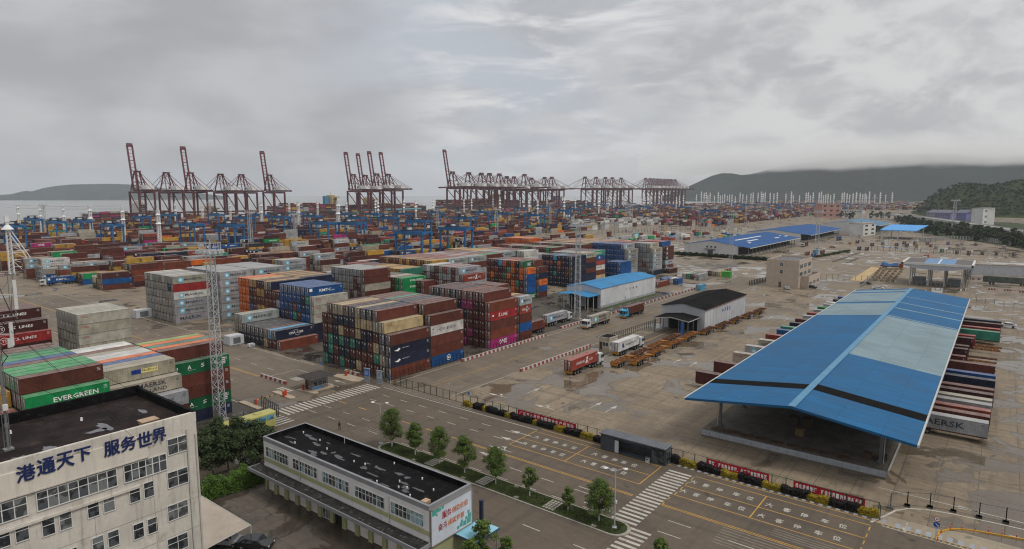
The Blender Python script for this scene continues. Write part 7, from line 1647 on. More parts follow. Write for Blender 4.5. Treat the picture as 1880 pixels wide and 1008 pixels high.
# trees along the viaduct and hedge row by the warehouses: three shapes, copied
protos = []
for k in range(3): protos.append(tree(0, 0, 11 + k, 11, 'x', 300 + k, leaf_b, 'roadside trees', stem=.15, z=0, painted=False, leaves=900, size=.8, clumps=18))
rr = random.Random(31); spots = []
for t_ in range(64):
    f = t_ / 63; x = 1650 + 250 * f; y0 = float(np.interp(x, (1640, 1665, 1700, 1760, 1820, 1880, 1910), (406, 417, 428, 436, 444, 455, 462))) + rr.uniform(-2, 2) - (7 if t_ % 2 else 0); spots.append((x, y0))
for x in (1545, 1552, 1559, 1566, 1601, 1609, 1616, 1622, 1630): spots.append((x, 399 + rr.uniform(0, 3)))
for i, (x, y) in enumerate(spots):
    p = at(x, y); lb = 'round dark green tree in the belt along the viaduct' if x > 1635 else 'round dark green tree beside the far warehouse'
    if i < 3: q = protos[i]; q.location = (p.x, p.y, 0); q['label'] = lb
    else: q = dup(protos[i % 3], (p.x, p.y, 0), rr.uniform(0, 6), lb)
    s_ = rr.uniform(.7, 1.15); q.scale = (s_, s_, s_)
a, c = at(1234, 467), at(1412, 479); hedge('hedge_row', 'ragged dark green hedge row in front of the nearest blue warehouse', (a.x, a.y), (c.x, c.y), 2.4, 2.0, leaf_b, 8, 2600, .5)
a, c = at(1497, 473), at(1560, 461); hedge('verge_hedge', 'thin dark verge hedge beyond the small office', (a.x, a.y), (c.x, c.y), 1.6, 1.2, leaf_b, 9, 900, .4)
sheet('grass_verge', [(-121.6, 214), (-119.6, 214), (-119.6, 262), (-121.6, 262)], .02, mat('verge_grass', (.05, .075, .02), .9, var=.4, scale=.8))
# ------------------------------------------------------------------ street lamps, signs, bollards
lamp_m = flat('lamp_grey', (.40, .41, .43), .4, .2)
for px, yb, yt, lb in ((1129, 970, 862, 'white double arm street lamp at the right end of the island'), (709, 812, 738, 'white double arm street lamp at the left end of the island')):
    p = at(px, yb); H = height_at(px, yb, yt); b = thing('street_lamp', lb, 'street lamp', (p.x, 70.8, .15), R(30), 'double arm street lamps on the island')
    w = MB(); w.cone(0, 0, .0, H, .10, .06, 8); w.box(-.3, -.3, -.02, .3, .3, .12); w.build('pole', lamp_m, b)
    w = MB(); w.bar((0, 0, H - .3), (1.1, 0, H + .15), .06); w.bar((0, 0, H - .3), (-1.1, 0, H + .05), .06); w.build('arm', lamp_m, b)
    for s_ in (-1, 1): 
        w = MB(); w.cone(s_ * 1.3, 0, H + .02, H + .14, .28, .20, 10); w.bar((s_ * .95, 0, H + .08), (s_ * 1.6, 0, H + .12), .2, .1); w.build('lamp_head', flat('lamp_white', (.62, .62, .62), .4), b)
    w = MB(); w.cone(.15, 0, H * .42, H * .42 + .35, .14, .14, 8); w.bar((0, 0, H * .42 + .3), (.2, 0, H * .42 + .35), .06); w.build('camera', frame_w, b)
p = at(1717, 1003); b = thing('traffic_sign', 'round red 20 limit sign above a round blue arrow sign on a pole', 'traffic sign', (-3.8, 92.9, 0))
def disc(w, x, y, z, r, m_, n=18): w.add([(x + r * math.cos(2 * math.pi * k / n), y, z + r * math.sin(2 * math.pi * k / n)) for k in range(n)], [tuple(range(n))[::-1]], m_)
w = MB(); w.cyl(0, 0, 0, 3.5, .05, 8); w.build('pole', lamp_m, b)
w = MB(); disc(w, 0, -.07, 3.2, .36, 1); disc(w, 0, -.075, 3.2, .28, 0); put_text(w, '20', (-.16, -.08, 3.07), (.32, 0, 0), (0, 0, .26), 2, .02, 2); w.box(-.3, -.06, 2.95, .3, -.05, 3.45, 0); w.build('limit_sign', [white_p, red_p, dark_p], b)
w = MB(); disc(w, 0, -.07, 2.45, .36, 0); w.add([(-.16, -.08, 2.6), (-.10, -.08, 2.66), (.18, -.08, 2.36), (.12, -.08, 2.30)], [(0, 1, 2, 3)], 1); w.add([(.22, -.08, 2.26), (.20, -.08, 2.5), (-.02, -.08, 2.28)], [(0, 1, 2)], 1); w.box(-.3, -.06, 2.2, .3, -.05, 2.7, 0); w.build('direction_sign', [flat('sign_blue2', (.01, .07, .38), .5), white_p], b)
for i, (px, py, lb) in enumerate(((590, 681, 'thin pole with small blue sign left of the tall stack'), (861, 738, 'small blue sign on the fence near the first yellow shrub'), (717, 706, 'small blue sign beside the notice boards'))):
    p = at(px, py); b = thing('sign_post', lb, 'sign', (p.x, p.y, 0)); w = MB(); w.cyl(0, 0, 0, 3.6 if i == 0 else 2.4, .05, 6); w.build('pole', lamp_m, b); w = MB(); w.box(-.3, -.08, 1.6, .3, -.04, 2.3); w.build('sign', flat('sign_sky', (.04, .20, .55), .5), b)
bol = flat('bollard_red', (.42, .045, .02), .6)
for i, (px, py, lb) in enumerate(((521, 729, 'left of two red gate bollards on the narrow island'), (524.5, 727, 'right of two red gate bollards on the narrow island'), (557, 717, 'red gate bollard beside the gatehouse'), (635, 691, 'red gate bollard in front of the tall container stack'), (470, 744, 'dark red gate bollard beside the black iron fence'))):
    p = at(px, py); b = thing('barrier_box', lb, 'barrier', (p.x, p.y, .18)); w = MB(); w.box(-.2, -.2, 0, .2, .2, 1.05); w.box(-.22, -.22, 1.05, .22, .22, 1.12); w.build('cabinet', bol, b); w = MB(); w.box(-.08, -.23, .5, .08, -.2, .8); w.build('lock_plate', steel_g, b)
    if i in (2, 3, 4):
        w = MB()
        for k in range(8): w.box(-.06, (.2 + k * .55) * (1 if i != 4 else 1) , .88, .06, .2 + (k + 1) * .55, 1.0, k % 2)
        w.build('boom_arm', [flat('boom_yellow', (.5, .3, .04), .6), black_m], b)
# red and white barrier blocks: one thing per run is wrong, each block is a thing
blk = MB(); blk.profile_y([(-.25, 0), (.25, 0), (.14, .75), (-.14, .75)], -.42, .42, 0); bme = [blk.mesh('body', [flat('block_red', (.23, .05, .04), .7)]), blk.mesh('body', [flat('block_white', (.42, .41, .39), .7)])]; 
cap = MB(); cap.box(-.15, -.36, .75, .15, .36, .79); cme = cap.mesh('cap', [flat('block_white', (.42, .41, .39), .7)])
def blocks(p0, p1, step, label, rz=0.0, mx=60, s=1.0):
    p0 = Vector((*p0, 0)); p1 = Vector((*p1, 0)); n = min(mx, int((p1 - p0).length / step)); 
    for k in range(n):
        q = p0.lerp(p1, (k + .5) / n); b = thing('barrier_block', label + (', red' if k % 2 == 0 else ', white') , 'barrier block', q, rz, 'red and white barrier blocks'); b.scale = (s, s, s); link('body', bme[k % 2], b); link('cap', cme, b)
blocks((-140.4, 80.9), (-129.6, 80.9), .9, 'barrier block in the row along the gate road centre', math.pi / 2)
blocks((-110.9, 121), (-110.9, 160), .9, 'barrier block in the kerb row beside the fenced stacks')
blocks((-92.9, 123), (-92.9, 157), .9, 'barrier block in the kerb row along the weighbridge side')
blocks((-113.4, 172), (-113.4, 190), 1.0, 'barrier block in the kerb row by the parked grey truck')
blocks((-113.0, 196), (-112.6, 300), 1.75, 'barrier block in the long kerb row beyond the blue shed', mx=60)
blocks((at(655, 692).x, 95.9), (at(676, 684).x - 5, 96.0), .9, 'barrier block at the foot of the tall container stack', math.pi / 2)
for i, (px, py) in enumerate(((1816, 532), (1845, 534), (1873, 537))):
    p = at(px, py)
    for k in range(3):
        for j in range(2): blocks((p.x + k * 1.0, p.y + j * 2.4), (p.x + k * 1.0, p.y + j * 2.4 + 1.1), 1.0, f"barrier block in the {ORD[i]} cluster right of the gate canopy", s=1.15)
p0, p1 = at(1773, 513), at(1805, 514); blocks((p0.x, p0.y), (p1.x, p1.y), 1.3, 'barrier block in the row behind the grey wagon', math.pi / 2, s=1.2)
for x, y in ((-3.6, 93.6), (-3.4, 96.2), (-2.5, 97.9), (-1.3, 98.9), (.1, 99.5), (1.5, 99.9), (2.9, 100.2), (4.4, 100.6)):
    b = thing('flexible_post', 'thin red flexible post on the yellow gate kerb', 'bollard', (x, y, 0), 0, 'thin red posts on the yellow kerb'); w = MB(); w.cyl(0, 0, .1, .8, .05, 6); w.cyl(0, 0, 0, .1, .14, 8); w.build('tube', bol, b); w = MB(); w.cyl(0, 0, .55, .65, .054, 6); w.build('reflector', white_p, b)
w = MB(); PT = pts2
for (a, c) in zip(PT, PT[1:]):
    d = Vector((c[0] - a[0], c[1] - a[1], 0)); L = d.length
    w.bar((a[0], a[1], .07), (c[0], c[1], .07), .2, .14)
o = w.build('yellow_kerb', flat('kerb_yellow', (.42, .22, .015), .6)); tag(o, 'yellow raised plastic kerb curving at the gate mouth', 'kerb')
# ------------------------------------------------------------------ vehicles
tyre = flat('tyre', (.012, .012, .012), .85); hub = flat('hub', (.22, .22, .22), .5, .4); amber = flat('bumper_amber', (.35, .16, .02), .6)
def add_wheels(b, spots, r, wd):
    for (x, y) in spots:
        w = MB(); w.wheel(x, y, r, r, wd); ww = w.build('wheel', tyre, b); w = MB(); s_ = 1 if x > 0 else -1; w.wheel(x + s_ * wd * .5, y, r, r * .5, .04); w.build('rim', hub, ww)
def truck(label, x, y, head, cab_c, L=12.6, box=None, boxlabel=None, logo=None, tractor=True, bl=12.6):
    "tractor and skeletal trailer; local +y is forward"
    rz = 0 if head > 0 else math.pi; b = thing('container_truck', label, 'truck', (x, y, 0), rz)
    steel_t = flat('chassis_dark', (.03, .028, .028), .7); w = MB()
    for s_ in (-.45, .45): w.box(s_ - .09, -L / 2, .95, s_ + .09, L / 2, 1.28)
    for k in range(7): w.box(-1.1, -L / 2 + k * L / 6.2, 1.1, 1.1, -L / 2 + k * L / 6.2 + .2, 1.3)
    w.box(-1.15, -L / 2 - .12, .6, 1.15, -L / 2, 1.2, 1); w.box(-.5, -L * .12, .5, .5, -L * .02, .95, 0); w.build('trailer_frame', [steel_t, amber], b)
    ys = [-L / 2 + 1.3, -L / 2 + 2.6, -L / 2 + 3.9]
    add_wheels(b, [(s_, q) for q in ys for s_ in (-.98, .98)], .52, .5)
    if tractor:
        cm = flat('cab_' + label[:9], cab_c, .4); fy = L / 2 - 1.2
        w = MB(); w.box(-.5, fy - 3.0, .7, .5, fy + 3.6, 1.0); w.box(-1.0, fy - .2, .6, 1.0, fy + 1.0, 1.1); w.build('tractor_frame', steel_t, b)
        w = MB(); w.profile_x([(fy + 1.55, .75), (fy + 3.95, .75), (fy + 3.98, 1.7), (fy + 3.75, 2.85), (fy + 3.3, 3.1), (fy + 1.55, 3.1)], -1.2, 1.2); w.build('cab', cm, b)
        w = MB(); w.profile_x([(fy + 3.985, 1.75), (fy + 4.0, 1.75), (fy + 3.79, 2.75), (fy + 3.77, 2.75)], -1.05, 1.05); w.build('windscreen', gl, b)
        for s_ in (-1, 1):
            w = MB(); w.box(s_ * 1.2, fy + 2.5, 1.75, s_ * 1.215, fy + 3.6, 2.6); w.build('side_window', gl, b)
            w = MB(); w.box(s_ * 1.22, fy + 3.7, 1.9, s_ * 1.45, fy + 3.8, 2.6); w.build('mirror', black_m, b)
            w = MB(); w.box(s_ * .6, fy + 3.98, .95, s_ * 1.05, fy + 4.02, 1.2); w.build('headlight', frame_w, b)
        w = MB(); w.box(-1.2, fy + 3.9, .45, 1.2, fy + 4.08, .85); w.build('bumper', amber, b)
        add_wheels(b, [(s_, q) for q in (fy + 2.9, fy - .3, fy - 1.5) for s_ in (-1.0, 1.0)], .52, .42)
    if box:
        d = dict(x=x, y=y - (.2 if head > 0 else -.2), z=1.32, L=bl, T=CT, rz=0.0, col=box, logo=logo, force=True, door=True); place_container(d, boxlabel)
    return b
q = at(1062, 685); truck('white cab container truck driving away in the wet truck yard', -81.6, 133.8, 1, (.46, .47, .46), 12.4, 'h', 'brick red container with white cross lettering on the truck in the wet yard', 'hamburg')
truck('white cab container truck on the weighbridge lane by the guard booth', -81.6, 157.5, 1, (.46, .47, .46), 12.4, 'w', 'clean white container with blue emblem on the weighbridge truck', 'hapag')
truck('white cab container truck driving towards the camera on the yard road', -106.6, 185, -1, (.50, .50, .48), 12.4, 'e', 'grey container with white star on the oncoming truck', 'sealand')
truck('sky blue cab container truck driving on the yard road', -105.4, 209, -1, (.03, .28, .48), 12.0, 'b', 'reddish brown container on the truck with the sky blue cab', 'plain')
truck('white cab container truck parked beside the fenced stack', -119.4, 178, 1, (.45, .46, .45), 12.2, 's', 'light grey container with white star on the parked truck by the stacks', 'maersk')
truck('container trailer sticking out beside the end of the tall stack', -116.6, 160, -1, (.45, .46, .45), 12.2, 'b', 'reddish brown container on the trailer beside the tall stack', 'plain', tractor=False)
q = at(113, 522)
truck('white cab container truck parked in front of the steel rack at left', q.x, q.y, -1, (.46, .47, .46), 12.4, 'B', 'royal blue container with white lettering on the truck by the steel rack', 'kmtc')
# trailers waiting empty
orange_t = mat('trailer_orange', (.235, .092, .022), .75, var=.35, scale=.9, stain=(.10, .045, .02), stain_amt=.6); rust_t = mat('trailer_rust', (.13, .055, .028), .8, var=.4, scale=.9)
def chassis(x, y, label, m_, rz=0.0, L=9.5):
    b = thing('skeletal_trailer', label, 'trailer', (x, y, 0), rz, 'empty skeletal trailers'); w = MB()
    for s_ in (-.5, .5): w.box(s_ - .1, -L / 2, .95, s_ + .1, L / 2, 1.3)
    for k in range(9): w.box(-1.15, -L / 2 + .1 + k * (L - .5) / 8, 1.12, 1.15, -L / 2 + .35 + k * (L - .5) / 8, 1.36)
    for k in range(4): w.box(-1.2, -L / 2 + .5 + k * L / 4, 1.36, -.7, -L / 2 + 1.0 + k * L / 4, 1.55); w.box(.7, -L / 2 + .5 + k * L / 4, 1.36, 1.2, -L / 2 + 1.0 + k * L / 4, 1.55)
    w.box(-1.1, L / 2 - 1.8, 1.36, 1.1, L / 2, 1.46); w.build('frame', m_, b)
    w = MB(); w.box(-1.1, -L / 2 - .1, .55, 1.1, -L / 2, 1.1); w.build('rear_bumper', amber, b)
    add_wheels(b, [(s_ * .95, q_) for q_ in (-L / 2 + 1.2, -L / 2 + 2.4, -L / 2 + 3.6) for s_ in (-1, 1)], .5, .45)
    for s_ in (-.8, .8):
        w = MB(); w.box(s_ - .08, L / 2 - 2.3, .1, s_ + .08, L / 2 - 2.1, 1.0); w.box(s_ - .2, L / 2 - 2.4, 0, s_ + .2, L / 2 - 2.0, .1); w.build('landing_leg', m_, b)
    return b
TRL = [(-76.2, 145.5, 0), (-76.3, 156.5, 1), (-73.0, 149.8, 0), (-76.6, 167.5, 0), (-73.4, 161.2, 0), (-77.0, 178.5, 1), (-73.6, 172.8, 0), (-73.8, 184.5, 0), (-72.4, 196, 1), (-71.6, 207.5, 1), (-71.0, 219, 1), (-70.4, 230.5, 1), (-69.8, 241.5, 1)]
for i, (x, y, k) in enumerate(TRL): chassis(x, y, f"{'rusty brown' if k else 'yellow orange'} empty skeletal trailer, {ORD[i]} in the waiting line beside the black roofed shed", rust_t if k else orange_t)
for i, d in enumerate(DOCKS):
    b = thing('dock_trailer', f"dark trailer under the {d['label'].split(' parked')[0]} at the {d['label'].split(' at the ')[1].split(' of')[0]} of the shed", 'trailer', (d['x'] + (3.1 if d['L'] < 9 else 0), d['y'], 0), -math.pi / 2, 'trailers under the dock containers'); L = 12.4; w = MB()
    for s_ in (-.5, .5): w.box(s_ - .1, -L / 2, .9, s_ + .1, L / 2, 1.22)
    for k in range(6): w.box(-1.1, -L / 2 + .2 + k * L / 6, 1.05, 1.1, -L / 2 + .4 + k * L / 6, 1.22)
    w.build('frame', rust_t if i % 3 == 0 else orange_t, b); sgn = 1 if d['x'] < -25 else 1
    if 'left' in d['label']: add_wheels(b, [(s_ * .95, L / 2 - 1.4 - q_) for q_ in (0, 1.3) for s_ in (-1, 1)], .5, .45)
    else: add_wheels(b, [(s_ * .95, -L / 2 + 2.2 + q_) for q_ in (0, 1.3) for s_ in (-1, 1)], .5, .45)
# yellow coach
b = thing('coach', 'pale yellow coach with blue windows parked behind the dark grove', 'bus', (-108.3, 59.0, 0), 0); bus_y = mat('coach_yellow', (.36, .34, .11), .4, var=.08, scale=.4); L = 10.6
w = MB(); w.profile_y([(-1.22, .35), (1.22, .35), (1.25, 1.6), (1.18, 2.9), (1.0, 3.12), (-1.0, 3.12), (-1.18, 2.9), (-1.25, 1.6)], -L / 2, L / 2); w.build('body', bus_y, b)
for s_ in (-1, 1):
    for k in range(6): 
        w = MB(); w.box(s_ * 1.20, -L / 2 + .7 + k * 1.6, 1.6, s_ * 1.245, -L / 2 + 2.2 + k * 1.6, 2.65); w.build('side_window', glass('coach_glass', (.03, .10, .15)), b)
w = MB(); w.box(-1.05, L / 2, 1.2, 1.05, L / 2 + .04, 2.85); w.build('windscreen', gl, b); w = MB(); w.box(-1.0, -L / 2 - .04, 1.7, 1.0, -L / 2, 2.7); w.build('rear_window', gl, b)
w = MB(); w.box(-.7, -2.5, 3.1, .7, -.5, 3.3); w.box(-.6, 1.6, 3.1, .6, 2.8, 3.22); w.build('roof_unit', bus_y, b); add_wheels(b, [(s_ * 1.1, q_) for q_ in (-L / 2 + 2.4, L / 2 - 2.2) for s_ in (-1, 1)], .48, .32)
def car(label, x, y, rz, col, L=4.5):
    b = thing('parked_car', label, 'car', (x, y, 0), rz); w = MB()
    prof = [(-L / 2, .35), (L / 2, .35), (L / 2, .75), (L * .28, .95), (L * .14, 1.42), (-L * .22, 1.45), (-L * .38, 1.0), (-L / 2, .9)]
    w.profile_x(prof, -.86, .86); w.build('body', flat('car_' + label[:7], col, .25, spec=.6), b)
    w = MB(); w.profile_x([(L * .27, .96), (L * .285, .97), (L * .15, 1.40), (L * .13, 1.39)], -.72, .72); w.profile_x([(-L * .395, 1.0), (-L * .38, 1.0), (-L * .225, 1.42), (-L * .245, 1.42)], -.72, .72)
    for s_ in (-1, 1): w.profile_x([(L * .22, .96), (L * .12, 1.36), (-L * .2, 1.38), (-L * .31, 1.0)], s_ * .862, s_ * .868)
    w.build('window', gl, b); add_wheels(b, [(s_ * .78, q_) for q_ in (-L * .30, L * .31) for s_ in (-1, 1)], .32, .2)
    for s_ in (-1, 1): w = MB(); w.box(s_ * .5, L / 2, .62, s_ * .8, L / 2 + .02, .76); w.build('headlight', frame_w, b)
    return b
p = at(470, 1006); car('black car parked at the bottom edge beside the canopy', p.x - .2, p.y, R(-60), (.012, .013, .015))
p = at(418, 1003); car('silver car half hidden under the canvas parking canopy', p.x - .6, p.y + .2, R(-60), (.35, .35, .36))
p = at(1589, 522); car('black car parked beyond the far end of the transit shed', p.x, p.y, R(-75), (.012, .013, .015), 5)
p = at(1612, 531); car('white car parked beyond the far end of the transit shed', p.x, p.y, R(-80), (.55, .55, .55), 5)
# rail wagon like trailer with red tractor by the gate canopy
p = at(1806, 521); b = thing('grey_freight_wagon', 'grey covered trailer with red cab right of the gate canopy', 'truck', (p.x, p.y + 1.4, 0), -math.pi / 2); L = 15.5
w = MB(); w.box(-1.25, -.5, 1.2, 1.25, L, 4.0)
for k in range(11): w.box(-1.29, k * L / 10.5, 1.25, 1.29, k * L / 10.5 + .12, 3.95)
w.build('body', mat('wagon_grey', (.10, .115, .10), .8, var=.3, streak=.5, stain=(.16, .09, .06), stain_amt=.5), b); w = MB(); w.box(-.5, -.5, .9, .5, L + 5, 1.2); w.build('frame', steel_g, b)
w = MB(); w.box(-1.2, L + 2.2, .7, 1.2, L + 4.6, 3.1); w.build('cab', flat('cab_red', (.34, .02, .02), .4), b); w = MB(); w.box(1.2, L + 3.2, 1.8, 1.22, L + 4.4, 2.7); w.box(-1.0, L + 4.6, 1.8, 1.0, L + 4.62, 2.8); w.build('windscreen', gl, b); add_wheels(b, [(s_ * .95, q_) for q_ in (2.5, 3.8, L - 1, L + .3, L + 3.6) for s_ in (-1, 1)], .5, .45)
# blue sheeted lorry in the open yard
p = at(1618, 491); b = thing('sheeted_lorry', 'red lorry loaded under a blue tarpaulin in the open yard', 'truck', (p.x, p.y, 0), -math.pi / 2); w = MB(); r = random.Random(4); V_ = []
for k in range(9):
    for j, a in enumerate((0, .25, .5, .75, 1)): V_.append((-1.3 + 2.6 * a, k * 1.1, 1.4 + (1.6 + .5 * math.sin(k * 1.1)) * math.sin(math.pi * a) ** .5 + r.uniform(-.1, .1)))
w.add(V_, [(5 * k + j, 5 * k + j + 1, 5 * k + j + 6, 5 * k + j + 5) for k in range(8) for j in range(4)] + [(0, 1, 2, 3, 4), (44, 43, 42, 41, 40)]); w.build('tarpaulin', mat('tarpaulin_blue', (.05, .14, .33), .6, var=.3), b)
w = MB(); w.box(-1.25, -.5, .8, 1.25, 9.2, 1.5); w.build('bed', rust_t, b); w = MB(); w.box(-1.2, 9.3, .7, 1.2, 11.4, 3.0); w.build('cab', flat('cab_rust', (.22, .04, .02), .5), b); w = MB(); w.box(-1.0, 11.4, 1.8, 1.0, 11.42, 2.7); w.build('windscreen', gl, b); add_wheels(b, [(s_ * .95, q_) for q_ in (1.2, 2.6, 10.2) for s_ in (-1, 1)], .5, .4)
# small containers spread over the lot behind the gate, and on the empty lot
i = 0
for px, py, col in ((1645, 452, 'd'), (1659, 448.5, 'b'), (1664, 453, 'n'), (1679, 449, 'b'), (1682, 454, 'y'), (1702, 449.5, 'b'), (1708, 454, 'b'), (1718, 457.5, 's'), (1740, 449, 'B'), (1743, 458.5, 's'), (1766, 450.5, 's'), (1769.5, 459, 's'), (1791, 451.5, 'b'), (1729, 463.5, 'G'), (1756, 466, 'd'), (1778, 467.5, 'd'), (1803, 468, 'd'), (1829, 469, 'd'), (1861, 470, 'd'), (1843, 457, 's'), (1620, 449, 's'), (1600, 452, 'n'), (1576, 459, 'n'), (1590, 460, 'd'), (1560, 449, 'y'), (1573, 447, 'd'), (1584, 444, 'e'), (1480, 469, 'b'), (1492, 472, 'B'), (1508, 466, 'b'), (1495, 465, 'c')):
    p = at(px, py); d = dict(x=p.x, y=p.y + 3.0, z=0, L=6.2, T=CT, rz=0.0, col=col, logo=None, door=True, vend=5)
    place_container(d, f"{CNAME[col]} small container standing alone on the gravel lot, {ORD[i % 20]} {'in the left part' if i < 20 else 'of the outer ones'}"); i += 1
    if i >= 31: break
rl = random.Random(55); lot = []
for k in range(70):
    px = rl.uniform(1100, 1370); py = 428 + rl.uniform(3, 18) * (1 - .3 * (px - 1100) / 270)
    if px > 1255 and py > 440: continue
    p = at(px, py); lot.append((p.x, p.y))
V = []; Fc = []; cm_ = []; keys = 'bbdnsseBGyhcw'; mm = [flat('lotbox_' + c_, PAL[c_], .6) for c_ in keys]; mbx = MB()
for (x, y) in lot:
    for k in range(rl.choice((1, 1, 1, 2))): mbx.box(x, y, k * 2.65, x + 2.3, y + rl.choice((6, 12.2)), k * 2.65 + 2.6, rl.randrange(len(keys)), False)
o = mbx.build('lot_containers', mm); o['kind'] = 'stuff'; tag(o, 'loosely scattered low containers on the empty lot left of the blue warehouses', 'containers')
# steel racks at the left
for i, (px, py, n_) in enumerate(((80, 517, 2), (146, 508, 2), (205, 497, 2), (286, 478, 1), (444, 466, 1), (512, 466, 1))):
    p = at(px, py); b = thing('steel_rack', f"grey steel access rack at the ends of container rows, {ORD[i]} from the left", 'rack', (p.x - 6, p.y - 1.4, 0), 0, 'steel racks in the yard'); w = MB()
    for k in range(5):
        for y in (0, 1.2): w.bar((k * 2.4, y, 0), (k * 2.4, y, 8.2), .22)
    for z in (2.6, 5.2, 7.8):
        for y in (0, 1.2): w.bar((0, y, z), (9.6, y, z), .18); w.bar((0, y, z + .9), (9.6, y, z + .9), .1)
        w.box(0, 0, z - .05, 9.6, 1.2, z)
    w.build('frame', flat('rack_grey', (.27, .28, .29), .6), b)
    w = MB(); w.bar((-.3, .3, 0), (-.3, .3, 8.4), .08); w.bar((-.3, .9, 0), (-.3, .9, 8.4), .08)
    for k in range(20): w.bar((-.3, .3, k * .4), (-.3, .9, k * .4), .05)
    w.build('ladder', flat('rack_grey', (.27, .28, .29), .6), b)
b = thing('green_box', 'bright green equipment box at the foot of the lattice tower', 'box', (at(1334, 509).x, at(1334, 509).y, 0)); w = MB(); w.box(-2.4, -1.2, .2, 2.4, 1.2, 3.0); w.box(-2.5, -1.3, 3.0, 2.5, 1.3, 3.12); w.build('case', flat('box_green', (.06, .32, .05), .6), b); w = MB(); w.box(-2.2, -1.0, 0, 2.2, 1.0, .2); w.build('base', conc, b)
p = at(1280, 534); d = dict(x=p.x, y=p.y + 4, z=0, L=6.2, T=CT, rz=0.0, col='c', logo=None, door=True, vend=5); place_container(d, 'faded pale blue rusty container beside the kerb of the far road')
# long white wall behind the wagon
a, c = at(1772, 503), at(1890, 508); b = thing('boundary_wall', 'long pale panel wall behind the grey wagon', 'wall', (a.x, a.y, 0), math.atan2(c.y - a.y, c.x - a.x)); L = (Vector(c) - Vector(a)).length; w = MB(); w.box(0, 0, 0, L, .3, 5.6)
for k in range(int(L / 2.6)): w.box(k * 2.6, -.03, 0, k * 2.6 + .08, 0, 5.6)
w.build('panel', mat('panel_pale', (.40, .41, .44), .7, var=.12, streak=.3), b); w = MB(); w.box(0, -.2, 5.6, L, .5, 5.85); w.build('coping', mat('coping_sand', (.30, .25, .19), .8), b)
# stored blocks, sand path, drains and parked cars of the open yard by the gate canopy
sheet('sand_path', [tuple(at(*q)[:2]) for q in ((1560, 514.5), (1600, 490), (1616, 491.5), (1584, 516.5))], .02, mat('sand', (.40, .29, .15), .9, var=.2, scale=.3))
for a, c in (((1530, 481), (1578, 463.5)), ((1556, 482), (1574, 475))): p, q = at(*a), at(*c); w = MB(); w.bar((p.x, p.y, .05), (q.x, q.y, .05), 1.6, .5); o = w.build('drain_bank', dirt_m); struct(o)
cbm = mat('stored_block', (.26, .19, .11), .9, var=.3, scale=.8); cb_ = MB(); cb_.box(-.8, -.8, 0, .8, .8, .9); cb_.box(-.35, -.35, .9, .35, .35, 1.25); cbme = cb_.mesh('stored_block', cbm)
n_ = 0
for i in range(6):
    for k in range(5):
        q = at(1599 + k * 10 + i * 3.5 + RND.uniform(-1, 1), 515 - i * 4.2 + k * .5 + RND.uniform(-.5, .5)); o = link('stored_block', cbme, None, (q.x, q.y, 0), .1 * ((i + k) % 3)); tag(o, 'tan concrete block in the rows stored left of the gate canopy', 'concrete block', 'concrete blocks stored by the gate canopy')
for i, (px, py, rz_, col, lb) in enumerate(((1445, 531, 20, (.4, .4, .4), 'silver car parked in front of the small office'), (1490, 529, 70, (.03, .03, .035), 'black car parked at the office forecourt'), (1545, 447, 80, (.5, .5, .5), 'white van like car on the warehouse road'), (1528, 455, 80, (.25, .03, .03), 'red car on the warehouse road'), (1690, 548, 85, (.05, .08, .2), 'dark blue car beyond the shed end'), (1850, 600, 85, (.5, .5, .5), 'white car on the wet yard at the right edge'))): p = at(px, py); car(lb, p.x, p.y, R(rz_), col, 4.8)
for i, (px, py, bx, lb) in enumerate(((1478, 452, 'b', 'container truck parked beside the nearest blue warehouse dock'), (1540, 441, 'B', 'container truck parked beside the second blue warehouse'), (1700, 478, 'h', 'container truck on the road behind the gate canopy'))): p = at(px, py); truck(lb, p.x, p.y, 1 if i % 2 else -1, (.46, .47, .46), 12.4, bx, f"{CNAME[bx]} container on the {lb.replace('container truck ', 'truck ')}", 'plain')
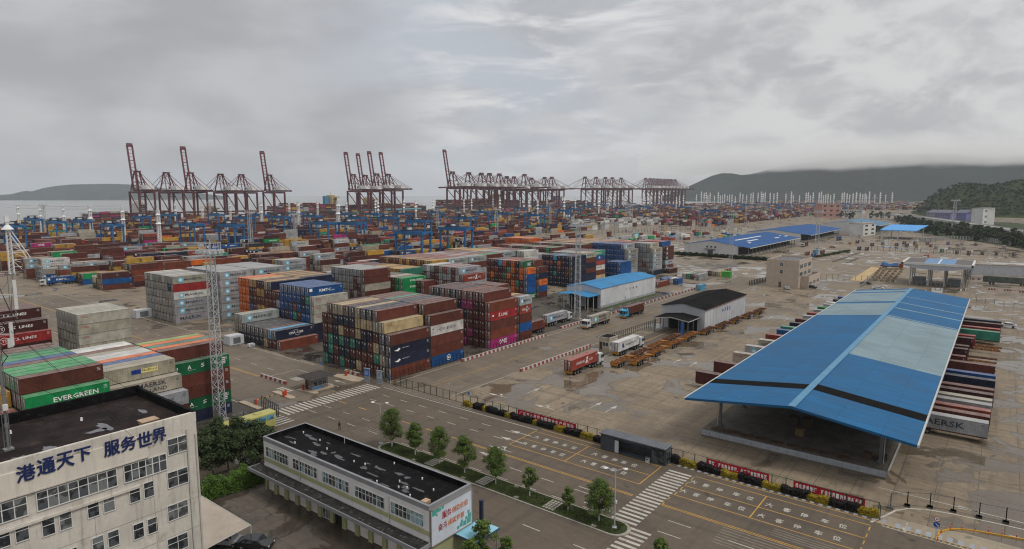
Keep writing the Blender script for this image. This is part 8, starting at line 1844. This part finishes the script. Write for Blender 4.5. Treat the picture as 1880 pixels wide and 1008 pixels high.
# ------------------------------------------------------------------ people
def person(label, x, y, rz, shirt, trousers, pose=0):
    bm_v = [(0, 0, .95), (0, 0, 1.2), (0, 0, 1.42), (0, .01, 1.52), (0, .02, 1.66), (.11, 0, .9), (.12, .05, .5), (.12, 0, .07), (.12, .14, .04), (-.11, 0, .9), (-.12, -.06, .5), (-.12, -.1, .07), (-.12, .05, .04), (.19, 0, 1.40), (.24, -.02, 1.12), (.25, .10, .88), (-.19, 0, 1.40), (-.24, 0, 1.12), (-.23, .12, .90)]
    e = [(0, 1), (1, 2), (2, 3), (3, 4), (0, 5), (5, 6), (6, 7), (7, 8), (0, 9), (9, 10), (10, 11), (11, 12), (2, 13), (13, 14), (14, 15), (2, 16), (16, 17), (17, 18)]
    rad = [.15, .15, .16, .055, .10, .09, .065, .045, .035, .09, .065, .045, .035, .06, .045, .03, .06, .045, .03]
    me = bpy.data.meshes.new('body'); me.from_pydata(bm_v, e, []); o = bpy.data.objects.new('person', me); C.objects.link(o); o.location = (x, y, 0); o.rotation_euler = (0, 0, rz)
    md = o.modifiers.new('skin', 'SKIN'); sk = me.skin_vertices[0]
    for i, r_ in enumerate(rad): sk.data[i].radius = (r_, r_ * (.75 if i < 3 else 1))
    sk.data[0].use_root = True; o.modifiers.new('sub', 'SUBSURF').levels = 1; o.modifiers['sub'].render_levels = 2
    m = bpy.data.materials.new('clothing'); m.use_nodes = True; t = m.node_tree; p_ = t.nodes['Principled BSDF']; c_ = nn(t, 'ShaderNodeTexCoord'); sp = nn(t, 'ShaderNodeSeparateXYZ'); t.links.new(c_.outputs['Object'], sp.inputs[0])
    cc = mix(t, sstep(t, sp.outputs[2], .93, .96), trousers, shirt); cc = mix(t, sstep(t, sp.outputs[2], 1.50, 1.52), cc, (.32, .19, .13)); cc = mix(t, sstep(t, sp.outputs[2], .06, .09, 1, 0), cc, (.02, .02, .02)); t.links.new(cc, p_.inputs['Base Color']); p_.inputs['Roughness'].default_value = .8; me.materials.append(m)
    tag(o, label, 'person'); w = MB(); w.cone(0, .0, 1.68, 1.80, .105, .06, 10); w.cone(0, .0, 1.60, 1.69, .10, .107, 10); w.build('hair', black_m, o); return o
person('person in dark clothes standing alone on the road behind the workshop', -95.9, 70.5, R(200), (.03, .03, .035), (.02, .02, .025))
person('person in light shirt standing behind the fence near the shed road', at(1047, 707).x, at(1047, 707).y, R(20), (.35, .33, .32), (.03, .03, .04))
# ------------------------------------------------------------------ hills
def hill(name, prof, dist0, depth, m_, label=None, rough=.06, seed=1, nx=90, ny=22, base=-6.0, front=.35, curve=1.0):
    "prof: photo silhouette (x, y) in pixels at distance dist0; the ridge runs at that distance, slopes fall to both sides"
    from mathutils import noise as mn
    xs = np.array([p[0] for p in prof], float); ys = np.array([p[1] for p in prof], float)
    V_ = []; F_ = []
    for i in range(nx + 1):
        px = xs[0] + (xs[-1] - xs[0]) * i / nx; py = float(np.interp(px, xs, ys)); d = px_dir(px, HORI); hx = Vector((d.x, d.y)).normalized(); fwdc = hx.x * -math.sin(YAW) + hx.y * math.cos(YAW)
        rng = dist0; top = CAMH + (HORI - py) / math.hypot(FPX, CYP - HORI) * rng * fwdc
        for j in range(ny + 1):
            f = j / ny; k = (f - front) / front if f < front else (f - front) / (1 - front); rr_ = rng + (f - front) * depth; sh = 1 - abs(k) ** 1.25
            z = base + (top - base) * max(0, sh); P = Vector((hx.x * rr_, hx.y * rr_, 0))
            z += rough * (top - base) * (mn.fractal(Vector((P.x, P.y, seed * 50)) / (depth * .18), 1, 2, 5) * .8) * (.25 + .75 * (1 - sh) if k > -.05 else 1) * (1 if sh > .02 else 0)
            V_.append((P.x, P.y, z))
    for i in range(nx):
        for j in range(ny): a = i * (ny + 1) + j; F_.append((a, a + ny + 1, a + ny + 2, a + 1))
    mb = MB(); mb.add(V_, F_); mb.smooth = True; o = mb.build(name, m_); return struct(o)
def green_mat(name, c1, c2, c3, sc):
    m = bpy.data.materials.new(name); m.use_nodes = True; t = m.node_tree; p = t.nodes['Principled BSDF']; g = nn(t, 'ShaderNodeNewGeometry'); v = g.outputs['Position']
    c = mix(t, sstep(t, noise(t, v, sc, 6, .65), .38, .62), c1, c2); c = mix(t, sstep(t, noise(t, v, sc * .22, 4, .6), .52, .66, 0, .8), c, c3)
    t.links.new(c, p.inputs['Base Color']); p.inputs['Roughness'].default_value = .95; p.inputs['Specular IOR Level'].default_value = .1
    b_ = nn(t, 'ShaderNodeBump'); b_.inputs['Strength'].default_value = 1.0; b_.inputs['Distance'].default_value = .25 / sc; t.links.new(noise(t, v, sc * 1.4, 5, .65), b_.inputs['Height']); t.links.new(b_.outputs[0], p.inputs['Normal']); return m
wood = green_mat('wooded_hill', (.012, .020, .006), (.030, .044, .012), (.055, .066, .020), .10)
wood2 = green_mat('wooded_mountain', (.008, .015, .012), (.015, .025, .016), (.026, .036, .020), .02)
hill('near_hill', [(1655, 396), (1672, 391), (1690, 384), (1700, 376), (1712, 363), (1730, 352), (1752, 342), (1768, 337.5), (1790, 338), (1812, 340), (1830, 339.5), (1850, 335), (1880, 331), (1920, 327), (1990, 318), (2100, 330), (2200, 360)], 1900, 900, wood, rough=.05, seed=3, nx=140, ny=36, front=.40)
hill('mountain', [(1215, 360), (1240, 352), (1262, 343), (1285, 332), (1305, 323), (1322, 318), (1340, 318), (1360, 322), (1380, 319), (1410, 311), (1450, 303), (1500, 296), (1560, 288), (1640, 282), (1720, 284), (1800, 290), (1880, 286), (1960, 292), (2080, 312), (2300, 345)], 6200, 2600, wood2, rough=.05, seed=5, nx=120, ny=26, front=.45)
isl = green_mat('island_green', (.014, .022, .016), (.022, .032, .022), (.03, .04, .025), .01)
hill('island', [(-80, 359.5), (-20, 358.5), (20, 356.5), (40, 351.5), (50, 350), (58, 351.5), (80, 345), (105, 341), (135, 338.2), (170, 337.5), (205, 337), (250, 339), (300, 345), (360, 354), (410, 359.5)], 8000, 1600, isl, rough=.04, seed=8, nx=90, ny=18, base=-12)
# trees on the near hill read as one mass
hl = bpy.data.objects['near_hill']; r = random.Random(12); L_ = MB(); vs = [v.co for v in hl.data.vertices]; ny = 36
for _ in range(7000):
    i = r.randrange(141 * 37); v = vs[i]
    if v.z < 6 or i % 37 > 20: continue
    p = v + Vector((r.uniform(-14, 14), r.uniform(-14, 14), r.uniform(-2, 0))); s0 = r.uniform(2.2, 5.0)
    for _k in range(5):
        nrm = Vector((r.uniform(-1, 1), r.uniform(-1, 1), r.uniform(.2, 1.2))).normalized(); a = nrm.orthogonal().normalized(); c = nrm.cross(a); q = p + Vector((r.uniform(-1, 1) * s0 * .6, r.uniform(-1, 1) * s0 * .6, s0 * r.uniform(.1, .9)))
        L_.add([q - a * s0 * .7, q + c * s0 * .5, q + a * s0 * .7, q - c * s0 * .5], [(0, 1, 2, 3)])
o = L_.build('hill_woodland', wood); o['kind'] = 'stuff'; tag(o, 'dense dark green woodland covering the near hill', 'woodland')
# ------------------------------------------------------------------ damp sea air
hz = MB(); hz.box(-14000, -3000, -14, 7000, 4380, 330); m = bpy.data.materials.new('haze_air'); m.use_nodes = True; t = m.node_tree; t.nodes.clear()
pv = nn(t, 'ShaderNodeVolumePrincipled'); pv.inputs['Color'].default_value = (.84, .92, 1.0, 1); pv.inputs['Density'].default_value = HAZE; pv.inputs['Anisotropy'].default_value = 0.2
ou = nn(t, 'ShaderNodeOutputMaterial'); t.links.new(pv.outputs[0], ou.inputs['Volume'])
o = hz.build('haze', m); o['kind'] = 'stuff'; tag(o, 'thin grey damp sea haze over the whole port', 'haze')
# low cloud lying on the mountain, beyond the haze
cb = MB(); c0 = px_dir(1170, HORI); c1 = px_dir(2250, HORI); P = []
for q, d_ in ((c0, 5200), (c1, 5200), (c1, 8200), (c0, 8200)): u = Vector((q.x, q.y)).normalized() * d_; P.append((u.x, max(u.y, 4420)))
cb.prism(P, 120, 640); m = bpy.data.materials.new('cloud_vapour'); m.use_nodes = True; t = m.node_tree; t.nodes.clear()
g = nn(t, 'ShaderNodeNewGeometry'); v = g.outputs['Position']; sp = nn(t, 'ShaderNodeSeparateXYZ'); t.links.new(v, sp.inputs[0])
f = noise(t, vscale(t, v, (1, 1, 1.5)), .0016, 6, .6, .3)
base_ = sstep(t, sp.outputs[2], 150, 290, -.30, .18); cap_ = sstep(t, sp.outputs[2], 320, 600, 0, -.40)
tc2 = nn(t, 'ShaderNodeTexCoord'); sg_ = nn(t, 'ShaderNodeSeparateXYZ'); t.links.new(tc2.outputs['Generated'], sg_.inputs[0])
e = mth(t, 'MULTIPLY', sstep(t, sg_.outputs[0], .04, .46), sstep(t, sg_.outputs[0], .99, .9))
e = mth(t, 'MULTIPLY', e, mth(t, 'MULTIPLY', sstep(t, sg_.outputs[1], .0, .12), sstep(t, sg_.outputs[1], 1.0, .8)))
den = mth(t, 'MULTIPLY', mth(t, 'MULTIPLY', sstep(t, mth(t, 'ADD', f, mth(t, 'ADD', base_, cap_)), .46, .70), e), CLOUD)
pv = nn(t, 'ShaderNodeVolumePrincipled'); pv.inputs['Color'].default_value = (1, 1, 1, 1); t.links.new(den, pv.inputs['Density'])
ou = nn(t, 'ShaderNodeOutputMaterial'); t.links.new(pv.outputs[0], ou.inputs['Volume']); o = cb.build('low_cloud', m); o['kind'] = 'stuff'; tag(o, 'low grey cloud lying on the mountain tops', 'cloud')
bpy.context.view_layer.update()
